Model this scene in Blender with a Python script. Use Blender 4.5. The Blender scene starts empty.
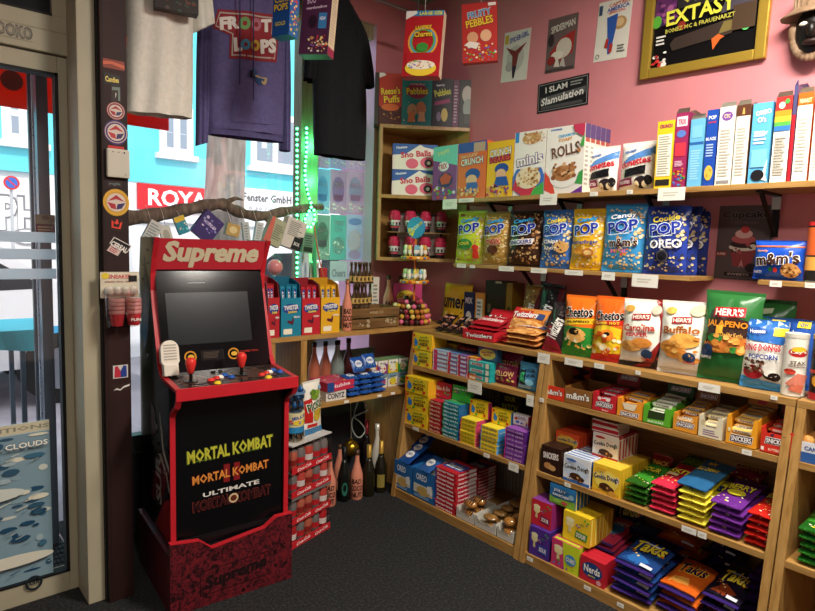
import bpy, bmesh, math, random
from mathutils import Vector, Matrix, noise
from mathutils.geometry import tessellate_polygon
rnd = random.Random(11)
SC = bpy.context.scene
COL = SC.collection
PI = math.pi
def R(d): return math.radians(d)

# ---------------------------------------------------------------- camera (measured from the photo's vanishing points)
F = 601.0; CX, CY = 407.5, 305.5; EYE = Vector((0, 0, 1.45))
_y = Vector((-534, -76, F)).normalized()
_x = Vector((682, -38, F)); _x = (_x - _x.dot(_y) * _y).normalized()
_z = _x.cross(_y)
if _z.y > 0: _z = -_z
def ray(px, py):
    v = Vector((px - CX, py - CY, F)); return Vector((_x.dot(v), _y.dot(v), _z.dot(v)))
def onX(px, py, X): r = ray(px, py); return EYE + r * (X / r.x)
def onY(px, py, Y): r = ray(px, py); return EYE + r * (Y / r.y)
def onZ(px, py, Z): r = ray(px, py); return EYE + r * ((Z - EYE.z) / r.z)
cd = bpy.data.cameras.new('camera'); cam = bpy.data.objects.new('camera', cd); COL.objects.link(cam)
cd.sensor_width = 36; cd.lens = F / 815 * 36; cd.clip_start = .02
right = Vector((_x.x, _y.x, _z.x)); down = Vector((_x.y, _y.y, _z.y)); fwd = Vector((_x.z, _y.z, _z.z))
cam.matrix_world = Matrix(((right.x, -down.x, -fwd.x, 0), (right.y, -down.y, -fwd.y, 0), (right.z, -down.z, -fwd.z, 1.45), (0, 0, 0, 1)))
SC.camera = cam
SC.view_settings.view_transform = 'Standard'; SC.view_settings.look = 'None'; SC.view_settings.gamma = 1
SC.view_settings.exposure = 0

# ---------------------------------------------------------------- materials
def lin(h):
    if isinstance(h, (tuple, list)): return tuple(h) + (1,)
    h = h.lstrip('#'); o = []
    for i in (0, 2, 4):
        c = int(h[i:i + 2], 16) / 255
        o.append(c / 12.92 if c <= .04045 else ((c + .055) / 1.055) ** 2.4)
    return tuple(o) + (1,)
MATS = {}
def M(c, rough=.5, metal=0., coat=0., spec=.3):
    k = (c, rough, metal, coat, spec)
    if k in MATS: return MATS[k]
    m = bpy.data.materials.new('paint_' + str(c).strip('#')); m.use_nodes = True
    b = m.node_tree.nodes['Principled BSDF']
    b.inputs['Base Color'].default_value = lin(c); b.inputs['Roughness'].default_value = rough
    b.inputs['Metallic'].default_value = metal; b.inputs['Coat Weight'].default_value = coat
    b.inputs['Specular IOR Level'].default_value = spec
    MATS[k] = m; return m
def nodes_mat(name, fn):
    if name in MATS: return MATS[name]
    m = bpy.data.materials.new(name); m.use_nodes = True; nt = m.node_tree
    fn(nt, nt.nodes['Principled BSDF'], nt.links); MATS[name] = m; return m
def ramp(nt, fac, stops):
    r = nt.nodes.new('ShaderNodeValToRGB'); e = r.color_ramp.elements
    while len(e) < len(stops): e.new(.5)
    for i, (p, c) in enumerate(stops): e[i].position = p; e[i].color = lin(c)
    nt.links.new(fac, r.inputs[0]); return r
def coords(nt, scale=(1, 1, 1), rot=(0, 0, 0)):
    t = nt.nodes.new('ShaderNodeTexCoord'); mp = nt.nodes.new('ShaderNodeMapping')
    mp.inputs['Scale'].default_value = scale; mp.inputs['Rotation'].default_value = rot
    nt.links.new(t.outputs['Object'], mp.inputs[0]); return mp.outputs[0]
def noise_mat(name, stops, scale=(1, 1, 1), nscale=5., detail=6, rough=.6, bump=0., dist=0., rot=(0, 0, 0), metal=0., coat=0.):
    def fn(nt, b, L):
        v = coords(nt, scale, rot); n = nt.nodes.new('ShaderNodeTexNoise')
        n.inputs['Scale'].default_value = nscale; n.inputs['Detail'].default_value = detail; n.inputs['Distortion'].default_value = dist
        L.new(v, n.inputs['Vector']); r = ramp(nt, n.outputs['Fac'], stops); L.new(r.outputs[0], b.inputs['Base Color'])
        b.inputs['Roughness'].default_value = rough; b.inputs['Metallic'].default_value = metal; b.inputs['Coat Weight'].default_value = coat; b.inputs['Specular IOR Level'].default_value = .3
        if bump:
            bp = nt.nodes.new('ShaderNodeBump'); bp.inputs['Strength'].default_value = bump; bp.inputs['Distance'].default_value = .01
            L.new(n.outputs['Fac'], bp.inputs['Height']); L.new(bp.outputs[0], b.inputs['Normal'])
    return nodes_mat(name, fn)
def emit_mat(name, c, s):
    def fn(nt, b, L):
        b.inputs['Base Color'].default_value = lin(c); b.inputs['Emission Color'].default_value = lin(c); b.inputs['Emission Strength'].default_value = s
    return nodes_mat(name, fn)
def glass_mat(name, c='#ffffff', rough=0., tint=.06):
    def fn(nt, b, L):
        tr = nt.nodes.new('ShaderNodeBsdfTransparent'); tr.inputs[0].default_value = lin(c)
        gl = nt.nodes.new('ShaderNodeBsdfGlossy'); gl.inputs['Roughness'].default_value = max(rough, .03)
        mx = nt.nodes.new('ShaderNodeMixShader'); mx.inputs[0].default_value = tint
        L.new(tr.outputs[0], mx.inputs[1]); L.new(gl.outputs[0], mx.inputs[2])
        L.new(mx.outputs[0], nt.nodes['Material Output'].inputs[0])
    return nodes_mat(name, fn)
def transl_mat(c, k=.85):
    key = ('tl', c, k)
    if key in MATS: return MATS[key]
    m = bpy.data.materials.new('translucent_paper'); m.use_nodes = True; nt = m.node_tree
    d = nt.nodes.new('ShaderNodeBsdfDiffuse'); d.inputs[0].default_value = lin(c)
    t = nt.nodes.new('ShaderNodeBsdfTranslucent'); t.inputs[0].default_value = lin(c)
    mx = nt.nodes.new('ShaderNodeMixShader'); mx.inputs[0].default_value = k
    nt.links.new(d.outputs[0], mx.inputs[1]); nt.links.new(t.outputs[0], mx.inputs[2])
    nt.links.new(mx.outputs[0], nt.nodes['Material Output'].inputs[0]); MATS[key] = m; return m

WOOD = noise_mat('oak_veneer', [(.3, '#94692f'), (.5, '#a87f45'), (.7, '#b68d52')], (1, 1, 1), 6, 6, .45, 0, .6)
def _oak(nt, b, L):
    v = coords(nt, (14, 14, 1.2)); n = nt.nodes.new('ShaderNodeTexNoise'); n.inputs['Scale'].default_value = 5; n.inputs['Detail'].default_value = 7
    L.new(v, n.inputs['Vector']); r = ramp(nt, n.outputs['Fac'], [(.3, '#916830'), (.5, '#a87f45'), (.72, '#b68d52')]); L.new(r.outputs[0], b.inputs['Base Color']); b.inputs['Roughness'].default_value = .42
OAKV = nodes_mat('oak_upright_grain', _oak)
def _oakh(nt, b, L):
    v = coords(nt, (14, 1.2, 14)); n = nt.nodes.new('ShaderNodeTexNoise'); n.inputs['Scale'].default_value = 5; n.inputs['Detail'].default_value = 7
    L.new(v, n.inputs['Vector']); r = ramp(nt, n.outputs['Fac'], [(.3, '#916830'), (.5, '#a87f45'), (.72, '#b68d52')]); L.new(r.outputs[0], b.inputs['Base Color']); b.inputs['Roughness'].default_value = .42
OAKH = nodes_mat('oak_shelf_grain', _oakh)
PINK = noise_mat('pink_wall_paint', [(.35, '#c97d83'), (.65, '#d0858a')], (1, 1, 1), 3, 4, .7, .02)
CARPET = noise_mat('dark_carpet', [(.3, '#121213'), (.52, '#222223'), (.75, '#3a3a3a')], (1, 1, 1), 90, 5, .95, .5)
GLASS = glass_mat('clear_glass')
BLACK = M('#0b0b0d', .45); DARK = M('#1b1a1c', .5)

# ---------------------------------------------------------------- mesh builder
TXT = {}
def text_geo(s, bold=0.):
    k = (s, bold)
    if k in TXT: return TXT[k]
    c = bpy.data.curves.new('lettering', 'FONT'); c.body = s; c.resolution_u = 1 if len(s) > 9 else 2; c.offset = bold; c.align_x = 'CENTER'
    o = bpy.data.objects.new('lettering', c)
    me = o.to_mesh()
    vs = [(v.co.x, v.co.y) for v in me.vertices]; fs = [tuple(p.vertices) for p in me.polygons]
    o.to_mesh_clear(); bpy.data.objects.remove(o); bpy.data.curves.remove(c)
    if not vs: vs = [(0, 0), (1, 0), (1, 1)]; fs = [(0, 1, 2)]
    x0 = min(v[0] for v in vs); x1 = max(v[0] for v in vs); y0 = min(v[1] for v in vs); y1 = max(v[1] for v in vs)
    vs = [((x - (x0 + x1) / 2) / (x1 - x0), (y - (y0 + y1) / 2) / max(y1 - y0, 1e-6)) for x, y in vs]
    TXT[k] = (vs, fs); return TXT[k]

def gen(design, w, h):
    """expand a printed design (fractions of the face) into 2-D polygons in metres: (verts, faces, colour, layer)"""
    out = []; lay = 1
    for d in design:
        t = d[0]
        if t == 'r':      # rectangle x0 y0 x1 y1 colour
            x0, y0, x1, y1 = d[1] * w, d[2] * h, d[3] * w, d[4] * h
            out.append(([(x0, y0), (x1, y0), (x1, y1), (x0, y1)], [(0, 1, 2, 3)], d[5], lay))
        elif t == 'e':    # ellipse cx cy rx ry colour
            n = 18; vs = [(d[1] * w, d[2] * h)] + [(d[1] * w + d[3] * w * math.cos(2 * PI * i / n), d[2] * h + d[4] * h * math.sin(2 * PI * i / n)) for i in range(n)]
            out.append((vs, [(0, 1 + i, 1 + (i + 1) % n) for i in range(n)], d[5], lay))
        elif t == 'o':    # ring cx cy r(width fraction) r2 colour
            n = 20; vs = []
            for i in range(n):
                a = 2 * PI * i / n
                vs += [(d[1] * w + d[3] * w * math.cos(a), d[2] * h + d[3] * w * math.sin(a)), (d[1] * w + d[4] * w * math.cos(a), d[2] * h + d[4] * w * math.sin(a))]
            out.append((vs, [(2 * i, (2 * i + 2) % (2 * n), (2 * i + 3) % (2 * n), 2 * i + 1) for i in range(n)], d[5], lay))
        elif t == 'p':    # polygon
            vs = [(x * w, y * h) for x, y in d[1]]; out.append((vs, [tuple(range(len(vs)))], d[2], lay))
        elif t == 't':    # text string cx cy width height colour rot outline shear
            s, cx, cy, tw, th, c = d[1:7]; rot = R(d[7]) if len(d) > 7 else 0; ol = d[8] if len(d) > 8 else None; sh = d[9] if len(d) > 9 else .0
            def tr(vs, g=0):
                o = []
                for x, y in vs:
                    X = x * (tw * w + g) + y * (th * h) * sh; Y = y * (th * h + g)
                    o.append((cx * w + X * math.cos(rot) - Y * math.sin(rot), cy * h + X * math.sin(rot) + Y * math.cos(rot)))
                return o
            bo = d[10] if len(d) > 10 else 0
            if ol:
                vs, fs = text_geo(s, .06); out.append((tr(vs, .14 * th * h), fs, ol, lay)); lay += 1
            vs, fs = text_geo(s, .028); P = tr(vs)
            if bo:
                bo *= th * h
                for k, (ex, ey) in enumerate(((1, 0), (-1, 0), (0, .7), (0, -.7), (.7, .5), (-.7, .5), (.7, -.5), (-.7, -.5))): out.append(([(x + ex * bo, y + ey * bo) for x, y in P], fs, c, lay + .06 * k))
            out.append((P, fs, c, lay + .5))
        elif t == 's':    # scattered blobs: seed n x0 y0 x1 y1 size colours
            r = random.Random(d[1])
            for i in range(d[2]):
                cx = (d[3] + (d[5] - d[3]) * r.random()) * w; cy = (d[4] + (d[6] - d[4]) * r.random()) * h
                s = d[7] * w * (.6 + .7 * r.random()); n = 6; a0 = r.random() * 6; q = .55 + .45 * r.random()
                vs = [(cx + s * math.cos(a0 + 2 * PI * k / n) * (.8 + .3 * r.random()), cy + q * s * math.sin(a0 + 2 * PI * k / n)) for k in range(n)]
                out.append((vs, [tuple(range(n))], d[8][i % len(d[8])], lay + (i % 3) * .4))
            lay += 1
        elif t == 'l':    # lines of fine print: x0 y0 x1 y1 n colour
            r = random.Random(int(d[1] * 97 + d[5]))
            for i in range(d[5]):
                y = (d[2] + (d[4] - d[2]) * (i + .5) / d[5]) * h; hh = (d[4] - d[2]) / d[5] * .25 * h; x1 = (d[1] + (d[3] - d[1]) * (.7 + .3 * r.random())) * w
                out.append(([(d[1] * w, y - hh), (x1, y - hh), (x1, y + hh), (d[1] * w, y + hh)], [(0, 1, 2, 3)], d[6], lay))
        lay += 1
    return out

class B:
    def __init__(s): s.v = []; s.f = []; s.mi = []; s.m = []; s.sm = []
    def mat(s, m):
        if isinstance(m, str): m = M(m)
        if m not in s.m: s.m.append(m)
        return s.m.index(m)
    def add(s, vs, fs, m, T=None, smooth=False):
        k = len(s.v); i = s.mat(m)
        s.v += [(T @ Vector(v)) if T else Vector(v) for v in vs]
        for f in fs: s.f.append(tuple(k + j for j in f)); s.mi.append(i); s.sm.append(smooth)
    def box(s, x0, y0, z0, x1, y1, z1, m, T=None, bev=0.):
        if bev:
            bm = bmesh.new(); bmesh.ops.create_cube(bm, size=1)
            for v in bm.verts: v.co = ((x0 + x1) / 2 + v.co.x * (x1 - x0), (y0 + y1) / 2 + v.co.y * (y1 - y0), (z0 + z1) / 2 + v.co.z * (z1 - z0))
            bmesh.ops.bevel(bm, geom=bm.edges[:], offset=bev, segments=2, affect='EDGES', profile=.7)
            bm.verts.index_update()
            s.add([v.co.copy() for v in bm.verts], [[v.index for v in f.verts] for f in bm.faces], m, T); bm.free(); return
        vs = [(x0, y0, z0), (x1, y0, z0), (x1, y1, z0), (x0, y1, z0), (x0, y0, z1), (x1, y0, z1), (x1, y1, z1), (x0, y1, z1)]
        fs = [(0, 1, 5, 4), (1, 2, 6, 5), (2, 3, 7, 6), (3, 0, 4, 7), (4, 5, 6, 7), (3, 2, 1, 0)]
        if isinstance(m, dict):
            for f, k in zip(fs, ('front', 'right', 'back', 'left', 'top', 'bottom')): s.add([vs[i] for i in f], [(0, 1, 2, 3)], m.get(k, m['all']), T)
        else: s.add(vs, fs, m, T)
    def lathe(s, prof, m, seg=18, T=None, smooth=True):
        vs = []; fs = []
        for r, z in prof:
            for i in range(seg): a = 2 * PI * i / seg; vs.append((r * math.cos(a), r * math.sin(a), z))
        for j in range(len(prof) - 1):
            for i in range(seg): i2 = (i + 1) % seg; fs.append((j * seg + i, j * seg + i2, (j + 1) * seg + i2, (j + 1) * seg + i))
        s.add(vs, fs, m, T, smooth)
        if prof[0][0] > 1e-4: s.add(vs[:seg], [tuple(range(seg))[::-1]], m, T)
        if prof[-1][0] > 1e-4: s.add(vs[-seg:], [tuple(range(seg))], m, T)
    def cyl(s, r, z0, z1, m, T=None, seg=16): s.lathe([(r, z0), (r, z1)], m, seg, T)
    def ball(s, r, m, T=None, seg=12, sz=1.): s.lathe([(max(1e-5, r * math.sin(PI * i / 8)), -r * sz * math.cos(PI * i / 8)) for i in range(9)], m, seg, T)
    def tube(s, pts, r, m, seg=8, T=None):
        pts = [Vector(p) for p in pts]; vs = []; fs = []; n = len(pts); up = Vector((.13, .21, 1)).normalized()
        for i, p in enumerate(pts):
            t = (pts[min(i + 1, n - 1)] - pts[max(i - 1, 0)]).normalized()
            a = t.cross(up)
            if a.length < .05: a = t.cross(Vector((1, 0, 0)))
            a.normalize(); b = t.cross(a); rr = r[i] if isinstance(r, (list, tuple)) else r
            for k in range(seg): an = 2 * PI * k / seg; vs.append(p + a * rr * math.cos(an) + b * rr * math.sin(an))
        for i in range(n - 1):
            for k in range(seg): k2 = (k + 1) % seg; fs.append((i * seg + k, i * seg + k2, (i + 1) * seg + k2, (i + 1) * seg + k))
        s.add(vs, fs, m, T, True); s.add(vs[:seg], [tuple(range(seg))[::-1]], m, T); s.add(vs[-seg:], [tuple(range(seg))], m, T)
    def prism(s, poly, y0, y1, m, T=None, axes='xz'):
        """polygon in the x-z plane (or 'yz' / 'xy') swept along the third axis"""
        n = len(poly)
        def P(a, b, c): return (a, c, b) if axes == 'xz' else ((c, a, b) if axes == 'yz' else (a, b, c))
        vs = [P(a, b, y0) for a, b in poly] + [P(a, b, y1) for a, b in poly]
        s.add(vs, [tuple(range(n))[::-1], tuple(range(n, 2 * n))] + [(i, (i + 1) % n, n + (i + 1) % n, n + i) for i in range(n)], m, T)
    def decal(s, design, w, h, o, ux, uz, eps=.0004, rough=.45, T=None):
        o, ux, uz = Vector(o), Vector(ux).normalized(), Vector(uz).normalized(); n = ux.cross(uz)
        for vs, fs, c, lay in gen(design, w, h):
            s.add([o + ux * x + uz * y + n * eps * lay for x, y in vs], fs, M(c, rough) if isinstance(c, str) else c, T)
    def decal_map(s, design, w, h, fn, rough=.3, maxe=.16):
        for vs, fs, c, lay in gen(design, w, h):
            tris = []
            for f in fs:
                if len(f) > 4:
                    for q in tessellate_polygon([[Vector((*vs[i], 0)) for i in f]]):
                        a_, b_, c_ = (vs[f[i]] for i in q)
                        if (b_[0] - a_[0]) * (c_[1] - a_[1]) - (b_[1] - a_[1]) * (c_[0] - a_[0]) < 0: b_, c_ = c_, b_
                        tris.append((a_, b_, c_))
                else:
                    for i in range(1, len(f) - 1): tris.append((vs[f[0]], vs[f[i]], vs[f[i + 1]]))
            lim = maxe * w; P = []; Fc = []; k = 0
            while tris:
                a, b, c2 = tris.pop()
                e = [(math.dist(a, b), 0), (math.dist(b, c2), 1), (math.dist(c2, a), 2)]; L, q = max(e)
                if L > lim and len(P) < 4000:
                    if q == 0: m_ = ((a[0] + b[0]) / 2, (a[1] + b[1]) / 2); tris += [(a, m_, c2), (m_, b, c2)]
                    elif q == 1: m_ = ((b[0] + c2[0]) / 2, (b[1] + c2[1]) / 2); tris += [(a, b, m_), (a, m_, c2)]
                    else: m_ = ((a[0] + c2[0]) / 2, (a[1] + c2[1]) / 2); tris += [(a, b, m_), (m_, b, c2)]
                else:
                    P += [fn(*a, lay), fn(*b, lay), fn(*c2, lay)]; Fc.append((k, k + 1, k + 2)); k += 3
            s.add(P, Fc, M(c, rough) if isinstance(c, str) else c)
    def mesh(s, name):
        me = bpy.data.meshes.new(name); me.from_pydata([tuple(v) for v in s.v], [], s.f)
        for m in s.m: me.materials.append(m)
        me.polygons.foreach_set('material_index', s.mi); me.polygons.foreach_set('use_smooth', s.sm)
        me.update(); return me
    def build(s, name, parent=None, loc=None, rot=None):
        return new(name, s.mesh(name), parent, loc, rot)

def new(name, me, parent=None, loc=None, rot=None):
    o = bpy.data.objects.new(name, me); COL.objects.link(o)
    if parent: o.parent = parent
    if loc is not None: o.location = loc
    if rot is not None: o.rotation_euler = rot
    return o
def tag(o, label, cat, group=None, kind=None):
    o['label'] = label; o['category'] = cat
    if group: o['group'] = group
    if kind: o['kind'] = kind
    return o
def thing(name, label, cat, loc=(0, 0, 0), rot=(0, 0, 0), group=None):
    return tag(new(name, None, None, loc, rot), label, cat, group)
def struct(b, name, parent=None, loc=None, rot=None):
    o = b.build(name, parent, loc, rot); o['kind'] = 'structure'; return o
def dup(o, loc=None, rot=None, label=None, group=None, parent=None):
    c = o.copy(); COL.objects.link(c)
    if parent: c.parent = parent
    if loc is not None: c.location = loc
    if rot is not None: c.rotation_euler = rot
    if label: c['label'] = label
    if group: c['group'] = group
    for ch in list(o.children): dup(ch, parent=c)
    return c
def TR(x=0, y=0, z=0, rx=0, ry=0, rz=0, s=(1, 1, 1)):
    return Matrix.Translation((x, y, z)) @ Matrix.Rotation(rz, 4, 'Z') @ Matrix.Rotation(ry, 4, 'Y') @ Matrix.Rotation(rx, 4, 'X') @ Matrix.Diagonal((*s, 1))
ORD = ['topmost', 'second from the top', 'third from the top', 'fourth from the top', 'fifth from the top', 'sixth from the top', 'seventh from the top', 'eighth from the top', 'ninth from the top', 'tenth from the top', 'eleventh from the top', 'twelfth from the top']
NTH = ['first', 'second', 'third', 'fourth', 'fifth', 'sixth', 'seventh', 'eighth', 'ninth', 'tenth']
# ================================================================ THE ROOM
XW, YW, CEIL = 2.72, 3.0, 3.0          # right wall, window wall, ceiling height
XL, YB = -1.6, -2.6                    # left and back walls (behind the camera)
XR = 2.343                             # window opening's right edge
YG = 3.09                              # glass plane
b = B(); b.box(XL, YB, -.1, XW + .1, 3.35, 0, CARPET); struct(b, 'floor')
b = B(); b.box(XL, YB, CEIL, XW + .1, 3.35, CEIL + .1, M('#8d8580', .9)); struct(b, 'ceiling')
b = B(); b.box(XW, YB, 0, XW + .1, YW + .35, CEIL, PINK); struct(b, 'wall_right')
WHITEW = M('#b9aaa6', .9)
b = B(); b.box(XL - .1, YB, 0, XL, 3.35, CEIL, WHITEW); struct(b, 'wall_left')
b = B(); b.box(XL, YB - .1, 0, XW + .1, YB, CEIL, WHITEW); struct(b, 'wall_back')
LAV = noise_mat('lavender_reveal_paint', [(.35, '#f0aad2'), (.65, '#f4b4da')], (1, 1, 1), 3, 4, .7)
b = B()
b.box(XR, YW, 0, XW, YW + .35, CEIL, {'all': PINK, 'left': LAV})          # strip right of the window, with its lavender reveal
b.box(.74, YW, 0, XR, YG + .06, .40, M('#2b2a2e', .7))                     # dark parapet below the window
b.box(.74, YW, 2.78, XR, YG + .06, CEIL, PINK)
struct(b, 'wall_window')
b = B(); b.box(XL, 2.62, 2.62, .64, 2.76, CEIL, M('#3a3434', .7)); struct(b, 'wall_door')
# window frame and glass
WIN = noise_mat('weathered_frame_wood', [(.3, '#8d8468'), (.6, '#a89c7c')], (9, 9, 1), 6, 5, .5)
b = B(); b.box(.74, YG + .01, .40, XR, YG + .02, 2.78, GLASS)
w1 = struct(b, 'window_1')
b = B()
b.box(1.825, 3.0, .40, 1.94, 3.085, 2.78, WIN); b.box(.74, 3.03, .40, XR, 3.085, .48, M('#3d4a46', .5)); b.box(.74, 3.03, 2.70, XR, 3.085, 2.78, WIN)
b.box(.74, 3.03, .4, .80, 3.085, 2.78, WIN); struct(b, 'window_frame', w1)

# glass entrance door with putty-coloured aluminium frame
ALU = noise_mat('putty_door_paint', [(.3, '#a39d86'), (.7, '#b0a98f')], (1, 1, 1), 4, 5, .45)
GASK = M('#121214', .6)
d1 = new('door_1', None, loc=(0, 0, 0)); d1['kind'] = 'structure'
dy = 2.68
x1 = .622; xg_ = .545
z_a = onY(30, 69, 2.65).z; z_b = onY(30, 50, 2.65).z; z_c = onY(30, 28, 2.65).z; z_d = onY(30, 11, 2.65).z
def frame_bar(b, x0, z0, x1, z1, y0=dy - .03, y1=dy + .03): b.box(x0, y0, z0, x1, y1, z1, ALU, bev=.004)
b = B()
frame_bar(b, xg_, 0, x1, z_b - .004); frame_bar(b, -.75, 0, xg_, .085); frame_bar(b, -.75, z_a, xg_, z_b - .004); frame_bar(b, -.83, 0, -.75, z_b - .004)
struct(b, 'door_frame', d1)
b = B()
b.box(-.745, dy - .012, .083, -.738, dy + .012, z_a, GASK); b.box(xg_ - .010, dy - .034, .083, xg_ + .002, dy + .012, z_a + .003, GASK); b.box(-.745, dy - .034, z_a - .009, xg_, dy + .012, z_a + .002, GASK); b.box(-.745, dy - .034, .083, xg_, dy + .012, .09, GASK)
struct(b, 'door_gasket', d1)
b = B(); b.box(-.74, dy - .003, .088, xg_ - .008, dy + .003, z_a - .006, GLASS); struct(b, 'door_glass', d1)
b = B()
b.box(.576, 2.49, 0, .637, 2.645, 2.9, ALU, bev=.004); b.box(-.83, 2.63, z_b, .642, 2.73, z_c, ALU, bev=.004); b.box(-.83, 2.635, z_c + .001, .578, 2.72, z_d, ALU, bev=.004); b.box(-.83, 2.66, z_d, .53, 2.665, 2.62, M('#23262a', .15)); b.box(.53, 2.635, z_d, .642, 2.73, 2.9, ALU, bev=.003); b.box(-.83, 2.634, z_d - .004, .53, 2.637, z_d + .004, GASK)
b.box(.6375, 2.47, 0, .6428, 2.62, 2.9, GASK)
struct(b, 'trim_1')
FROST = transl_mat('#f4f6fa', .8)
for i, z in enumerate((1.44, 1.375, 1.30)):
    b = B(); b.box(-.73, dy - .006, z - .02, .53, dy - .0035, z + .02, FROST); struct(b, 'frosted_stripe', d1)
# dark steel post between door and window
POST = noise_mat('dark_maroon_steel', [(.3, '#1f0f0d'), (.55, '#2c1512'), (.75, '#3a1f1a')], (1, 1, .3), 5, 6, .6)
b = B(); b.box(.643, 2.45, 0, .735, 2.60, 2.95, POST, bev=.004); b.box(.650, 2.4495, 0, .654, 2.4505, 2.95, M('#1c0e0c', .6)); post = struct(b, 'trim_2')
b = B(); b.box(.64, 2.60, 0, .75, 3.15, CEIL, M('#4a3936', .7)); struct(b, 'wall_pier')

# ================================================================ LIGHT
def area(name, loc, rot, sx, sy, e, c=(1, .93, .83)):
    l = bpy.data.lights.new(name, 'AREA'); l.shape = 'RECTANGLE'; l.size = sx; l.size_y = sy; l.energy = e; l.color = c
    o = bpy.data.objects.new(name, l); COL.objects.link(o); o.location = loc; o.rotation_euler = rot; return o
def lamp(label, x, y, e):
    t = thing('ceiling_lamp', label, 'lamp', (x, y, CEIL))
    b = B(); b.box(-.16, -.62, -.06, .16, .62, 0, M('#d8d8d4', .5), bev=.006); b.build('housing', t)
    b = B(); b.box(-.145, -.6, -.066, .145, .6, -.0605, emit_mat('lamp_diffuser', '#fff1dc', 2.5)); b.build('diffuser', t)
    area('lamp_light', (x, y, CEIL - .075), (0, 0, 0), .28, 1.18, e)
lamp('long white ceiling lamp nearest the pink wall', 1.75, .15, 110)
lamp('long white ceiling lamp over the shop floor behind', .25, -.5, 44)
sun = bpy.data.lights.new('sun', 'SUN'); sun.energy = 2.4; sun.angle = R(1); sun.color = (1, .95, .87)
so = bpy.data.objects.new('sun', sun); COL.objects.link(so); so.rotation_euler = (R(48), 0, R(-12))
w = bpy.data.worlds.new('world'); SC.world = w; w.use_nodes = True
bg = w.node_tree.nodes['Background']; bg.inputs[0].default_value = (.93, .96, 1, 1); bg.inputs[1].default_value = 2.0
# ================================================================ OUTDOORS
YF = 12.0
TURQ = noise_mat('turquoise_render', [(.3, '#5cc9d8'), (.7, '#6fd6e2')], (1, 1, 1), .8, 4, .8)
b = B(); b.box(-14, 3.2, -.2, 16, 14, -.1, noise_mat('pavement', [(.3, '#8f8a93'), (.7, '#aaa5ae')], (1, 1, 1), 2, 6, .9)); struct(b, 'ground_street')
t = thing('street_building', 'turquoise house across the street with white ground floor', 'building', (0, YF, -.1))
def fz(px, py): p = onY(px, py, YF); return p.x, p.z + .1
zt = fz(160, 184)[1]; zb = fz(160, 222)[1]
b = B(); b.box(-14, 0, zt, 16, .5, 9, TURQ); b.build('upper_wall', t)
b = B(); b.box(-14, .1, 0, 16, .5, zt, noise_mat('white_ground_floor', [(.3, '#cfcfcf'), (.7, '#e2e2e2')], (1, 1, 1), 1, 4, .8)); b.box(2.2, .02, zb, 16, .1, zt, '#e6e6e6'); b.build('lower_wall', t)
def facade_window(x0, z0, x1, z1):
    f = B(); f.box(x0, -.06, z0, x1, 0, z1, '#eeeeee'); f.box(x0 - .08, -.14, z0 - .1, x1 + .08, 0, z0, '#f0f0f0')
    fo = f.build('window', t); mx = (x0 + x1) / 2; g = .13
    p = B()
    for a, c in ((x0 + g, mx - g / 2), (mx + g / 2, x1 - g)): p.box(a, -.07, z0 + g, c, -.05, z1 - g, M('#8c98a6', .1)); p.box(a + .1, -.074, z0 + .4, c - .15, -.069, z1 - .5, '#c9d0d8')
    p.build('pane', fo)
for a, c in (((159, 153), (192, 110)), ((250, 166), (297, 118)), ((2, 140), (42, 84)), ((-60, 132), (-30, 80))):
    p, q = fz(*a), fz(*c); facade_window(p[0], p[1], q[0], q[1])
p, q = fz(137, 209), fz(205, 189); q = (q[0] + .25, q[1])
b = B(); b.box(p[0], -.05, p[1], q[0], .0, q[1], M('#c8202a', .5)); b.decal([('t', 'ROYAL', .55, .5, .86, .66, '#ffffff')], q[0] - p[0], q[1] - p[1], (p[0], -.0505, p[1]), (1, 0, 0), (0, 0, 1), .003); b.build('red_sign', t)
p, q = fz(240, 211), fz(312, 194)
b = B(); b.box(p[0], -.02, p[1], q[0], 0, q[1], '#ececec'); b.decal([('t', 'Fenster GmbH', .36, .62, .66, .36, '#55555c'), ('t', '0 30 / 66 7 77', .4, .15, .6, .16, '#a9a9b0')], q[0] - p[0], q[1] - p[1], (p[0], -.0205, p[1]), (1, 0, 0), (0, 0, 1), .003); b.build('white_sign', t)
# graffiti on the white wall, seen through the door
p, q = fz(-25, 236), fz(46, 196)
b = B(); b.decal([('t', 'OPH', .42, .55, 1.0, .8, '#f2f2f2', 0, '#77797e'), ('e', .15, .08, .2, .2, '#8a8c90'), ('e', .15, .08, .17, .16, '#f2f2f2'), ('e', .72, .02, .22, .2, '#8a8c90'), ('e', .72, .02, .19, .16, '#f2f2f2')], q[0] - p[0], q[1] - p[1], (p[0], .095, p[1]), (1, 0, 0), (0, 0, 1), .004); b.build('graffiti', t)
# no-parking sign
c = onY(11, 183, YF - 3); t2 = thing('no_parking_sign', 'round red and blue no-parking sign out in the street', 'sign', (c.x, c.y, -.1))
b = B(); b.cyl(.018, 0, c.z + .1, M('#b4b6ba', .4)); b.build('pole', t2)
b = B(); T = TR(0, -.04, c.z + .1, rx=R(90))
b.cyl(.085, -.01, .01, '#c9242c', T, 28); b.cyl(.064, .005, .013, '#2a62b8', T, 28); b.box(-.064, -.008, .012, .064, .008, .0145, '#c9242c', T @ TR(rz=R(-45))); b.build('disc', t2)
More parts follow.
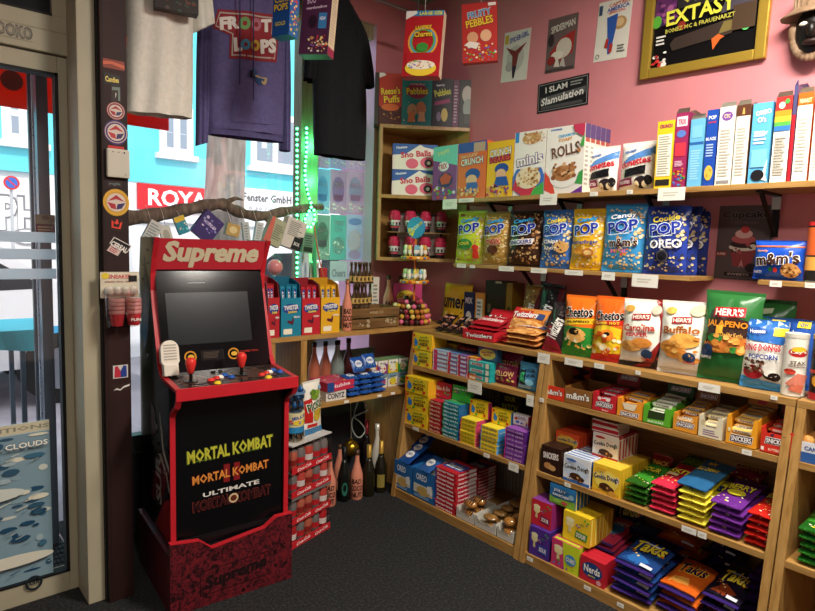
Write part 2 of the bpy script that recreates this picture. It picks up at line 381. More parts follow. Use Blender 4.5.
# tree
c0, c1 = onY(206, 240, 5), onY(243, 240, 5); r0 = (c1.x - c0.x) / 2 * .9
BARK = noise_mat('grey_bark', [(.3, '#6f675f'), (.5, '#8b837b'), (.7, '#a39b93')], (3, 3, .6), 7, 8, .9, .8)
b = B(); b.tube([((c0.x + c1.x) / 2 + .03 * math.sin(i * 1.3), 5 + .03 * math.cos(i), -.15 + i * .42) for i in range(12)], [r0 * (1.25 - .03 * i + .03 * math.sin(i * 2.1)) for i in range(12)], BARK, 20)
tr_ = thing('tree', 'tall bare grey tree trunk outside the window', 'tree'); b.build('trunk', tr_)
b = B(); rr = random.Random(3)
for i in range(7): b.tube([((c0.x + c1.x) / 2, 5, 4.3), ((c0.x + c1.x) / 2 + rr.uniform(-1, 1), 5 + rr.uniform(-.6, 1.3), 5.2), ((c0.x + c1.x) / 2 + rr.uniform(-2.5, 2.5), 5 + rr.uniform(-1, 2.6), 6.6)], [.09, .06, .02], BARK, 8)
b.build('bough', tr_)
# cars
def car(label, x, y, rz, col, col2):
    t = thing('car', label, 'car', (x, y, -.1), (0, 0, rz), None)
    b = B(); prof = [(-2.1, .35), (-2.15, .75), (-1.9, .98), (-1.35, 1.02), (-.75, 1.48), (.75, 1.5), (1.45, 1.05), (2.05, .92), (2.15, .6), (2.1, .35)]
    b.prism(prof, -.85, .85, M(col, .25, 0, .5)); b.build('body', t)
    for s in (-.853, .853):
        vs = [(-1.2, s, 1.05), (-.7, s, 1.4), (-.02, s, 1.42), (-.02, s, 1.03)]; vs2 = [(.06, s, 1.03), (.06, s, 1.42), (.7, s, 1.42), (1.25, s, 1.07)]
        for q in (vs, vs2): b = B(); b.add(q, [(0, 1, 2, 3), (3, 2, 1, 0)], M('#39414a', .1)); b.build('side_window', t)
    for s in (-.855, .855): b = B(); b.box(-1.9, s - .001, .55, 1.9, s + .001, .72, M(col2, .4)); b.build('stripe', t)
    for wx in (-1.35, 1.35):
        for s in (-.86, .86):
            b = B(); b.cyl(.33, -.1, .1, M('#17181a', .7), TR(wx, s * .92, .33, rx=R(90)), 20); b.cyl(.2, -.11, .11, M('#9aa0a6', .3, .8), TR(wx, s * .92, .33, rx=R(90)), 12); b.build('wheel', t)
car('white car parked in the street beyond the glass door', -.15, 7.0, R(4), '#e4e6ea', '#3f9fd0')
car('white car parked beyond the tree outside the window', 4.6, 8.0, R(3), '#dfe2e8', '#5a86c8')
# red awning outside
a0, a1 = onY(0, 104, 3.75), onY(196, 127, 3.75)
b = B(); b.box(-2.2, 3.72, a0.z - .01, 1.35, 3.75, a0.z + .30, transl_mat('#ee4a2c', .6)); b.prism([(3.75, a0.z + .3), (3.3, 2.75), (3.3, 2.79), (3.75, a0.z + .33)], -2.2, 1.35, transl_mat('#e04428', .6), None, 'yz')
lgx = onY(12, 86, 3.72).x; b.lathe([(.05, 0), (.05, .002)], M('#7a2a20', .6), 16, TR(lgx, 3.72, a0.z + .12, rx=R(90)))
tag(b.build('awning'), 'red fabric awning hanging outside above the entrance', 'awning')
# table with turquoise cloth, crate
c = onY(20, 332, 3.9); tb = thing('market_table', 'outdoor table under a turquoise cloth beyond the door', 'table', (c.x - .25, 3.98, -.1)); H_ = c.z + .12
b = B(); b.box(-.45, -.2, H_ - .02, .36, .3, H_, M('#6b5b4a', .7)); b.build('tabletop', tb)
for sx in (-.40, .25):
    for sy in (-.14, .24): b = B(); b.box(sx - .012, sy - .012, 0, sx + .012, sy + .012, H_ - .02, M('#5c6a7a', .5)); b.build('leg', tb)
TC = M('#4cc6de', .6); tc = B()
n = 24; tc.box(-.47, -.22, H_ + .001, .38, .32, H_ + .008, TC)
vs = []; fs = []
for i in range(n + 1):
    f = i / n; x = -.47 + .85 * f; dz = .085 + .02 * math.sin(f * 9); vs += [(x, -.222, H_ + .006), (x, -.232 - .012 * math.sin(f * 30), H_ - dz)]
for i in range(n): fs.append((2 * i, 2 * i + 1, 2 * i + 3, 2 * i + 2))
tc.add(vs, fs, TC); tag(tc.build('tablecloth', loc=tb.location), 'turquoise cloth spread over the outdoor table', 'tablecloth')
cr = thing('crate', 'green and white crate under the turquoise outdoor table', 'crate', (c.x - .26, 3.99, -.1))
b = B()
for z in (0, .085, .17): b.box(-.3, -.13, z + .02, .2, -.115, z + .085, '#356b4f' if z != .085 else '#d5dcd6'); b.box(-.3, .17, z + .02, .2, .185, z + .085, '#356b4f'); b.box(-.3, -.13, z + .02, -.285, .185, z + .085, '#2f5f47'); b.box(.185, -.13, z + .02, .2, .185, z + .085, '#2f5f47')
b.box(-.3, -.13, 0, .2, .185, .02, '#2f5f47'); b.build('body', cr)
for i in range(5):
    b = B(); b.ball(.045, M(['#cfc6b8', '#8f8478', '#e3ddd2'][i % 3], .8), TR(rz=i, rx=.3), 10, .8)
    tag(b.build('cloth_bundle', loc=(c.x - .26 - .22 + .09 * i, 4.03, -.04)), 'pale cloth bundle lying in the green outdoor crate', 'bundle', 'bundles in the outdoor crate')
# entrance side posts with poster strip outside the door
pA, pB, pC = onY(34.5, 250, 3.25), onY(45, 250, 3.1), onY(53, 250, 3.0)
b = B(); b.box(pA.x - .01, 3.24, -.1, pA.x + .006, 3.27, 2.5, M('#4a4e58', .4)); tag(b.build('post'), 'thin dark metal post just outside the glass door', 'post')
b = B(); b.box(pB.x - .022, 3.08, -.1, pB.x + .022, 3.13, 2.5, M('#6d7686', .35, .3)); tag(b.build('post'), 'grey blue metal post outside nearest the door edge', 'post')
b = B(); b.box(pA.x + .012, 3.2, -.1, pB.x - .018, 3.21, 2.42, '#cfd6e6')
b.decal([('s', 5, 150, .1, .05, .9, .98, .22, ['#7f9fc8', '#c9a4b8', '#9db4d8', '#b84a5c', '#e8e8f0', '#5a6a90'])], pB.x - pA.x - .03, 2.5, (pA.x + .012, 3.1995, -.1), (1, 0, 0), (0, 0, 1))
tag(b.build('poster'), 'tall narrow pastel poster strip between two outdoor posts', 'poster')
p, q = onY(37.5, 239, 3.03), onY(56.5, 215, 3.03)
b = B(); b.box(p.x, 3.062, p.z, q.x, 3.078, q.z, '#6b2430'); b.decal([('r', 0, .62, 1, 1, '#9a8468'), ('l', .1, .1, .9, .55, 4, '#c9a07c'), ('e', .5, .88, .2, .1, '#6a5844')], q.x - p.x, q.z - p.z, (p.x, 3.0615, p.z), (1, 0, 0), (0, 0, 1))
tag(b.build('notice_sign'), 'small maroon and tan notice outside at door handle height', 'plaque')
b = B(); b.box(-.3, 2.78, 0, .62, 3.2, .002, noise_mat('pink_stone', [(.3, '#a58f98'), (.7, '#c2aeb6')], (1, 1, 1), 6, 5, .8)); struct(b, 'floor_threshold')
b = B()
for i in range(12):
    for j in range(9): b.box(.42 + .016 * i, 2.79 + .045 * j, .002, .432 + .016 * i, 2.825 + .045 * j, .016, M('#1e2024', .6))
tag(b.build('rubber_doormat'), 'black ribbed rubber mat outside the glass door', 'mat')
# clouds poster on the door glass
p, q = onY(-30, 604, 2.67), onY(48, 420, 2.67); pw, ph = .60, 1.0
x1_ = onY(51, 500, 2.67).x; z1_ = onY(44, 420, 2.67).z; z0_ = onY(50, 584, 2.67).z; ph = z1_ - z0_
b = B(); b.box(x1_ - pw, 2.664, z0_, x1_, 2.672, z1_, '#b9c3c4')
d = [('r', 0, .945, 1, 1, '#c9c3a6'), ('t', 'CONVENTIONENTIONS', .52, .972, .96, .026, '#8a8878'), ('r', 0, 0, 1, .94, '#7f9ba8')]
rr = random.Random(8)
for i in range(150): d.append(('e', rr.random(), rr.random() * .93, .012 + .05 * rr.random(), .006 + .014 * rr.random(), rr.choice(['#9fb4ba', '#c9cfc4', '#e0ddc8', '#33566e', '#3f6a84', '#244a66', '#86a2ac'])))
for i in range(170):
    cx, cy = rr.random(), rr.random() * .9; a = .01 + .03 * rr.random(); c_ = rr.choice(['#284b63', '#7f9aa2', '#d0d0bd', '#1f3d55', '#aebdb8'])
    d.append(('p', [(cx, cy), (cx + a * 1.6, cy + a * .5), (cx + a * 1.5, cy + a * .6), (cx - .01, cy + a * .1)], c_))
d += [('e', .75, .22, .25, .035, '#d8d8c6'), ('e', .6, .62, .25, .04, '#cfd6cc'), ('t', 'CLOUDS', .865, .885, .235, .032, '#efeee2', 0, '#3c5563'), ('o', .88, .06, .05, .035, '#20282c'), ('t', 'ARK', .88, .06, .07, .02, '#20282c')]
d = [q for q in d if not (q[0] == 'e' and (q[1] - q[3] < 0 or q[1] + q[3] > 1 or q[2] + q[4] > .945 or q[2] - q[4] < 0)) and not (q[0] == 'p' and any(x < 0 or x > 1 or y > .93 for x, y in q[1]))]
b.decal(d, pw, ph, (x1_ - pw, 2.6637, z0_), (1, 0, 0), (0, 0, 1), .00008, .35)
tag(b.build('poster'), 'blue grey aerial city poster taped low on the glass door', 'poster')

# ================================================================ SHELF FURNITURE
def FX(z): return 2.20 + .14 * z / .97
Z1, Z2, Z3, Z4 = .05, .43, .765, .97
UNITS = [('A', 1.645, 2.575), ('B', .62, 1.64), ('C', -.45, .615)]
ULAB = {'A': 'oak display rack with sloping front in the far corner', 'B': 'oak display rack holding chip bags and chocolate bars', 'C': 'oak display rack cut off by the right edge'}
TAGM = M('#e8e6da', .5)
CARD = M('#d9d5c4', .6)
units = {}
def panel_poly(z1=1.0): return [(FX(0), 0), (FX(z1 - .03), z1 - .03), (XW - .003, z1 - .03), (XW - .003, 0)]
for k, y0, y1 in UNITS:
    t = thing('display_rack', ULAB[k], 'display rack', ((FX(0) + XW) / 2, (y0 + y1) / 2, 0)); units[k] = t; inv = Matrix.Translation(-t.location)
    th = .028
    for a in (y0, y1 - th):
        b = B(); b.prism(panel_poly(.975), a, a + th, OAKV, inv); b.build('side_panel', t)
    for z in (Z1, Z2, Z3):
        b = B(); b.box(FX(z) + .003, y0 + th, z - .022, XW - .015, y1 - th, z, OAKH, inv); b.build('shelf', t)
    b = B(); b.box(FX(Z4) - .004, y0 if k != 'A' else y0, Z4 - .024, XW - .003, y1, Z4 + .0, OAKH, inv); b.build('top_board', t)
    b = B(); b.box(FX(0) + .01, y0 + th, 0, FX(0) + .03, y1 - th, Z1 - .022, OAKH, inv); b.build('plinth', t)
    b = B()
    if k == 'A':
        for i in range(36): y = y0 + th + .004 + i * (y1 - y0 - 2 * th) / 36; b.box(XW - .014, y, Z1, XW - .006, y + .012, Z4 - .03, '#a09c8e', inv)
        b.box(XW - .008, y0 + th, Z1, XW - .003, y1 - th, Z4 - .03, M('#7c786c', .7), inv)
    else: b.box(XW - .012, y0 + th, Z1, XW - .003, y1 - th, Z4 - .03, OAKH, inv)
    b.build('back_panel', t)
def price(parent, px0, px1, py0, py1, X, zmax=9):
    """small white price card on a shelf edge facing the aisle"""
    p, q = onX((px0 + px1) / 2, (py0 + py1) / 2, X), None
    w = abs(onX(px0, (py0 + py1) / 2, X).y - onX(px1, (py0 + py1) / 2, X).y); h = abs(onX((px0 + px1) / 2, py0, X).z - onX((px0 + px1) / 2, py1, X).z)
    p.z = min(p.z, zmax - h / 2)
    b = B(); b.box(X - .0025, p.y - w / 2, p.z - h / 2, X - .001, p.y + w / 2, p.z + h / 2, TAGM, Matrix.Translation(-parent.location))
    b.decal([('l', .2, .3, .8, .7, 2, '#c4c1b4')], w, h, Vector((X - .0026, p.y + w / 2, p.z - h / 2)) - Vector(parent.location), (0, -1, 0), (0, 0, 1), .0002)
    b.build('price_tag', parent)
for a in ((468, 482, 378, 390, 'A', Z3), (527, 534, 390, 401, 'A', Z3), (509, 519, 459, 467, 'A', Z2), (484, 490, 449, 453, 'A', Z2), (413, 419, 424, 427, 'A', Z2), (538, 550, 349, 359, 'B', Z4), (565, 583, 354, 361, 'B', Z4), (636, 641, 367, 371, 'B', Z4), (699, 721, 376, 384, 'B', Z4), (771, 778, 392, 396, 'B', Z4), (540, 544, 397, 401, 'B', Z3), (742, 752, 449, 454, 'B', Z3), (565, 571, 480, 484, 'B', Z2), (682, 697, 522, 528, 'B', Z2), (698, 707, 529, 535, 'B', Z2), (596, 606, 338, 343, 'B', Z4), (527, 533, 557, 561, 'B', Z1), (584, 591, 586, 590, 'B', Z1), (617, 624, 603, 607, 'B', Z1)):
    price(units[a[4]], *a[:4], FX(a[5]) - .006, a[5])

# wall shelves
def wall_shelf(label, z, y0, y1, x0, th, brackets, tags):
    t = thing('wall_shelf', label, 'shelf', (XW, (y0 + y1) / 2, z)); inv = Matrix.Translation(-t.location)
    b = B(); b.box(x0, y0, z - th, XW, y1, z, OAKH, inv, bev=.002); b.build('board', t)
    for y in brackets:
        b = B(); MB = M('#26221f', .4, .6)
        b.box(XW - .012, y - .012, z - th - .17, XW, y + .012, z - th, MB, inv); b.box(x0 + .04, y - .012, z - th - .008, XW, y + .012, z - th, MB, inv)
        b.prism([(x0 + .05, z - th - .008), (x0 + .075, z - th - .008), (XW - .012, z - th - .15), (XW - .012, z - th - .17)], y - .006, y + .006, MB, inv)
        b.box(XW - .014, y - .016, z - th - .06, XW - .010, y + .016, z - th - .01, M('#b9b9b4', .4, .5), inv); b.build('bracket', t)
    for g in tags: price(t, *g, x0 - .001, z)
    return t
XS = 2.47
wall_shelf('long oak wall shelf carrying the cereal boxes', 1.724, -.3, 2.44, XS, .022, [2.2, 1.75, 1.3, .85], [(443, 457, 198, 208), (540, 557, 194, 205), (658, 685, 187, 200), (459, 474, 198, 202), (590, 598, 192, 196), (627, 633, 190, 194)])
wall_shelf('oak wall shelf carrying the row of popcorn bags', 1.362, 1.07, 2.40, XS, .018, [1.95, 1.48], [(457, 466, 263, 267), (499, 514, 265, 270), (531, 547, 266, 271), (565, 583, 268, 273), (632, 658, 274, 287), (602, 615, 271, 279), (470, 475, 265, 268)])
wall_shelf('short oak wall shelf below the cupcake sign', 1.366, -.3, .815, XS, .018, [.5], [(770, 782, 279, 285), (805, 818, 283, 288)])

# corner cabinet
cc = thing('corner_cabinet', 'open oak cabinet hung across the room corner', 'cabinet', (2.55, 2.8, 1.36)); inv = Matrix.Translation(-cc.location)
Lc, Rc = (2.27, 2.85), (2.70, 2.53)
poly = [Lc, Rc, (2.716, 2.54), (2.716, 2.996), (2.375, 2.996)]
def shrink(p): return p
for nm, z0, z1 in (('top_board', 2.145, 2.165), ('shelf', 1.735, 1.755), ('bottom_board', 1.36, 1.38)):
    b = B(); b.prism(poly, z0, z1, OAKH if nm != 'shelf' else WOOD, inv, 'xy'); b.build(nm, cc)
dl = Vector((2.375 - 2.27, 2.996 - 2.85, 0)).normalized(); nl = Vector((dl.y, -dl.x, 0))
for z0, z1 in ((1.38, 1.735), (1.755, 2.145)):
    b = B(); a = Vector((*Lc, 0)); e = a + dl * .178
    b.prism([(a.x, a.y), (a.x + nl.x * .018, a.y + nl.y * .018), (e.x + nl.x * .018, e.y + nl.y * .018), (e.x, e.y)], z0, z1, OAKV, inv, 'xy'); b.build('side_panel', cc)
    b = B(); b.prism([(2.70, 2.53), (2.716, 2.542), (2.716, 2.99), (2.702, 2.99)], z0, z1, OAKV, inv, 'xy'); b.build('side_panel', cc)
b = B(); b.prism([(2.385, 2.99), (2.702, 2.99), (2.702, 2.995), (2.385, 2.995)], 1.38, 2.145, WOOD, inv, 'xy'); b.build('back_panel', cc)

# window shelf unit
ws = thing('window_shelf_unit', 'two-tier oak shelf unit under the shop window', 'shelf', (1.95, 2.8, 0)); inv = Matrix.Translation(-ws.location)
for z, x0, x1 in ((.98, 1.40, 2.70), (.61, 1.40, 2.335)):
    b = B(); b.box(x0, 2.60, z - .022, x1, 2.99, z, WOOD, inv, bev=.002); b.build('shelf', ws)
for x in (1.42, 1.60):
    b = B(); b.box(x, 2.605, 0 if x < 1.5 else .61, x + .035, 2.98, .958, OAKV, inv); b.build('upright', ws)
b = B(); b.box(2.31, 2.62, .0, 2.33, 2.98, .588, OAKV, inv); b.build('upright', ws)
for x in (1.87, 2.10, 2.2): b = B(); b.box(x, 2.597, .593, x + .03, 2.5995, .607, TAGM, inv); b.build('price_tag', ws)

# ================================================================ ARCADE MACHINE
AR = Matrix.Identity(4)
RED = M('#c4242e', .45); REDT = M('#b8222c', .35)
def _mott(nt, b_, L):
    v = coords(nt); n = nt.nodes.new('ShaderNodeTexNoise'); n.inputs['Scale'].default_value = 42; n.inputs['Detail'].default_value = 6; n.inputs['Distortion'].default_value = 1.6
    L.new(v, n.inputs['Vector']); r = ramp(nt, n.outputs['Fac'], [(.36, '#100508'), (.5, '#50131c'), (.62, '#701b22'), (.72, '#24090e')]); L.new(r.outputs[0], b_.inputs['Base Color']); b_.inputs['Roughness'].default_value = .4
MOTT = nodes_mat('red_black_mottle', _mott)
AW = .483
arc = thing('arcade_machine', 'black and red arcade cabinet with big red marquee', 'arcade machine', (.81, 2.255, 0), (0, 0, R(-5)))
prof = [(-.018, .24), (-.018, .78), (-.035, .80), (-.085, .83), (-.102, .86), (-.102, .90), (.12, .915), (.15, .95), (.225, 1.16), (.25, 1.24), (.247, 1.31), (.225, 1.375), (.18, 1.455), (.42, 1.455), (.45, 1.30), (.45, .24)]
SIDE = noise_mat('glossy_black_side', [(.4, '#0b0b0d'), (.6, '#141316')], (1, 1, 1), 6, 3, .12, coat=.6)
for s, x in (('l', 0.0), ('r', AW - .016)):
    b = B(); b.prism(prof, x, x + .016, SIDE, None, 'yz')
    if s == 'l':
        d = [('p', [(.35, .18), (.75, .3), (.98, .55), (.7, .62), (.45, .42)], '#5e1820'), ('p', [(.5, .02), (.98, .02), (.98, .36), (.8, .3)], '#7c1b22'),
             ('t', 'SUR', .62, .42, .45, .16, '#9a9a94', 92), ('p', [(.62, .62), (.7, .6), (.9, .5), (.98, .4), (.99, .43), (.9, .54), (.72, .64)], '#a7a294'), ('p', [(.66, .95), (.7, .95), (.82, .7), (.98, .6), (.98, .56), (.78, .66)], '#a7a294'), ('p', [(.4, .7), (.6, .78), (.5, .95), (.36, .98)], '#4a1218'), ('s', 4, 26, .3, .05, .95, .95, .025, ['#7c1b22', '#3b3b40', '#8b8678'])]
        b.decal(d, .44, .53, (-.0002, .43, .26), (0, -1, 0), (0, 0, 1), .0003, .2)
        b.decal([('p', [(.1, .05), (.5, .2), (.7, .6), (.3, .9)], '#2c1216'), ('s', 9, 30, .05, .05, .6, .95, .03, ['#3a2a2c', '#57494a', '#6d1d22'])], .22, .5, (-.0002, .42, .93), (0, -1, 0), (0, 0, 1), .0003, .2)
    po = b.build('side_panel', arc)
    b = B(); tp = prof[:13]
    for (a, c), (a2, c2) in zip(tp, tp[1:]):
        L = math.hypot(a2 - a, c2 - c); an = math.atan2(c2 - c, a2 - a); b.box(-.001, -.006, -.0012, L + .001, .006, .0012 + .0012, REDT, None) if False else None
        nx, nz = (c2 - c) / L, -(a2 - a) / L
        nx, nz = -abs(nx) if abs(nx) > .3 else nx, nz
        off = .0025
        q = [(a, c), (a2, c2)]
        vs = [(x - .002, a, c), (x + .018, a, c), (x + .018, a2, c2), (x - .002, a2, c2)]
        o_ = Vector((0, -(c2 - c) / L, (a2 - a) / L)) * off
        vs8 = vs + [tuple(Vector(v) + o_) for v in vs]
        b.add(vs8, [(4, 5, 6, 7), (0, 1, 5, 4), (1, 2, 6, 5), (2, 3, 7, 6), (3, 0, 4, 7), (3, 2, 1, 0)], REDT)
        w2 = .012; i_ = Vector((0, (c2 - c) / L, -(a2 - a) / L)) * w2
        xs = x - .0006 if s == 'l' else x - .0006
        b.add([(xs, a, c), (xs, a2, c2), (xs, a2 + i_.y, c2 + i_.z), (xs, a + i_.y, c + i_.z)], [(0, 1, 2, 3), (3, 2, 1, 0)], REDT)
    b.build('edge_trim', po)
b = B(); b.box(.016, -.006, .24, AW - .016, .01, .86, M('#08090b', .3)); fp = AW - .032; fh = .62
d = [('t', 'MORTAL KOMBAT', .5, .60, .78, .085, '#b7b63a', 2, '#5d6a22'), ('r', .18, .555, .32, .56, '#5f7a2a'), ('r', .60, .565, .75, .57, '#5f7a2a'), ('t', 'II', .50, .445, .15, .12, '#7c1c20'), ('t', 'MORTAL KOMBAT', .5, .445, .70, .06, '#d0863a', 2, '#5a1616'), ('t', 'ULTIMATE', .5, .335, .52, .03, '#d6d4cc', 2), ('t', 'MORTAL', .32, .265, .33, .065, '#2a1214', 2, '#6b2b26'), ('t', 'KOMBAT', .70, .268, .33, .065, '#2a1214', 2, '#6b2b26'), ('e', .515, .268, .045, .033, '#c9b08a'), ('e', .515, .268, .03, .02, '#5c2a1a')]
b.decal(d, fp, fh, (.016, -.0065, .24), (1, 0, 0), (0, 0, 1), .0004, .35); b.build('front_panel', arc)
b = B(); b.prism([(-.10, .862), (-.10, .902), (.125, .917), (.125, .86)], .016, AW - .016, M('#241a18', .3), None, 'yz')
n_ = Vector((0, -.0665, .9978)); uzv = Vector((0, .9978, .0665)); o_ = Vector((.016, -.10, .9026))
b.decal([('s', 21, 60, .02, .05, .98, .95, .03, ['#3a2a22', '#4c3a30', '#57332c', '#6d4b3d']), ('e', .18, .5, .13, .3, '#4b3128'), ('e', .72, .5, .13, .3, '#4b3128')], AW - .032, .215, o_, (1, 0, 0), uzv, .0003, .25)
cp = b.build('control_panel', arc)
b = B(); b.box(-.002, -.107, .858, AW + .002, -.099, .906, REDT, bev=.003); b.build('red_lip', cp)
def cpt(fx, fy): return o_ + Vector((1, 0, 0)) * fx * (AW - .032) + uzv * fy * .215
for fx, fy in ((.14, .42), (.60, .50)):
    p = cpt(fx, fy); b = B(); b.cyl(.027, 0, .003, M('#19191b', .4), TR(*p)); b.cyl(.006, 0, .035, M('#2a2a2c', .3, .8), TR(*p)); b.lathe([(.004, .028), (.012, .036), (.015, .05), (.02, .068), (.0195, .08), (.013, .09), (.001, .092)], M('#d8352f', .3), 16, TR(*p)); b.build('joystick', arc)
for fx0 in (.30, .76):
    for k, (dx, dy_, c) in enumerate(((0, .34, '#d8352f'), (.06, .42, '#c8302b'), (.02, .12, '#e0c22e'), (.10, .46, '#e8e4d8'), (.155, .56, '#2456a8'), (.19, .40, '#2456a8'))):
        p = cpt(min(fx0 + dx, .95), dy_); b = B(); b.lathe([(.0145, 0), (.0145, .004), (.011, .005), (.0105, .009), (.001, .010)], M(c, .25), 14, TR(*p)); b.build('button', arc)
for fx, fy in ((.40, .86), (.47, .88), (.54, .1)):
    p = cpt(fx, fy); b = B(); b.lathe([(.009, 0), (.009, .004), (.001, .006)], M('#1a1a1c', .3), 12, TR(*p)); b.build('button', arc)
# bezel and screen
b0, b1 = Vector((0, .135, .918)), Vector((0, .25, 1.318)); L = (b1 - b0).length; uz = (b1 - b0).normalized()
b = B(); b.add([(.016, b0.y, b0.z), (AW - .016, b0.y, b0.z), (AW - .016, b1.y, b1.z), (.016, b1.y, b1.z), (.016, .42, b0.z), (AW - .016, .42, b0.z), (AW - .016, .42, b1.z), (.016, .42, b1.z)], [(0, 1, 2, 3), (4, 5, 1, 0), (5, 6, 2, 1), (6, 7, 3, 2), (7, 4, 0, 3), (7, 6, 5, 4)], M('#0a0b0f', .14, 0, .4))
bw = AW - .032
d = [('t', '------', .36, .88, .16, .015, '#4a4c52'), ('o', .245, .135, .055, .042, '#c98a2a'), ('o', .645, .135, .055, .042, '#c98a2a'), ('e', .25, .135, .03, .022, '#d8a83a'), ('e', .65, .135, .03, .022, '#d8a83a'), ('p', [(.2, .08), (.24, .07), (.26, .09), (.22, .1)], '#c03a22'), ('r', .34, .09, .55, .185, '#2b2420'), ('r', .345, .095, .545, .18, '#101013'), ('l', .36, .105, .53, .172, 5, '#4f4338'), ('t', 'PLAYER TWO', .80, .15, .18, .022, '#a63226')]
b.decal(d, bw, L, (.016, b0.y, b0.z), (1, 0, 0), uz, .0003, .2); bz = b.build('bezel', arc)
b = B(); b.decal([('r', .07, .26, .84, .78, M('#1b1f24', .22))], bw, L, Vector((.016, b0.y, b0.z)), (1, 0, 0), uz, .0008); b.build('screen', bz)
b = B(); mz0, mz1 = Vector((0, .243, 1.325)), Vector((0, .186, 1.452)); ml = (mz1 - mz0).length; mu = (mz1 - mz0).normalized()
b.prism([(mz0.y, mz0.z), (mz1.y, mz1.z), (.41, 1.452), (.41, 1.325)], .016, AW - .016, M('#c1303c', .35), None, 'yz')
b.decal([('t', 'Supreme', .5, .5, .88, .84, '#d8cfae', 0, None, .10, .022)], bw, ml, Vector((.016, mz0.y, mz0.z)), (1, 0, 0), mu, .0012, .4); b.build('marquee', arc)
b = B(); b.box(.016, .41, .24, AW - .016, .43, 1.45, M('#0d0d0f', .5)); b.box(.016, -.01, .26, AW - .016, .42, .28, M('#0d0d0f', .5)); b.build('back_panel', arc)
# riser
rs = thing('arcade_riser', 'mottled dark red riser box under the arcade cabinet', 'riser', (.81, 2.255, 0), (0, 0, R(-5)))
rx0, rx1 = -.012, AW + .012
top = [(rx0, 0), (rx1, 0), (rx1, .288), (rx1 - .085, .288), (rx1 - .14, .262), (rx0 + .14, .238), (rx0 + .10, .262), (rx0, .262)]
top = [(rx0, 0), (rx1, 0), (rx1, .292), (rx1 - .075, .292), (rx1 - .125, .258), (.15, .232), (.10, .275), (rx0, .290)]
b = B(); b.prism(top, -.045, -.025, MOTT)
DD = M('#1a070a', .6)
b.decal([('r', 0, 0, 1, 1, M('#33090e', .6)), ('r', .01, .04, .99, .96, MOTT), ('t', 'Supreme', .5, .5, .86, .62, DD, 4, None, .16, .025), ], .30, .105, (.10, -.0455, .045), (1, 0, .02), (0, 0, 1), .0006)
b.decal([('t', 'Supreme', .5, .5, .86, .62, M('#8c3a40', .35), 4, None, .16, .015)], .30, .105, (.098, -.0458, .0475), (1, 0, .02), (0, 0, 1), .0004)
b.build('front_board', rs)
for x in (rx0, rx1 - .018): b = B(); b.box(x, -.025, 0, x + .018, .46, .236, MOTT); b.build('side_board', rs)
b = B(); b.box(rx0, .46, 0, rx1, .475, .236, MOTT); b.build('back_board', rs)
b = B()
tt = top[2:]
for (a, c), (a2, c2) in zip(tt, tt[1:]): b.add([(a, -.0465, c), (a2, -.0465, c2), (a2, -.0235, c2), (a, -.0235, c), (a, -.0465, c + .004), (a2, -.0465, c2 + .004), (a2, -.0235, c2 + .004), (a, -.0235, c + .004)], [(0, 1, 2, 3), (7, 6, 5, 4), (0, 4, 5, 1), (2, 6, 7, 3), (1, 5, 6, 2), (3, 7, 4, 0)], REDT)
b.build('edge_trim', rs)
b = B(); b.box(rx0 + .018, -.02, 0, rx1 - .018, .455, .236, M('#0c0708', .7)); b.build('inner_box', rs)
# white plastic thing on the control panel
wf = thing('plastic_fan', 'small white louvred plastic fan standing on the control panel', 'fan', (.81 + .035, 2.255 + .075 - .003, .918), (R(-14), 0, R(-5)))
b = B(); b.box(-.028, -.018, 0, .028, .018, .045, M('#d6d0c2', .4), bev=.005); b.build('base', wf)
b = B(); b.prism([(.034 * math.cos(PI * i / 12), .105 + .034 * math.sin(PI * i / 12)) for i in range(13)] + [(-.034, .055), (-.028, .045), (.028, .045), (.034, .055)], -.012, .016, M('#ddd7c9', .4))
for i in range(6): b.box(-.024, -.0135, .062 + .011 * i, .024, -.012, .067 + .011 * i, M('#a49e92', .5))
b.build('grille', wf)
# ================================================================ PACKAGE BUILDERS
CACHE = {}
def carton_mesh(w, h, d, base, front=(), rightd=(), topd=(), side=None, top=None, back=None, leftd=(), flap=None, rough=.42):
    """printed cardboard box: origin at the base centre, front faces -Y"""
    h -= .0008; b = B(); P = lambda c: M(c, rough)
    b.box(-w / 2, -d / 2, 0, w / 2, d / 2, h, {'all': P(base), 'right': P(side or base), 'left': P(side or base), 'top': P(top or base), 'back': P(back or base)})
    if front: b.decal(front, w, h, (-w / 2, -d / 2, 0), (1, 0, 0), (0, 0, 1), rough=rough)
    if rightd: b.decal(rightd, d, h, (w / 2, -d / 2, 0), (0, 1, 0), (0, 0, 1), rough=rough)
    if leftd: b.decal(leftd, d, h, (-w / 2, d / 2, 0), (0, -1, 0), (0, 0, 1), rough=rough)
    if topd: b.decal(topd, w, d, (-w / 2, -d / 2, h), (1, 0, 0), (0, 1, 0), rough=rough)
    if flap:
        b.add([(-w / 2, -d / 2, h), (w / 2, -d / 2, h), (w / 2 - .004, -d / 2 + .01, h + .02), (-w / 2 + .004, -d / 2 + .01, h + .02)], [(0, 1, 2, 3), (3, 2, 1, 0)], P(flap))
        b.add([(w / 2, -d / 2, h + .0005), (w / 2, d / 2, h + .0005), (0, d * .1, h + .03)], [(0, 1, 2), (2, 1, 0)], P(flap))
    me = b.mesh('carton'); me.transform(Matrix.Translation((0, 0, .0007))); return me
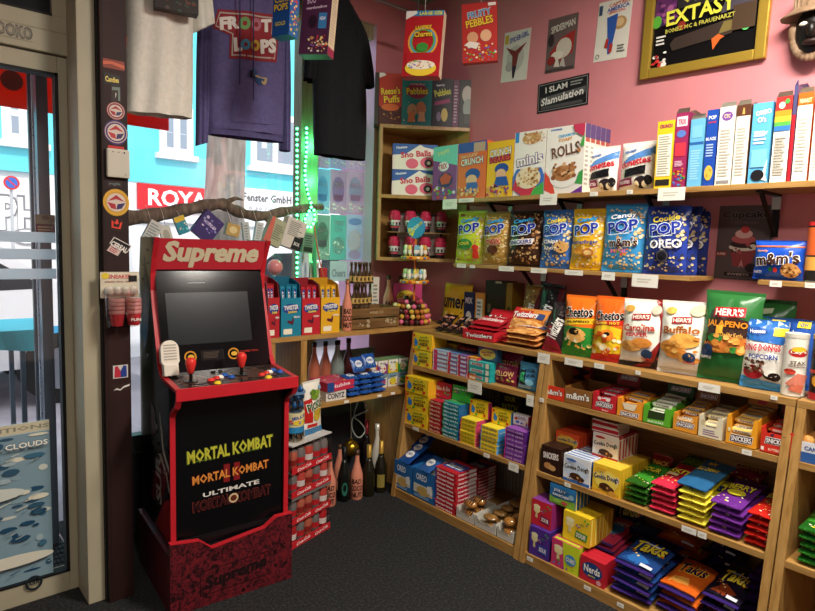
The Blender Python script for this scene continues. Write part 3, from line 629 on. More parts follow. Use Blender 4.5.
def bag_fn(w, h, d, seed, wr=1.):
    def t(u, v, sgn):
        e = max(0., 1 - abs(2 * u - 1) ** 2.2) ** .72
        q = min(1., max(0., (v - .045) / .91)); p = math.sin(PI * q) ** .55
        n = noise.noise(Vector((u * 5 + seed, v * 6, sgn * 3.1)))
        fold = math.sin(u * 38 + seed) * (.5 + .5 * noise.noise(Vector((u * 9, seed, 1)))) * (math.exp(-q * 7) + math.exp(-(1 - q) * 7))
        return d / 2 * e * p * (1 + .16 * wr * n) + wr * .0035 * e * fold * min(1, p * 2) + .0012
    def f(x, y, lay=0, sgn=-1):
        u, v = x / w, y / h
        q = min(1., max(0., (v - .045) / .91)); p = math.sin(PI * q) ** .55
        xx = (u - .5) * w * (1 - .035 * p + .012 * math.sin(v * 23 + seed))
        yy = sgn * (t(u, v, sgn) + .0006 * lay + (.002 if lay else 0))
        if v < .045 or v > .955: yy += .0015 * math.sin(u * 60)
        return (xx, yy, y)
    return f
def bag_mesh(w, h, d, base, front=(), back=None, seam=None, seed=1, rough=.25, wr=1., nu=22, nv=26, metal=0.):
    b = B(); f = bag_fn(w, h, d, seed, wr); MB = M(base, rough, metal); MBk = M(back or base, rough, metal); MS = M(seam or base, rough, metal)
    for sgn in (-1, 1):
        vs = [f(w * i / nu, h * j / nv, 0, sgn) for j in range(nv + 1) for i in range(nu + 1)]
        fs = []; fe = []
        for j in range(nv):
            for i in range(nu):
                a = j * (nu + 1) + i; q = (a, a + 1, a + nu + 2, a + nu + 1)
                (fe if j == 0 or j == nv - 1 else fs).append(q if sgn < 0 else q[::-1])
        b.add(vs, fs, MB if sgn < 0 else MBk, None, True); b.add(vs, fe, MS, None, True)
    if front: b.decal_map(front, w, h, lambda x, y, l: f(x, y, l, -1), rough)
    return b.mesh('bag')
def bar_mesh(L, W, H, base, text='', tc='#ffffff', end=None, stripe=None, seed=0, rough=.28):
    """wrapped candy bar lying along X, label on top and front"""
    b = B(); n = 10; st = [(-.5, .12), (-.47, .16), (-.43, .8), (-.38, 1), (.38, 1), (.43, .8), (.47, .16), (.5, .12)]
    rings = []
    for x, k in st: rings.append([(x * L, W / 2 * (.86 + .14 * (1 - k)) * math.copysign(abs(math.cos(2 * PI * i / n)) ** .6, math.cos(2 * PI * i / n)), H / 2 + H / 2 * k * math.copysign(abs(math.sin(2 * PI * i / n)) ** .6, math.sin(2 * PI * i / n))) for i in range(n)])
    for j in range(len(rings) - 1):
        c = (end or base) if j in (0, 1, 5, 6) else base
        vs = rings[j] + rings[j + 1]; b.add(vs, [(i, n + i, n + (i + 1) % n, (i + 1) % n) for i in range(n)], M(c, rough), None, True)
    for r in (rings[0], rings[-1]): b.add(r, [tuple(range(n)), tuple(range(n))[::-1]], M(end or base, rough))
    d = []
    if stripe: d.append(('r', .02, .15, .98, .85, stripe))
    if text: d.append(('t', text, .5, .5, .8, .55, tc))
    if d:
        b.decal(d, L * .72, W * .55, (-L * .36, -W * .275, H * 1.005), (1, 0, 0), (0, 1, 0), rough=rough)
        b.decal(d, L * .72, H * .6, (-L * .36, -W * .435, H * .2), (1, 0, 0), (0, 0, 1), rough=rough)
    return b.mesh('wrapped_bar')
RZ = -PI / 2
def span(px0, px1, py, X):
    a, c = onX(px0, py, X).y, onX(px1, py, X).y; return (a + c) / 2, abs(a - c)
def hgt(px, py, X, z): return onX(px, py, X).z - z
def box_at(name, label, cat, px0, px1, ptop, pbot, X, z, d, base, group=None, tilt=0, yaw=0, h=None, **k):
    yc, w = span(px0, px1, (ptop + pbot) / 2, X); h = h or hgt((px0 + px1) / 2, ptop, X, z)
    z += d / 2 * math.sin(R(tilt)); o = new(name, carton_mesh(w, h, d, base, **k), None, (X + d / 2, yc, z), (-R(tilt), 0, RZ + R(yaw)))
    return tag(o, label, cat, group)
def bag_at(name, label, cat, px0, px1, ptop, pbot, X, z, d, base, group=None, tilt=6, yaw=0, roll=0, h=None, sc=.95, **k):
    Xs = X + d * .45; yc, w = span(px0, px1, (ptop + pbot) / 2, Xs); h = (h or hgt((px0 + px1) / 2, ptop, Xs + .01, z)) / math.cos(R(tilt))
    o = new(name, bag_mesh(w * sc, h, d, base, seed=rnd.random() * 30, **k), None, (X + d / 2 + .012, yc, z + .002), (-R(tilt), R(roll), RZ + R(yaw)))
    return tag(o, label, cat, group)
WH = '#efece2'
# ================================================================ CEREAL SHELF
X0 = XS + .012; ZC = 1.724
CG = 'cereal boxes facing front on the top wall shelf'
fruit = ['#d8402f', '#e8a02a', '#5aa83a', '#7a3f98', '#3f7fc8']
box_at('cereal_box', 'purple and mint cereal box beside the corner cabinet', 'cereal box', 433, 457, 146, 197, X0, ZC, .055, '#8a3f8a', CG, side='#c8b8d0', front=[('p', [(0, .75), (1, .62), (1, 1), (0, 1)], '#7fd0c0'), ('t', 'TRIPS', .42, .88, .5, .07, '#e8f0a0', 10), ('e', .45, .62, .22, .09, '#f0e8f0', ), ('t', 'TRIX', .42, .62, .36, .1, '#d0305a', 8), ('e', .55, .36, .3, .14, '#3f2a6a'), ('p', [(.3, .4), (.55, .5), (.8, .42), (.7, .3), (.4, .28)], '#cf4a3a'), ('s', 3, 22, .08, .03, .92, .25, .06, fruit + ['#e8d0ea'])])
box_at('cereal_box', 'orange crunch cereal box with a blue top panel', 'cereal box', 458, 486, 142, 197, X0, ZC, .055, '#e8703a', CG, side='#d8602a', front=[('r', 0, .82, 1, 1, '#3f5aa8'), ('r', .55, .82, .95, .98, '#c9a890'), ('t', 'CHOCOLATEY', .4, .76, .6, .06, '#f0d8a0', 4), ('t', 'CRUNCH', .5, .66, .78, .12, '#f4efdc', 4, '#2a3f8a'), ('e', .55, .42, .26, .11, '#2f4fa0'), ('e', .52, .32, .2, .1, '#e8b890'), ('p', [(.3, .1), (.8, .1), (.72, .28), (.36, .28)], '#4060b0'), ('s', 5, 30, .05, .03, .8, .2, .05, ['#e8a860', '#c9844a', '#f0c890'])])
box_at('cereal_box', 'yellow crunch berries cereal box', 'cereal box', 487, 513, 141, 196, X0, ZC, .055, '#f0c02a', CG, side='#e8b020', front=[('t', 'CRUNCH', .5, .80, .8, .13, '#f4efdc', 4, '#2a3f8a'), ('t', 'BERRIES', .5, .68, .8, .1, '#c8304a', 4, '#6a1a3a'), ('e', .58, .5, .26, .1, '#2f4fa0'), ('e', .56, .4, .2, .1, '#e8b890'), ('p', [(.3, .2), (.88, .2), (.78, .36), (.4, .36)], '#2f55a8'), ('s', 6, 34, .05, .03, .9, .2, .05, ['#e8a860', '#c0304a', '#5a3f98', '#f0c890'])])
swirl = ['#d84a3a', '#3f8fd0', '#5ab04a', '#6a3fa0', '#e8a03a']
box_at('cereal_box', 'white minis cereal box with a colourful bowl', 'cereal box', 514, 545, 131, 194, X0, ZC, .06, WH, CG, side='#e0d8c8', front=[('r', .02, .84, .14, 1, '#3f8fd0'), ('e', .55, .88, .3, .09, '#c89a60'), ('s', 1, 40, .3, .8, .95, .97, .035, ['#b8824a', '#d8b080', '#e8d0a8']), ('t', 'minis', .52, .56, .82, .16, '#f4efe8', 6, '#4a2a8a'), ('p', [(0, .1), (.25, .0), (1, 0), (1, .3), (.9, .42), (.12, .42), (0, .3)], '#3f6fc0'), ('p', [(0, .1), (.3, 0), (.7, 0), (.9, .1), (.5, .2), (.1, .3)], '#c8304a'), ('p', [(.6, 0), (1, 0), (1, .2), (.7, .1)], '#4aa84a'), ('e', .5, .27, .4, .17, '#e8d8b8'), ('s', 2, 70, .15, .14, .85, .42, .04, ['#c89a5a', '#d8b078', '#b0803f', '#e8d0a0'])])
dR = [('t', '####', .25, .96, .3, .03, '#3f6fc0'), ('t', 'CINNAMON', .52, .86, .42, .045, '#4aa8d8', 4), ('t', 'TOAST', .5, .80, .36, .045, '#e8a03a', 4), ('t', 'ROLLS', .52, .64, .74, .17, '#6a4a3a', 8, '#f0e8e0'), ('p', [(0, 0), (1, 0), (1, .12), (.9, .3), (.1, .3), (0, .4)], '#e8e0d8'), ('p', [(0, .06), (.2, .0), (.3, .0), (.2, .2), (0, .34)], '#d84a3a'), ('p', [(.7, 0), (1, 0), (1, .1)], '#6a2f8a'), ('p', [(.8, .14), (1, .12), (1, .34), (.9, .3)], '#3f9a4a'), ('e', .5, .24, .36, .16, '#e8e4dc'), ('e', .5, .3, .3, .12, '#b0784a'), ('s', 2, 40, .2, .22, .8, .45, .055, ['#8a5530', '#b0784a', '#d8a878', '#9a6238']), ('p', [(.75, .9), (1, .8), (1, 1), (.7, 1)], '#c83a5a'), ('p', [(.9, .7), (1, .66), (1, .86)], '#4aa84a'), ('e', .88, .62, .05, .03, '#b0784a')]
yc, w = span(546, 584, 160, X0); h = hgt(565, 126, X0, ZC)
me = carton_mesh(w, h, .042, WH, front=dR, rightd=[('r', 0, .8, 1, 1, '#5a4a7a'), ('l', .15, .1, .85, .7, 9, '#a8a29a'), ('r', .1, .74, .9, .8, '#b05a4a')], side='#e6e0d2', top='#8a7a90')
for i in range(5): tag(new('cereal_box', me, None, (X0 + .021 + .0435 * i, yc, ZC), (0, 0, RZ)), 'white cinnamon rolls cereal box, ' + NTH[i] + ' from the front of its row', 'cereal box', 'row of cinnamon rolls boxes')
dD = [('p', [(0, .5), (1, .72), (1, .88), (.3, .68)], '#5a8fd0'), ('t', 'Hostess', .32, .80, .36, .08, '#3a6ab8', 10), ('t', 'donettes', .5, .57, .86, .15, '#c8283a', 10), ('p', [(.2, .27), (.82, .33), (.82, .5), (.24, .42)], '#17171a'), ('p', [(0, .08), (.45, .12), (.45, .26), (0, .24)], '#8a2a4a'), ('t', 'FROSTED', .22, .17, .36, .06, '#f0e0e8', 4), ('e', .72, .16, .2, .12, '#2a2226'), ('e', .58, .12, .07, .07, '#e8d8b0'), ('e', .8, .12, .07, .07, '#e8d8b0'), ('e', .9, .2, .1, .1, '#1c181a')]
bag_at('donut_bag', 'white mini donut bag touching the cinnamon rolls boxes', 'donut bag', 585, 617, 147, 189, X0 + .03, ZC, .07, '#f2efe4', 'white mini donut bags', tilt=4, front=dD)
bag_at('donut_bag', 'white mini donut bag beside the yellow spine-out box', 'donut bag', 618, 654, 142, 188, X0 + .03, ZC, .07, '#f2efe4', 'white mini donut bags', tilt=4, front=dD)
SG = 'cereal boxes turned spine out on the top wall shelf'
txt = [('l', .14, .1, .86, .72, 16, '#b5b0a4')]
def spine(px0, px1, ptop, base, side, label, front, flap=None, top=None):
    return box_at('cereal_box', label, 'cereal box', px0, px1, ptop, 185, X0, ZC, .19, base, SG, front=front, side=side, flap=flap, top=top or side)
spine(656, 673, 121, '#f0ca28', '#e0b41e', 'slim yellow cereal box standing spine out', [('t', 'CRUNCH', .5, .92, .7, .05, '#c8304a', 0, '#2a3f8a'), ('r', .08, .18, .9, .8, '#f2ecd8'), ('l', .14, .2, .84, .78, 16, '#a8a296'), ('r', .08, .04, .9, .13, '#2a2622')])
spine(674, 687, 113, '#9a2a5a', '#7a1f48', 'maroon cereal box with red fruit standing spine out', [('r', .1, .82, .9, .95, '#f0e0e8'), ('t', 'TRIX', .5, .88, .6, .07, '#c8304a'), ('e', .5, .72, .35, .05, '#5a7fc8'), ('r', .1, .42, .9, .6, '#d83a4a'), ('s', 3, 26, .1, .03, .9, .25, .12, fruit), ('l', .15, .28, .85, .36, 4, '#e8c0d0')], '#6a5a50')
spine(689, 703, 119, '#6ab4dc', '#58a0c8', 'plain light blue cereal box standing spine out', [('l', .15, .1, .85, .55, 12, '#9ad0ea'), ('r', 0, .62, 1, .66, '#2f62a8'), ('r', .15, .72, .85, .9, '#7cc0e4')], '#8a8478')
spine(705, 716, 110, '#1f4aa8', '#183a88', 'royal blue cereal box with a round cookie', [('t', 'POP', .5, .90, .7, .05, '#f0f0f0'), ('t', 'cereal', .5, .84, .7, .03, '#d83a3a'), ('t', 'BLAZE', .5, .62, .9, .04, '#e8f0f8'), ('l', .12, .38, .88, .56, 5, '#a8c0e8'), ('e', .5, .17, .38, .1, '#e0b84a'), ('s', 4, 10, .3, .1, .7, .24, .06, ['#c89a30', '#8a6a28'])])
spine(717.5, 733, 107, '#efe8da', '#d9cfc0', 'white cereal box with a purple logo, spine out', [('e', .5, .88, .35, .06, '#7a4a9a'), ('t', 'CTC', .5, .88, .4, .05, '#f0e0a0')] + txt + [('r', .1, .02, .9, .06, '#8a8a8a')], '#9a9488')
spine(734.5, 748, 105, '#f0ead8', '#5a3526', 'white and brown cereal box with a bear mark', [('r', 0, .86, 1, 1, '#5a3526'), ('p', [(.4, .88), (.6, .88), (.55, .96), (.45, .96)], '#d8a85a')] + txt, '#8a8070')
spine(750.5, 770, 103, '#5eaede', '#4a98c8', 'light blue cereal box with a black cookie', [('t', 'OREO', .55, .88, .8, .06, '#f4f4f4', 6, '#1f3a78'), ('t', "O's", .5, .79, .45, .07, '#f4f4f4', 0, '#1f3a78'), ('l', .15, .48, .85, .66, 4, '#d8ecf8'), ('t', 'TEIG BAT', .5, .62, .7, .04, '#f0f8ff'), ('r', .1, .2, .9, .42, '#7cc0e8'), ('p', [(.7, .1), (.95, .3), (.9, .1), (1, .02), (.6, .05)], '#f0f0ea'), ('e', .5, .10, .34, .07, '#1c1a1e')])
spine(773, 789, 97, '#f2eee0', '#b02a2a', 'white cereal box with a rainbow top, spine out', [('r', 0, .84, 1, 1, '#c83230'), ('r', 0, .77, 1, .84, '#e8902a'), ('r', 0, .71, 1, .77, '#e8d03a'), ('r', 0, .66, 1, .71, '#58a84a'), ('r', 0, .6, 1, .66, '#3a78c0'), ('e', .4, .9, .2, .04, '#e8e0d0'), ('e', .72, .94, .15, .03, '#4a9a4a'), ('l', .14, .08, .86, .54, 14, '#b5b0a4')], '#6b5a4e')
spine(790.5, 794, 86, '#a8202c', '#5a4a6a', 'narrow red box sliver behind the orange cereal box', [('r', 0, .7, 1, 1, '#4a4a72')], '#4a4a72')
spine(795, 810, 93, '#f0e8d8', '#d8581e', 'white cereal box with an orange header, spine out', [('r', 0, .86, 1, 1, '#e0621e'), ('t', 'PEANUT', .5, .91, .8, .05, '#f8e8b0')] + txt, '#7a6a58')
spine(812, 826, 98, '#eee6d6', '#d9cfc0', 'white cereal box cut by the right photo edge', txt, None)

# ================================================================ POPCORN SHELF
ZP = 1.362; PG = 'popcorn bags standing on the wall shelf'; XP = XS + .014
kern = ['#e8d8a8', '#f0e4c0', '#d8b878', '#c89a58']
def pop(px0, px1, ptop, label, base, name1, c1, extra, seam=None, kc=kern, X=XP, py=268):
    d = [('s', len(extra), 80, .06, .05, .94, .5, .036, kc), ('s', 77, 30, .62, .5, .97, .93, .036, kc), ('s', 7, 12, .1, .88, .9, .94, .03, kc),
         ('t', name1, .5, .81, .62, .09, c1, 8, '#1c3f98'), ('t', 'POP', .5, .66, .72, .17, '#20349a', 8, '#d8e4f4'), ('t', '~~~~~~', .45, .55, .5, .02, '#e8f0f0', 6)] + extra
    return bag_at('popcorn_bag', label, 'popcorn bag', px0, px1, ptop, py, X, ZP, .07, base, PG, tilt=3, yaw=6, sc=1.0, front=d, seam=seam or base)
pop(455.5, 482, 211, 'lime yellow popcorn bag at the left end of its shelf', '#c8d838', 'Candy', '#3aa8d8', [('e', .42, .36, .28, .1, '#3f8a3a'), ('t', 'SOUR', .42, .37, .4, .06, '#e8d83a', 4, '#1a2a1a'), ('p', [(.68, .1), (.9, .1), (.86, .26), (.72, .26)], '#d0382a'), ('e', .79, .3, .1, .05, '#d0382a'), ('r', .15, .9, .3, .93, '#8a3a2a')], '#a8c030')
pop(482, 507, 212, 'gold caramel popcorn bag with red lettering', '#b8944a', 'Candy', '#3aa8d8', [('t', 'TWIX', .52, .42, .56, .11, '#c0262e', 6, '#f0e0c0'), ('e', .5, .28, .2, .08, '#5a3420')], '#8a6a34', ['#d8b060', '#e8d090', '#a87a38', '#f0e0b0'])
pop(507.5, 539, 211, 'dark brown chocolate popcorn bag', '#3c241a', 'Candy', '#3aa8d8', [('p', [(.1, .36), (.82, .4), (.86, .5), (.14, .46)], '#f0e8e0'), ('t', 'SNICKERS', .47, .43, .66, .07, '#1f3f98', 4)], '#2c1a12', ['#8a5c38', '#b8844e', '#d8b078', '#5a3620'])
pop(540.5, 570, 210, 'blue cookie popcorn bag right of the dark brown one', '#3f6fb8', 'Cookie', '#f0d83a', [('t', 'Chips', .42, .44, .5, .09, '#f4f0e4', 4, '#1f3f88'), ('t', 'Ahoy!', .42, .33, .5, .09, '#f4f0e4', 4, '#1f3f88'), ('e', .75, .36, .2, .1, '#c89a5a'), ('s', 8, 7, .62, .28, .88, .44, .03, ['#3a2418'])], '#35609f')
pop(570.5, 602, 209, 'bright yellow peanut butter popcorn bag', '#e8b428', 'Candy', '#3aa8d8', [('t', 'Butterfinger', .48, .44, .84, .08, '#1f3f98', 3), ('e', .3, .3, .16, .06, '#e09a30'), ('e', .62, .28, .18, .07, '#b8702a'), ('e', .62, .28, .12, .04, '#e8c078')], '#d8a41e')
pop(602.5, 643, 204, 'sky blue popcorn bag with candy-coated lentils', '#3f94cc', 'Candy', '#f0f4f0', [('t', "m&m's", .55, .43, .66, .13, '#4a2a1c', 3, '#f0ece0'), ('t', 'MINI', .45, .30, .36, .06, '#e87ab0'), ('s', 9, 14, .3, .25, .7, .33, .03, ['#d83a2a', '#e8c03a', '#3a9a3a', '#e87a2a'])], '#3486bc')
dO = [('t', 'OREO', .55, .44, .74, .13, '#f4f4f8', 3, '#1a2a68'), ('e', .5, .26, .17, .09, '#1a1a20'), ('o', .5, .26, .14, .11, '#4a4a58')]
pop(644, 686, 206, 'navy cookie popcorn bag in front at the right end', '#2a3f98', 'Cookie', '#f0d83a', dO, '#22347e', ['#c8b888', '#d8c898', '#3a3a48', '#e8dcb8'])
for i, (lb, a, c) in enumerate((('navy cookie popcorn bag right behind the front navy bag', 657, 699), ('navy cookie popcorn bag rearmost at the shelf end', 671, 709))):
    pop(a - 2, c - 2, 207 + i * 2, lb, '#2a3f98', 'Cookie', '#f0d83a', dO, '#22347e', ['#c8b888', '#d8c898', '#3a3a48', '#e8dcb8'], XP + .085 + .085 * i)
# cupcake sign + candy bag + crisp tube on the short shelf
def wall_plate(name, label, cat, pts, base, design, th=.004, rough=.4, eps=.0003):
    """flat plate on the pink wall, from its top-left / bottom-right photo corners"""
    (ax, ay), (bx, by), (cx_, cy_), (dx_, dy_) = pts    # TL TR BR BL
    P = [onX(*p, XW) for p in pts]; yl = (P[0].y + P[3].y) / 2; yr = (P[1].y + P[2].y) / 2; zt_ = (P[0].z + P[1].z) / 2; zb_ = (P[2].z + P[3].z) / 2
    w, h = yl - yr, zt_ - zb_; rot = math.atan2((P[1].z - P[0].z), w)
    b = B(); b.box(-w / 2, -th, -h / 2, w / 2, -.0005, h / 2, M(base, rough)); b.decal(design, w, h, (-w / 2, -th, -h / 2), (1, 0, 0), (0, 0, 1), eps, rough)
    o = b.build(name, None, (XW, (yl + yr) / 2, (zt_ + zb_) / 2), (0, -rot, RZ)); return tag(o, label, cat)
wall_plate('tin_sign', 'dark brown tin cupcake sign on the pink wall', 'sign', [(720, 206), (774, 205), (770, 280), (714, 280)], '#5c4d4b', [('t', 'Cupcake', .5, .87, .86, .12, '#1c1514', 0, '#8e7a76'), ('t', '1 CUPPER BAR', .5, .77, .5, .03, '#7a6864'), ('r', .0, .31, .22, .38, '#8a3a36'), ('t', 'SUPER', .11, .345, .17, .03, '#e0c8c0'), ('p', [(.34, .18), (.66, .18), (.74, .44), (.26, .44)], '#8f3a3c'), ('e', .5, .44, .26, .05, '#e0d4bc'), ('e', .5, .48, .24, .05, '#3a1c1c'), ('e', .5, .55, .22, .06, '#b85a5c'), ('e', .5, .62, .16, .06, '#d8a8a0'), ('e', .52, .68, .08, .05, '#c03a3a'), ('s', 4, 12, .3, .36, .7, .5, .04, ['#2c1616', '#e0d4bc', '#b05052']), ('p', [(.45, .16), (.5, .28), (.55, .16), (.5, .2)], '#c88a84'), ('e', .68, .17, .1, .06, '#2a1616'), ('r', .2, .05, .72, .1, '#241a1a'), ('t', 'SWEETS', .46, .075, .4, .03, '#b09a90')], th=.003)
ZM = 1.366
bag_at('candy_pouch', 'wide royal blue candy pouch below the cupcake sign', 'candy bag', 751, 805, 241, 281, XS + .012, ZM, .07, '#1f4fb8', tilt=3, wr=.8, front=[('r', 0, .82, 1, .86, '#c86a3a'), ('t', 'family', .2, .72, .25, .06, '#e8a03a'), ('t', "m&m's", .5, .53, .86, .30, '#3d2418', 5, '#f2ece0'), ('e', .78, .24, .18, .18, '#c08a4a'), ('s', 3, 26, .62, .1, .95, .36, .03, ['#e0b878', '#8a5a30', '#d8a060', '#5a3420']), ('e', .4, .26, .04, .06, '#2a7a3a'), ('e', .5, .24, .04, .06, '#d83a2a'), ('t', 'PARTY', .14, .18, .18, .07, '#f0f0f0')], seam='#1a45a2')
p = onX(812, 250, XS + .05); tt_ = thing('crisp_tube', 'orange and black crisp tube beside the blue candy pouch', 'tube', (XS + .06, p.y - .018, ZM))
b = B(); hh = hgt(810, 222, XS + .05, ZM); b.cyl(.037, .006, hh - .012, M('#1b1716', .4), None, 24); b.cyl(.0373, hh * .45, hh - .02, M('#d8622a', .4), None, 24); b.cyl(.0376, hh * .2, hh * .42, M('#e0a04a', .4), None, 24); b.build('body', tt_)
b = B(); b.cyl(.038, hh - .014, hh, M('#c8262a', .3), None, 24); b.build('lid', tt_); b = B(); b.cyl(.038, 0, .006, M('#9a9a98', .3, .8), None, 24); b.build('rim', tt_)

# ================================================================ CHIP ROW
XC = FX(Z4) + .012; KG = 'chip bags standing along the oak rack top'
def chip(px0, px1, ptop, pbot, label, base, front, X=XC, d=.085, tilt=6, seam=None, roll=0, **k):
    return bag_at('chip_bag', label, 'chip bag', px0, px1, ptop, pbot, X, Z4, d, base, KG, tilt, 7, roll, front=front, seam=seam or base, **k)
bag_at('licorice_bag', 'black and red licorice bag leaning beside the cheese snacks', 'candy bag', 541, 563, 303, 349, XC + .0, Z4, .06, '#2a2022', None, 14, 0, 4, front=[('r', 0, .0, .5, .5, '#8a1c2a'), ('p', [(0, .0), (1, .0), (.8, .18), (0, .5)], '#8a1c2a'), ('t', 'Twizzlers', .5, .46, .9, .26, '#f0ece4', 76), ('s', 3, 12, .5, .6, .9, .95, .08, ['#5a5252', '#3a3032'])])
cheeto = [('e', .62, .5, .16, .08, '#f0a02a')]
chip(561, 594, 296, 353, 'orange and green cheese snack bag', '#e8701e', [('r', 0, 0, 1, .48, '#2f8a34'), ('p', [(0, .48), (1, .55), (1, .64), (0, .58)], '#f0c02a'), ('t', 'Cheetos', .48, .72, .84, .17, '#16120e', 5, '#f0ece0'), ('t', 'JALAPENO', .5, .56, .7, .05, '#2a2a1a', 4), ('e', .5, .34, .3, .12, '#e8b060'), ('e', .45, .40, .16, .06, '#221c16'), ('s', 3, 18, .15, .06, .9, .34, .06, ['#e8b850', '#f0d080', '#3a9a3e', '#f4ead0'])], roll=0)
chip(591, 623, 297, 360, 'orange and yellow flaming cheese snack bag', '#e8641e', [('r', 0, 0, 1, .12, '#c82a22'), ('p', [(0, .1), (1, .14), (1, .5), (.5, .56), (0, .5)], '#f0c82a'), ('t', 'Cheetos', .52, .70, .86, .15, '#16120e', 6, '#f0ece0'), ('p', [(0, .54), (1, .58), (1, .64), (0, .6)], '#c82a22'), ('t', 'FLAMIN HOT', .5, .585, .75, .045, '#f0d03a', 3), ('e', .55, .4, .2, .09, '#e8872a'), ('e', .55, .42, .1, .03, '#1c1612'), ('s', 6, 22, .1, .1, .95, .42, .08, ['#e8701e', '#f4e0a0', '#f8f0d0', '#d85a1a'])], roll=0)
chip(619, 666, 300, 369, 'white crisp bag with a red and black right edge', '#ece8dc', [('p', [(.72, 1), (1, 1), (1, 0), (.3, 0), (.6, .1), (.9, .4), (.88, .7)], '#8e2420'), ('p', [(.88, 1), (1, 1), (1, 0), (.55, 0), (.8, .1), (.97, .5)], '#1c1614'), ('r', 0, 0, .9, .07, '#2a2422'), ('p', [(.28, .68), (.68, .70), (.68, .79), (.28, .77)], '#a81e26'), ('t', "HERR'S", .48, .735, .36, .06, '#f4ecdc', 3), ('t', 'Carolina', .45, .575, .7, .1, '#b8301e', 4, '#f0e0d0'), ('t', 'REAPER', .42, .475, .5, .06, '#c8302a', 3), ('e', .3, .3, .26, .08, '#e0a050'), ('e', .55, .36, .22, .07, '#d88a3a'), ('e', .2, .85, .12, .05, '#e0a04a'), ('e', .78, .85, .1, .07, '#d8c0a8'), ('e', .66, .2, .12, .07, '#2c3f5a'), ('t', 'RIPPLE', .66, .13, .22, .03, '#c83a2a')], d=.1, roll=-1)
chip(657, 706, 302, 381, 'white crisp bag with large orange crisps', '#ece8dc', [('r', 0, 0, 1, .07, '#cfcbbf'), ('p', [(.3, .68), (.72, .70), (.72, .79), (.3, .77)], '#a81e26'), ('t', "HERR'S", .51, .735, .38, .06, '#f4ecdc', 3), ('t', 'Buffalo', .5, .60, .78, .1, '#a85a1e', 3, '#f0dcc0'), ('e', .35, .36, .3, .1, '#e09a40'), ('e', .6, .46, .3, .1, '#e8a84e'), ('e', .45, .28, .26, .07, '#d88a38'), ('e', .25, .86, .12, .05, '#e8b85a'), ('e', .8, .88, .16, .08, '#e0c8a0'), ('s', 9, 16, .1, .2, .9, .5, .06, ['#f0b860', '#d88a3a']), ('e', .72, .24, .13, .07, '#2c3f5a'), ('t', 'RIPPLE', .72, .17, .24, .03, '#c83a2a')], d=.1, roll=-1)
dH = [('p', [(.12, .36), (.98, .40), (.98, .66), (.16, .78)], '#3a2620'), ('p', [(.08, .3), (.9, .34), (.95, .5), (.6, .5), (.1, .42)], '#d8823a'), ('p', [(.22, .70), (.76, .72), (.76, .83), (.22, .81)], '#b01e28'), ('t', "HERR'S", .49, .765, .48, .08, '#f4ecdc', 2), ('t', 'JALAPENO', .47, .625, .72, .085, '#e8922a', 0, '#6a1f14'), ('t', 'Cheddar Kettle', .58, .52, .4, .05, '#d8a04a', 0), ('p', [(.3, .52), (.42, .53), (.42, .62), (.3, .61)], '#f0b03a'), ('e', .3, .47, .14, .05, '#2f7a34'), ('e', .66, .36, .09, .035, '#3f8a3a'), ('s', 5, 14, .3, .34, .9, .5, .07, ['#e8a048', '#d88a38', '#f0b860']), ('e', .17, .32, .12, .08, '#243a5a'), ('t', 'RIPPLE', .17, .25, .2, .03, '#e0d8c8')]
chip(697, 757, 292, 388, 'big green jalapeno crisp bag in front', '#2c6a34', dH, d=.11, roll=1, tilt=6)
chip(736, 792, 300, 388, 'big green crisp bag tucked behind the front one', '#2c6a34', [('p', [(.3, .8), (.6, .84), (.62, .9), (.32, .88)], '#c8d4b0'), ('e', .3, .7, .08, .05, '#a82a28')] + dH[:2], d=.09, X=XC + .14, tilt=4)
chip(740, 785, 321, 391, 'white and blue chocolate popcorn bag', '#ece8de', [('p', [(0, .7), (1, .66), (1, 1), (0, 1)], '#2f68b4'), ('p', [(0, 0), (1, 0), (1, .1), (0, .17)], '#3f8fcc'), ('e', .32, .83, .24, .06, '#2a55a0'), ('t', 'Hostess', .32, .83, .38, .06, '#f0f0f4', 3), ('r', .7, .78, 1, .9, '#f0d83a'), ('t', 'DING DONGS', .46, .60, .88, .10, '#c8283a', 3), ('t', 'POPCORN', .52, .47, .68, .07, '#1f3a88', 2), ('e', .32, .24, .26, .1, '#a8242a'), ('s', 4, 34, .1, .24, .55, .42, .05, ['#5a3826', '#e8e0cc', '#3a241a', '#8a6048']), ('e', .74, .22, .18, .07, '#2a1c18'), ('e', .74, .24, .15, .05, '#f0ece0'), ('e', .82, .2, .14, .06, '#241814')], d=.08)
for i, (a, c, lb) in enumerate(((757, 786, 'blue snack bag with a yellow tag behind the popcorn bag'), (784, 812, 'blue snack bag with a yellow tag behind the white crisp tube'))):
    bag_at('snack_bag', lb, 'snack bag', a, c, 318 + 2 * i, 385, XC + .13, Z4, .05, '#2a55a8', 'blue snack bags at the back', 3, front=[('r', .35, .88, .85, .97, '#f0d83a'), ('t', 'NEW', .6, .925, .34, .05, '#2a3a78'), ('t', 'Lays', .4, .8, .4, .08, '#d8e0f0')])
def tube(label, px, ptop, r, base, lid, design, z=Z4, X=XC + .045):
    h = hgt(px, ptop, X, z); p = onX(px, ptop + 30, X); t = thing('crisp_tube', label, 'tube', (X, p.y, z), (0, 0, R(-60)), 'crisp tubes at the right end')
    b = B(); b.cyl(r, .005, h - .014, M(base, .35), None, 28)
    n = 2 * PI * r * .5
    b.decal_map(design, n, h - .02, lambda x, y, l: ((r + .0006 * l) * math.sin((x / n - .5) * PI), -(r + .0006 * l) * math.cos((x / n - .5) * PI), .005 + y), .35); b.build('body', t)
    b = B(); b.cyl(r + .001, h - .014, h, M(lid, .35), None, 28); b.build('lid', t)
    b = B(); b.cyl(r + .001, 0, .005, M('#a8a8a4', .3, .8), None, 28); b.build('rim', t)
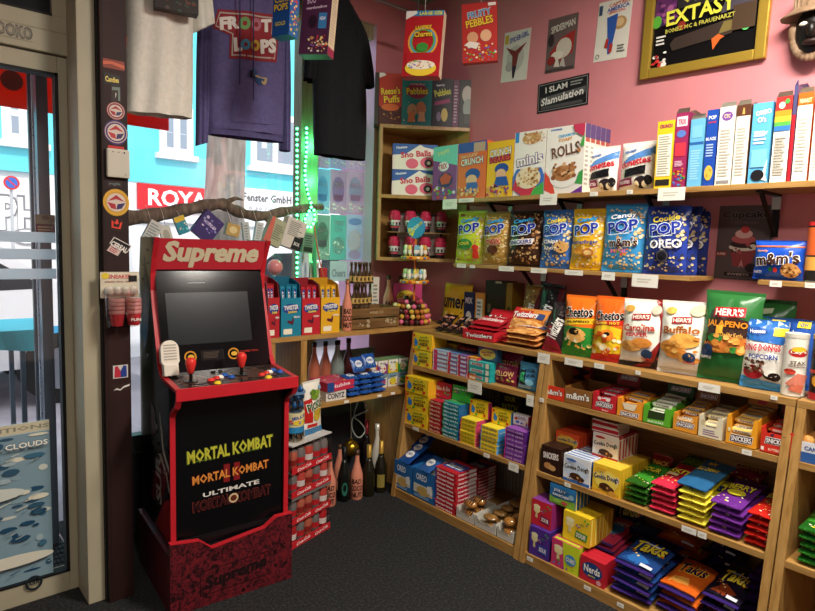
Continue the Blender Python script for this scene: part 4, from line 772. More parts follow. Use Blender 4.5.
tube('white crisp tube with a red and yellow round badge', 795, 333, .036, '#ece7da', '#d8d2c4', [('e', .5, .76, .28, .08, '#c8262a'), ('e', .5, .81, .2, .05, '#f0c02a'), ('t', "Lay's", .5, .76, .42, .06, '#f4ece0', 3), ('t', 'STAX', .5, .58, .4, .06, '#6a5a4e'), ('l', .25, .5, .75, .55, 2, '#8a7a6e'), ('e', .3, .42, .16, .05, '#c8402e'), ('p', [(.2, .2), (.6, .12), (.85, .36), (.5, .4)], '#d8806a'), ('p', [(.3, .1), (.65, .06), (.7, .2), (.4, .22)], '#c86a50')])
tube('dark crisp tube with yellow and red panels at the right edge', 824, 335, .036, '#1e1c1a', '#c9b030', [('e', .5, .32, .4, .14, '#e0a030'), ('e', .5, .3, .26, .1, '#e8c04a'), ('s', 3, 16, .15, .5, .85, .9, .06, ['#6a7a3a', '#c8b46a', '#3f4a2a']), ('r', 0, 0, 1, .12, '#a8242a'), ('r', 0, .44, 1, .5, '#b8382a')])
# ================================================================ RACK SHELVES
def stack(n, name, label, cat, group, px0, px1, pbot, X, z, d, t, base, front=(), topd=(), right=(), side=None, top=None, first=0):
    yc, w = span(px0, px1, pbot - 15, X); me = carton_mesh(w, t * .97, d, base, front=front, topd=topd, rightd=right, side=side, top=top)
    for i in range(n):
        k = n - 1 - i + first
        tag(new(name, me, None, (X + d / 2 + rnd.uniform(0, .004), yc + rnd.uniform(-.003, .003), z + i * t), (0, 0, RZ + R(rnd.uniform(-1.2, 1.2)))), label + ', ' + ORD[k], cat, group)
def row(n, name, label, cat, group, px0, px1, ptop, pbot, X, z, d, base, front, right=(), topd=(), side=None, top=None, h=None):
    yc, w = span(px0, px1, (ptop + pbot) / 2, X); h = h or hgt((px0 + px1) / 2, ptop, X, z)
    me = carton_mesh(w, h, d, base, front=front, rightd=right, topd=topd, side=side, top=top)
    for i in range(n): tag(new(name, me, None, (X + d / 2 + i * (d + .0012), yc + rnd.uniform(-.002, .002), z), (0, 0, RZ)), label + (', ' + NTH[i] + ' from the front' if n > 1 else ''), cat, group)
# ---- corner rack, upper tier (sour candy, thin bars)
YEL = '#f0d024'
dS = [('t', 'SOUR', .58, .80, .42, .12, '#2f8a3a', 6), ('t', 'PATCH', .60, .60, .5, .16, '#1f2a1c', 4, '#e8e02a'), ('t', 'KIDS', .6, .38, .42, .18, '#1f2a1c', 4, '#e8b02a'), ('e', .2, .4, .1, .2, '#2f7fd0'), ('e', .16, .62, .05, .07, '#2f7fd0'), ('e', .84, .2, .06, .1, '#d83a2a'), ('e', .38, .14, .06, .08, '#3aa83a'), ('r', 0, 0, .06, 1, '#e8842a'), ('e', .1, .86, .06, .08, '#c8402a')]
xa = FX(Z3) + .012
stack(2, 'candy_box', 'yellow sour candy box, far end of upper rack tier', 'candy box', 'yellow sour candy boxes', 412, 431, 366, xa, Z3, .12, .0955, YEL, dS, side='#e0a824', top='#e8c424')
stack(3, 'candy_box', 'yellow and red flat candy box behind the pink bar boxes', 'candy box', None, 439, 456, 352, xa + .14, Z3, .09, .045, '#e0c23a', [('r', 0, 0, 1, .35, '#c8402a'), ('t', 'CANDY', .5, .65, .7, .4, '#7a2a1a')])
stack(3, 'candy_box', 'crimson flat candy box, back of the upper rack tier', 'candy box', None, 458, 477, 352, xa + .15, Z3, .09, .044, '#a83048', [('t', 'CANDY', .5, .5, .7, .5, '#e8c0c8')])
for px0, px1, c1, c2, lb in ((432.5, 447, '#d0386a', '#8fc0e0', 'pink and pale blue candy bar box'), (447.5, 457.5, '#c8303a', '#5a8fc8', 'red and blue candy bar box'), (458, 467, '#b8304a', '#7a6ab0', 'red and violet candy bar box'), (467.5, 476.5, '#c83a3a', '#e0a03a', 'red and orange candy bar box')):
    stack(5, 'candy_bar_box', lb, 'candy box', None, px0, px1, 374, xa + .002, Z3, .12, .0235, c1, [('r', .3, .1, 1, .9, c2), ('t', 'Airheads', .62, .5, .6, .6, '#f0f0f0'), ('r', 0, 0, .06, 1, '#e8e0e0')], side=c1, top=c2)
box_at('candy_box', 'yellow and teal sprinkle candy box standing at the back', 'candy box', 478, 497, 347, 366, xa + .05, Z3 + .1035, .04, '#3f6f9a', front=[('e', .5, .48, .42, .40, '#f0dc6a'), ('t', 'Sprink', .5, .58, .7, .2, '#a83a6a', 6), ('t', 'ems', .5, .4, .4, .16, '#c8602a', 6), ('r', 0, .85, 1, 1, '#8a4a9a')])
dM = [('t', 'MELLOW', .5, .55, .86, .26, '#e8b87a', 4, '#5a1028'), ('s', 3, 12, .08, .08, .92, .4, .06, ['#d88a5a', '#b03a5a', '#e8c06a', '#6a9a4a'])]
bag_at('candy_bag', 'maroon candy bag behind, beside the round yellow logo box', 'candy bag', 498, 521, 351, 370, xa + .085, Z3, .045, '#7e1f42', 'maroon candy bags', 5, front=dM, seam='#94305a')
bag_at('candy_bag', 'maroon candy bag in front of its twin on the upper tier', 'candy bag', 491, 516, 365, 388, xa + .02, Z3, .045, '#7e1f42', 'maroon candy bags', 5, front=dM, seam='#94305a')
stack(3, 'candy_box', 'teal candy box on the upper rack tier', 'candy box', 'teal candy boxes', 469, 490, 383, xa, Z3, .13, .034, '#1f9a9a', [('r', .06, .25, .7, .8, '#8fd8d0'), ('t', 'ROPES', .4, .52, .5, .4, '#c8304a'), ('r', .8, .1, .95, .9, '#e0d8c0')], top='#3aa8a8')
bag_at('candy_bag', 'pale blue sour candy bag at the near end of the upper tier', 'candy bag', 516, 536, 363, 393, xa + .01, Z3, .05, '#4f93bc', None, 6, front=[('r', .14, .2, .5, .72, '#1f2a30'), ('p', [(.18, .3), (.46, .26), (.44, .66), (.2, .6)], '#3fc07a'), ('t', 'SOUR', .68, .72, .5, .12, '#1c2a3a', 4), ('t', 'PUNK', .7, .56, .5, .12, '#1c2a3a', 4), ('e', .7, .3, .2, .12, '#8fd0e8'), ('l', .1, .06, .9, .18, 2, '#b8d8e8')], seam='#3f80a8')
# ---- corner rack, middle tier
xb = FX(Z2) + .012
stack(3, 'candy_box', 'yellow sour candy box, far end of middle rack tier', 'candy box', 'yellow sour candy boxes', 405, 427.5, 424, xb, Z2, .12, .0935, YEL, dS, side='#e0a824', top='#e8c424')
b = B(); b.cyl(.045, -.02, .02, M('#8a6238', .5), TR(rx=R(90)), 20); b.cyl(.02, -.0215, .0215, M('#3a2a1c', .5), TR(rx=R(90)), 16)
p = onX(437, 384, xb + .16); tag(b.build('candy_tin', None, (xb + .2, p.y, Z2 + .045), (0, 0, RZ)), 'round brown tin behind the yellow sour boxes, middle tier', 'tin')
dK = lambda c, tx, tc: [('t', tx, .5, .5, .86, .6, tc), ('r', 0, 0, .05, 1, c)]
stack(8, 'candy_box', 'thin red candy box on the middle rack tier', 'candy box', 'thin red candy boxes', 429, 440.5, 434, xb, Z2, .15, .0225, '#a81f2e', dK('#e8a03a', 'Mike and Ike', '#e8c8a0'), topd=[('t', 'Mike and Ike', .5, .5, .8, .3, '#f0e0d0')], top='#b8263a', side='#8a1824')
box_at('candy_box', 'red candy box lying tilted over the thin red stack', 'candy box', 433, 450, 388, 404, xb + .06, Z2 + .1815, .03, '#b8243a', front=[('t', 'Mike & Ike', .5, .62, .86, .3, '#f4ece0', 4), ('s', 4, 8, .1, .08, .9, .4, .05, fruit)], tilt=8, h=.085)
box_at('candy_box', 'bright green candy box standing highest on the middle tier', 'candy box', 452, 470, 387, 404, xb + .06, Z2 + .195, .025, '#3aa83a', front=[('t', 'Mike & Ike', .5, .80, .86, .14, '#f4f4e0', 4, '#1a5a2a'), ('s', 4, 10, .1, .5, .9, .7, .05, fruit)], tilt=4)
stack(9, 'candy_box', 'thin teal candy box on the middle rack tier', 'candy box', 'thin teal candy boxes', 442, 458, 443, xb, Z2, .15, .0215, '#1a7c8e', dK('#3aa85a', 'Mike and Ike', '#c8e8e0'), topd=[('r', 0, .1, 1, .9, '#3f9a5a'), ('t', 'Mike and Ike', .5, .5, .8, .3, '#e8f0d0')], side='#1f5f96', top='#2a8a9a')
stack(6, 'candy_box', 'thin yellow and pink candy box on the middle rack tier', 'candy box', 'thin yellow and pink candy boxes', 459.5, 475, 450, xb, Z2, .14, .0225, '#e8c828', [('t', 'SOUR PATCH', .5, .5, .8, .55, '#5a6a1c'), ('r', 0, 0, .05, 1, '#d8486a')], side='#d8486a', top='#f0d83a')
box_at('candy_box', 'yellow sour candy box standing behind the yellow and pink stack', 'candy box', 470, 488, 401, 420, xb + .07, Z2 + .1365, .03, YEL, front=dS, side='#c8306a')
stack(6, 'candy_box', 'thin yellow and blue candy box on the middle rack tier', 'candy box', 'thin yellow and blue candy boxes', 480, 497, 458, xb, Z2, .14, .0215, '#e8c828', [('t', 'SOUR PATCH', .5, .5, .8, .55, '#3a5a6a'), ('r', 0, 0, .05, 1, '#3f8fc8')], side='#4a94cc', top='#f0d83a')
box_at('candy_box', 'yellow sour candy box leaning above the yellow and blue stack', 'candy box', 492, 511, 410, 426, xb + .07, Z2 + .1305, .03, YEL, front=dS, side='#3f8fc8')
box_at('candy_box', 'dark olive sour candy box at the back of the middle tier', 'candy box', 499, 521, 396, 415, xb + .27, Z2, .03, '#2e2c18', front=[('r', 0, 0, 1, .3, '#c8b028'), ('t', 'SOUR', .5, .78, .5, .1, '#c8c02a', 4), ('t', 'PATCH', .5, .6, .7, .14, '#b8c83a', 4), ('t', 'KIDS', .5, .42, .5, .12, '#c8a02a', 4)], h=.275)
stack(7, 'candy_box', 'thin purple candy box on the middle rack tier', 'candy box', 'thin purple candy boxes', 504, 524, 468, xb, Z2, .14, .0225, '#6a2f8a', [('t', 'SOUR GRAPE', .5, .5, .8, .5, '#c8a0d8'), ('r', 0, 0, .05, 1, '#c83a8a')], side='#54257a', top='#8a4aa0')
box_at('candy_box', 'white and red candy box standing above the thin purple stack', 'candy box', 513, 528, 415, 434, xb + .07, Z2 + .159, .03, '#e4e0dc', front=[('t', 'SOUR', .55, .78, .5, .12, '#2a3a7a', 4), ('t', 'PATCH', .55, .62, .6, .13, '#1c1c2a', 4), ('e', .2, .6, .1, .14, '#c8303a'), ('e', .3, .3, .12, .12, '#3f6fc8'), ('s', 2, 8, .5, .1, .95, .45, .06, ['#c8303a', '#3f6fc8', '#e8c03a'])], side='#b83048')
# ---- corner rack, bottom tier
xc = FX(Z1) + .012
def open_box(px0, px1, ptop, pbot, X, z, d, base, front, label, group=None, cat='display box', name='display_box', lid=None, lidd=(), lidh=None, inner='#6a5a40', cut=.55, low=.72, sides=None, yc=None, w=None, h=None):
    """open-topped display carton: front lip with a dip, sloping sides, optional raised back lid"""
    if w is None: yc, w = span(px0, px1, (ptop + pbot) / 2, X)
    h = h or hgt((px0 + px1) / 2, ptop, X, z); t = thing(name, label, cat, (X + d / 2, yc, z + .001), (0, 0, RZ), group); th = .0025
    b = B(); BM = M(base, .45); IM = M(inner, .6)
    b.box(-w / 2, -d / 2, 0, w / 2, d / 2, th, BM)
    hh = h; a = w / 2
    poly = [(-a, 0), (a, 0), (a, hh), (a * cut, hh), (a * cut * .8, hh * low), (-a * cut * .8, hh * low), (-a * cut, hh), (-a, hh)] if cut else [(-a, 0), (a, 0), (a, hh), (-a, hh)]
    b.prism(poly, -d / 2, -d / 2 + th, BM)
    hb = h * 1.12
    for s in (-1, 1):
        x0, x1 = (-a, -a + th) if s < 0 else (a - th, a)
        b.prism([(-d / 2 + th, 0), (d / 2, 0), (d / 2, hb), (-d / 2 + th, hh)], x0, x1, M(sides or base, .45), None, 'yz')
    b.box(-a, d / 2 - th, 0, a, d / 2, hb, {'all': BM, 'front': IM})
    b.decal([q for q in front], w, h, (-a, -d / 2, 0), (1, 0, 0), (0, 0, 1)); b.build('tray', t)
    if lid:
        L = B(); lh = lidh or h * 1.1
        L.box(-a, 0, 0, a, th, lh, M(lid, .45)); L.decal(lidd, w, lh, (-a, -.0002, 0), (1, 0, 0), (0, 0, 1)); L.build('raised_lid', t, (0, d / 2 - .002, hb), (R(-8), 0, 0))
    return t, yc, w, h
BLU = '#2468a8'
dOr = [('r', .06, .2, .94, .5, '#d8d4c0'), ('e', .5, .3, .3, .16, '#c8a860'), ('t', 'OREO', .42, .76, .5, .22, '#e8f0f8'), ('l', .1, .06, .9, .16, 2, '#9ac0e0'), ('p', [(.7, .3), (.95, .3), (.9, .6), (.7, .55)], '#e8e8e4')]
bags = []
for i, (px0, px1, lb) in enumerate(((394, 411, 'blue open biscuit box at the far end of the bottom shelf'), (412.5, 434, 'blue open biscuit box beside the red stacked boxes'))):
    t, yc, w, h = open_box(px0, px1, 467, 505, xc, Z1, .22, BLU, dOr, lb, 'blue open biscuit boxes', cut=0, h=.165)
    rr = random.Random(i + 4)
    for k in range(9 if i == 0 else 6):
        c = ['#1f4f98', '#1a4488'][k % 2] if i == 0 else ['#8a9a90', '#c8c8be', '#2f5a98'][k % 3]
        me = bag_mesh(min(.10, w - .012), .125, .022, c, front=[('e', .5, .5, .3, .22, '#e8e8e4' if i == 0 else '#dfe0da'), ('t', 'OREO', .5, .5, .45, .14, '#2a4a8a')], seed=k + 9 * i, nu=12, nv=12)
        if k < 5: x, z, rx = xc + .014 + .037 * k, Z1 + .022 + .012 * k, -22
        else: x, z, rx = xc + .0 + .055 * (k - 5), Z1 + .168 + .03 * (k - 5) * (1 if i == 0 else .3), -64
        o = new('biscuit_pack', me, None, (x, yc + rr.uniform(-.003, .003), z), (R(rx), 0, RZ + R(rr.uniform(-3, 3) if k < 5 else rr.uniform(-9, 9))))
        tag(o, ('blue foil biscuit pack heaped in the far blue box' if i == 0 else 'silvery biscuit pack heaped in the blue box beside the red boxes'), 'biscuit pack', 'blue biscuit packs heaped in the far box' if i == 0 else 'silvery biscuit packs heaped in the second box')
dR_ = [('t', 'Smarties', .5, .5, .8, .6, '#f0ecec'), ('r', 0, 0, .08, 1, '#2f4f98')]
for k, (px0, px1, X, n, lb) in enumerate(((434, 455, xc, 12, 'flat red candy box in the taller front stack'), (459, 475, xc + .19, 11, 'flat red candy box in the second front stack'))):
    yc, w = span(px0, px1, 500, X); t_ = .0205; n = min(n, 10)
    t_ = (hgt((px0 + px1) / 2, 470 if k == 0 else 468, X, Z1)) / n
    stack(n, 'candy_box', lb, 'candy box', None, px0, px1, 512, X, Z1, .17, t_, '#b8242e', dR_, topd=[('r', .05, .25, .95, .75, '#2f4f98'), ('t', 'Smarties', .5, .5, .7, .36, '#f0f0f0')], right=[('r', .6, .1, .95, .9, '#e8dcd8'), ('t', 'Smarties', .35, .5, .5, .6, '#f0d8d8')], side='#a81f28', top='#c02a34')
# pastry trays
BUN = noise_mat('baked_crust', [(.3, '#9a6228'), (.55, '#cc924a'), (.75, '#e8bc74')], (1, 1, 1), 16, 5, .45, .2)
BUN2 = noise_mat('oat_crust', [(.3, '#80592f'), (.55, '#a87e48'), (.75, '#c8a668')], (1, 1, 1), 40, 6, .6, .3)
FILM = glass_mat('clear_wrap', '#f6f2e8', .12, .10)
def bun_mesh(L, W, H, m, stripes=False):
    b = B(); b.ball(.5, m, TR(0, 0, H / 2, s=(L, W, H)), 14)
    if stripes:
        for k in (-.24, -.08, .08, .24): b.tube([(k * L, -W * .44 * math.sqrt(max(.01, 1 - (2 * k) ** 2)), H * .62), (k * L + .004, -W * .2, H * .98), (k * L + .008, W * .15, H * 1.0)], .0035, M('#3a2010', .4), 6)
    b.ball(.5, FILM, TR(0, 0, H * .5, s=(L * 1.14, W * 1.12, H * 1.12)), 14)
    return b.mesh('pastry')
mb1, mb2, mb3 = bun_mesh(.08, .053, .044, BUN, True), bun_mesh(.078, .058, .03, BUN2), bun_mesh(.066, .053, .044, BUN)
CARDW = '#c9c5ba'
for px0, px1, pb, X, me, lb, pl, n in ((456, 474, 523, xc + .0, mb1, 'white paper tray of striped brown pastries beside the red boxes', 'glazed striped pastry in the left white tray', 4), (475, 496, 535, xc + .0, mb2, 'white paper tray of oat slices in the middle of the pastry trays', 'wrapped oat slice in the middle white tray', 10), (497.5, 513.5, 546, xc + .0, mb3, 'white paper tray of golden buns nearest the rack divider', 'golden bun in the white tray nearest the divider', 10)):
    yc, w = span(px0, px1, pb - 8, X)
    t, yc, w, h = open_box(px0, px1, 505, 540, X, Z1, .17 if px0 == 456 else .40, CARDW, [('t', 'GOLDEN', .4, .6, .6, .3, '#9a958a')], lb, 'white pastry trays', name='paper_tray', cat='tray', cut=.8, low=.6, inner='#b0aa9c', h=.06)
    rr = random.Random(px0)
    for k in range(n):
        dx = .042 + (k // 2) * (.068 if me is mb2 else .063)
        o = new('pastry', me, None, (X + dx, yc + rr.uniform(-.006, .006), Z1 + .009 + .004 * (k // 2) + (k % 2) * (.036 if me is mb2 else .051)), (0, R(rr.uniform(-6, 6)), RZ + R(rr.uniform(-14, 14))))
        tag(o, pl, 'pastry', pl.split(' in ')[0] + 's')
for px, ptop, lb, c in ((466, 446, 'pinkish brown bottle at the back of the bottom shelf', '#8a4a34'), (475, 450, 'dark bottle at the back of the bottom shelf', '#1c1714')):
    p = onX(px, 470, XW - .06); b = B(); b.lathe([(.03, 0), (.032, .01), (.032, .16), (.014, .22), (.012, .28), (.014, .285), (.014, .31), (.001, .312)], M(c, .2), 16)
    t = thing('bottle', lb, 'bottle', (XW - .075, p.y, Z1 + .001)); b.build('glass_body', t); b = B(); b.cyl(.0145, .285, .313, M('#8a6a5a', .4)); b.build('cap', t)

# ================================================================ NEAR RACK: chocolate bars
xd = FX(Z3) + .012
GB = 'candy bars in the open display boxes'
def bar_box(px0, px1, ptop, pbot, base, front, label, bars, blab, nrow, lid=None, lidd=(), lidh=None, h=None, cut=.62, low=.5, inner='#5a4a34', d=.2, sides=None, X=None, lay=3):
    X = X or xd
    t, yc, w, h = open_box(px0, px1, ptop, pbot, X, Z3, d, base, front, label, None, lid=lid, lidd=lidd, lidh=lidh, cut=cut, low=low, inner=inner, h=h, sides=sides)
    if bars:
        me = bar_mesh(w - .014, .034, .021, *bars); i = 0
        for r in range(nrow):
            nl = min(lay, 2 + r)
            for l in range(nl):
                top = (l == nl - 1)
                if r and not top and l < nl - 2: continue
                x = X + .024 + r * .037; z = Z3 + .004 + (l) * .022 + (h * .25 if l else 0) * 0
                z = Z3 + .006 + (h * .35) + (l - 1) * .022 + r * .006
                tag(new('candy_bar', me, None, (x, yc + rnd.uniform(-.002, .002), z), (R(rnd.uniform(-12, 12)), R(rnd.uniform(-2, 2)), RZ + R(rnd.uniform(-2, 2)))), blab, 'candy bar', blab.replace('candy bar', 'candy bars')); i += 1
MT = lambda c='#f0ece4': [('t', "m&m's", .5, .55, .86, .42, c, 4, '#3a2016')]
SK = lambda y=.42, c='#1f2f6a': [('p', [(.12, y - .15), (.86, y - .13), (.9, y + .15), (.16, y + .13)], '#f0ece8'), ('p', [(.14, y - .13), (.85, y - .11), (.88, y + .13), (.17, y + .11)], '#4a2418'), ('t', 'SNICKERS', .51, y, .66, .18, '#f4f0f0', 2)]
bar_box(543, 564, 384, 397, '#d8381e', MT(), 'red open candy box beside the rack divider', ('#5a2a1c', "", '#ffffff', '#b83a1e'), 'small red candy bar in the red box beside the divider', 2, cut=0, h=.062, inner='#7a4a2a', d=.19, lay=1)
bar_box(564.5, 591.5, 391, 404, '#8a5a2a', MT(), 'brown open candy box next to the red one', ('#5a3218', "", '#ffffff', '#8a5a2a'), 'small brown candy bar in the brown box', 2, cut=0, h=.075, inner='#9a7440', d=.19, lay=1)
bar_box(592.5, 615.5, 394, 413, '#c0242e', SK(.38) + [('e', .3, .72, .08, .1, '#e8d8d0'), ('e', .68, .72, .1, .1, '#e8d8d0'), ('t', 'bar', .6, .12, .3, .1, '#f0d0c8')], 'dark red open candy bar box', ('#b8242e', 'SNICKERS', '#f0ece8', '#8a1a22', '#3a1c3a'), 'red wrapped candy bar in the dark red box', 4, lid='#8e1820', lidd=SK(.5), lidh=.07)
bar_box(617, 642, 400, 421, '#e8962a', SK(.2) + [('p', [(.3, .45), (.7, .45), (.8, .8), (.2, .8)], '#e8d8b8')], 'orange open candy bar box left of the green one', ('#e0a040', 'SNICKERS', '#f4f0ea', '#d8902a', '#4a2430'), 'orange and cream candy bar in the left orange box', 4)
bar_box(643, 670, 407, 429, '#5aa828', [('p', [(.16, .28), (.8, .34), (.82, .74), (.2, .74)], '#2a3a1a'), ('t', 'SNICKERS', .48, .16, .6, .12, '#e0f0d0', 2)], 'bright green open candy bar box', ('#dfe6cc', 'SNICKERS', '#4a2a20', '#4a9a2a', '#e8e8d8'), 'white and green candy bar in the green box', 5, lid='#1f4a1c', lidd=SK(.5), lidh=.07)
bar_box(673, 697, 415, 435, '#d8902a', SK(.4) + [('t', 'ALMOND', .5, .75, .7, .2, '#f0e0c0')], 'amber candy bar box between green and cream ones', ('#d8a050', 'SNICKERS', '#f4f0ea', '#c8882a', '#4a2a30'), 'amber and white candy bar in the amber box', 5, lid='#8a4f1c', lidd=SK(.5), lidh=.07)
bar_box(698.5, 722, 417, 440, '#dcd3b4', [('l', .2, .1, .9, .4, 3, '#8a6a8a'), ('e', .2, .7, .1, .12, '#c8b890')], 'cream candy bar box between amber and orange ones', ('#e0cfa0', 'SNICKERS', '#5a3a6a', '#c8b078', '#e8dcb8'), 'cream and violet candy bar in the cream box', 4, inner='#b0a684')
bar_box(726, 757, 418, 450, '#eba024', SK(.25) + [('r', .06, .45, .14, .58, '#e8e0b0'), ('l', .3, .06, .8, .12, 1, '#8a5a10')], 'large orange open candy bar box right of the cream one', ('#e0b860', 'SNICKERS', '#5a3a2a', '#d8a038', '#f0e4c4'), 'pale orange candy bar in the large orange box', 6, lid='#c07818', lidd=[('p', [(.3, .1), (.6, .1), (.8, .9), (.5, .9)], '#c83030')], lidh=.06, low=.35, cut=.75)
bar_box(760, 793, 430, 462, '#cf3020', SK(.52) + [('e', .36, .76, .05, .05, '#2a2a4a'), ('e', .72, .74, .06, .05, '#2a2a4a'), ('t', 'BUTTERSCOTCH', .58, .18, .62, .1, '#f0d8b8', 2), ('r', .04, .1, .13, .24, '#f0ece0')], 'bright red open candy bar box at the near upright', ('#d03a28', 'SNICKERS', '#f0e0d8', '#c8b040', '#e8b8a8'), 'red wrapped candy bar in the bright red near box', 4, lid='#8e1c1c', lidd=SK(.5), lidh=.065, cut=.8, low=.8)
# big bags standing behind the bars
box_at('candy_box', 'dark red box with brown lettering behind the brown candy box', 'candy box', 573, 590, 366, 384, XW - .2, Z3, .03, '#8a2a1a', front=[('t', 'M', .5, .6, .7, .5, '#1c1210', 80), ('t', 'm', .5, .25, .6, .2, '#1c1210', 80)], h=.16)
box_at('candy_box', 'navy box behind the large orange candy bar box', 'candy box', 752, 768, 396, 420, XW - .16, Z3, .03, '#2a3560', front=[('p', [(.2, .1), (.5, .1), (.9, .9), (.6, .9)], '#d8d8d8'), ('p', [(.5, .1), (.7, .1), (1, .8), (.9, .9)], '#c83030')], h=.17)
# ---- near rack, middle tier: cookie dough boxes and candy bags
xe = FX(Z2) + .012
dN = [('r', .08, .2, .9, .85, '#3a2018'), ('t', 'SNICKERS', .5, .66, .7, .2, '#f0ece8', 6, '#2a2f5a'), ('e', .4, .3, .2, .1, '#b8844a'), ('e', .62, .26, .18, .09, '#a06a38')]
row(4, 'candy_box', 'brown nougat bites box', 'candy box', 'row of brown nougat boxes', 541, 560, 447, 470, xe, Z2, .028, '#2e1a14', [('t', 'SNICKERS', .52, .68, .8, .22, '#f0ece8', 4, '#8a6a50'), ('e', .4, .3, .22, .12, '#b8844a'), ('e', .62, .26, .2, .1, '#c89a60')], right=[('r', .3, .1, .7, .9, '#4a3024')], side='#2a1812')
def dough(base, c2, bg): return [('r', 0, 0, 1, .12, c2), ('e', .5, .5, .46, .34, bg), ('t', 'Cookie Dough', .5, .58, .92, .24, '#1c1412', 4, '#f4f0e8'), ('e', .48, .27, .22, .13, '#4a2a18'), ('e', .66, .22, .16, .1, '#5a3420'), ('s', 5, 8, .2, .1, .8, .3, .04, ['#c89a5a', '#2a1610']), ('e', .3, .84, .2, .05, c2)]
CDG = 'cookie dough boxes'
row(5, 'candy_box', 'orange cookie dough box', 'candy box', 'row of orange dough boxes', 556, 579, 428, 452, xe + .10, Z2 + .092, .026, '#e0522a', dough('#e0522a', '#e8862a', '#f0c84a'), right=[('r', .4, .08, .7, .92, '#b83a1c')], side='#c8401e', h=.09)
row(4, 'candy_box', 'orange cookie dough box of the lower layer, behind the brown boxes', 'candy box', 'lower layer of orange dough boxes', 557, 579, 440, 465, xe + .125, Z2, .026, '#e0522a', dough('#e0522a', '#e8862a', '#f0c84a'), side='#c8401e', h=.091)
row(6, 'candy_box', 'white and blue cookie dough box', 'candy box', 'row of white and blue dough boxes', 563, 590, 457, 482, xe, Z2, .028, '#dfe4ea', dough('#e0e4ea', '#3a68b0', '#c8d8ea'), right=[('r', .3, .05, .8, .95, '#2f55a0')], topd=[('r', .05, .3, .95, .7, '#3a68b0')], side='#e8e4da')
yd = row(9, 'candy_box', 'yellow cookie dough box', 'candy box', 'row of yellow dough boxes', 592.5, 620, 466, 495, xe, Z2, .028, '#f0c430', dough('#f0c430', '#e0a82a', '#f4d860') + [('e', .76, .1, .14, .1, '#d89a3a')], right=[('r', .25, .04, .8, .96, '#d8b02a')], topd=[('r', .02, .35, .98, .65, '#e8d060')], side='#e8bc2c')
row(6, 'candy_box', 'white and red cookie dough box standing', 'candy box', 'row of white and red dough boxes', 592, 618, 440, 463, xe + .085, Z2 + .118, .027, '#ece4da', dough('#ece4da', '#c02a30', '#f0dcc8'), right=[('r', 0, .9, 1, 1, '#b8242c'), ('r', .3, .1, .75, .85, '#c8433c'), ('r', .3, 0, .75, .08, '#e0d8cc')], topd=[('r', .05, .2, .95, .8, '#b8242c')], side='#e6dccb', top='#b8242c', h=.112)
yc, w = span(592, 618, 440, xe + .10); me = carton_mesh(w, .026, .10, '#ece4da', front=[('r', 0, .2, 1, .8, '#b8242c')], topd=[('r', .05, .1, .95, .3, '#b8242c'), ('t', 'Cookie', .5, .6, .7, .3, '#2a1c18')], side='#d8c8b8')
for i in range(2): tag(new('candy_box', me, None, (xe + .145, yc, Z2 + .2305 + .0262 * i), (0, 0, RZ + R(2 - 4 * i))), 'white and red cookie dough box lying flat on its row, ' + ('lower', 'upper')[i], 'candy box', 'white and red dough boxes lying flat')
# soft candy bags lying in stacks
def pile(n, px0, px1, pbot, X, z, dz, L, th, base, front, label, group, rxd=-84, seam=None, jit=3, first=0, back=None, cat='candy bag', name='candy_bag', yaw=0, off=.008):
    yc, w = span(px0, px1, pbot - 12, X); me = bag_mesh(w * .97, L, min(th, dz * .8), base, front=front, back=back, seam=seam, seed=rnd.random() * 40, wr=1.3, nu=16, nv=18)
    for i in range(n):
        k = n - 1 - i
        o = new(name, me, None, (X + off * rnd.random(), yc + rnd.uniform(-.005, .005), z + th / 2 + i * dz), (R(rxd + rnd.uniform(-.5, .5)), R(rnd.uniform(-.5, .5)), RZ + R(yaw + rnd.uniform(-jit, jit))))
        tag(o, label + (', ' + ORD[k] if n > 1 else ''), cat, group)
def bagd(t1, c1, acc, seed=1, extra=()): return [('p', [(0, .0), (1, .0), (1, .16), (0, .26)], acc), ('s', seed, 14, .05, .08, .95, .4, .05, [acc, '#e8e0c0', c1]), ('t', t1, .5, .62, .84, .2, c1, 6, '#1c1418'), ('p', [(0, .86), (1, .9), (1, 1), (0, 1)], acc)] + list(extra)
pile(4, 624, 646, 500, xe + .002, Z2, .024, .24, .028, '#3a8a2a', bagd('SOUR', '#e8e03a', '#2a5a1c', 2), 'lime green candy bag beside the yellow dough boxes', 'green candy bags', back='#2a6a20', seam='#5aa83a')
bag_at('popcorn_bag', 'dark red snack bag standing behind the green candy bags', 'snack bag', 648, 670, 456, 478, xe + .20, Z2, .05, '#8a2418', None, 8, front=[('e', .5, .5, .4, .2, '#c88a3a'), ('t', 'SNACK', .5, .78, .8, .12, '#e8b84a', 3), ('s', 3, 16, .1, .1, .9, .5, .06, ['#d8a040', '#6a1810'])])
pile(5, 649, 674, 512, xe + .002, Z2, .024, .24, .028, '#c8283c', bagd('SKIT', '#f0d83a', '#d0304a', 3, [('r', .1, .4, .6, .5, '#f0d8a0')]), 'red and pink candy bag beside the green candy bags', 'red and pink candy bags', back='#a81c34', seam='#d84a5a')
pile(5, 676, 705, 524, xe + .002, Z2, .025, .25, .03, '#e0cc2a', bagd('NERDS', '#1c3a6a', '#e8d84a', 4), 'yellow candy bag in the stack below the blue bag', 'yellow candy bags', back='#d8c020', seam='#e0cc2a')
pile(1, 674, 706, 500, xe + .004, Z2 + .128, .02, .25, .03, '#3a78a8', [('r', 0, 0, 1, .3, '#2a608c'), ('t', 'BIG CHEWY', .45, .6, .7, .14, '#f0d83a', 3, '#1c3050'), ('t', '6X', .4, .82, .3, .14, '#f0d83a')] , 'blue candy bag lying on top of the yellow bags', None, yaw=-6, rxd=-80)
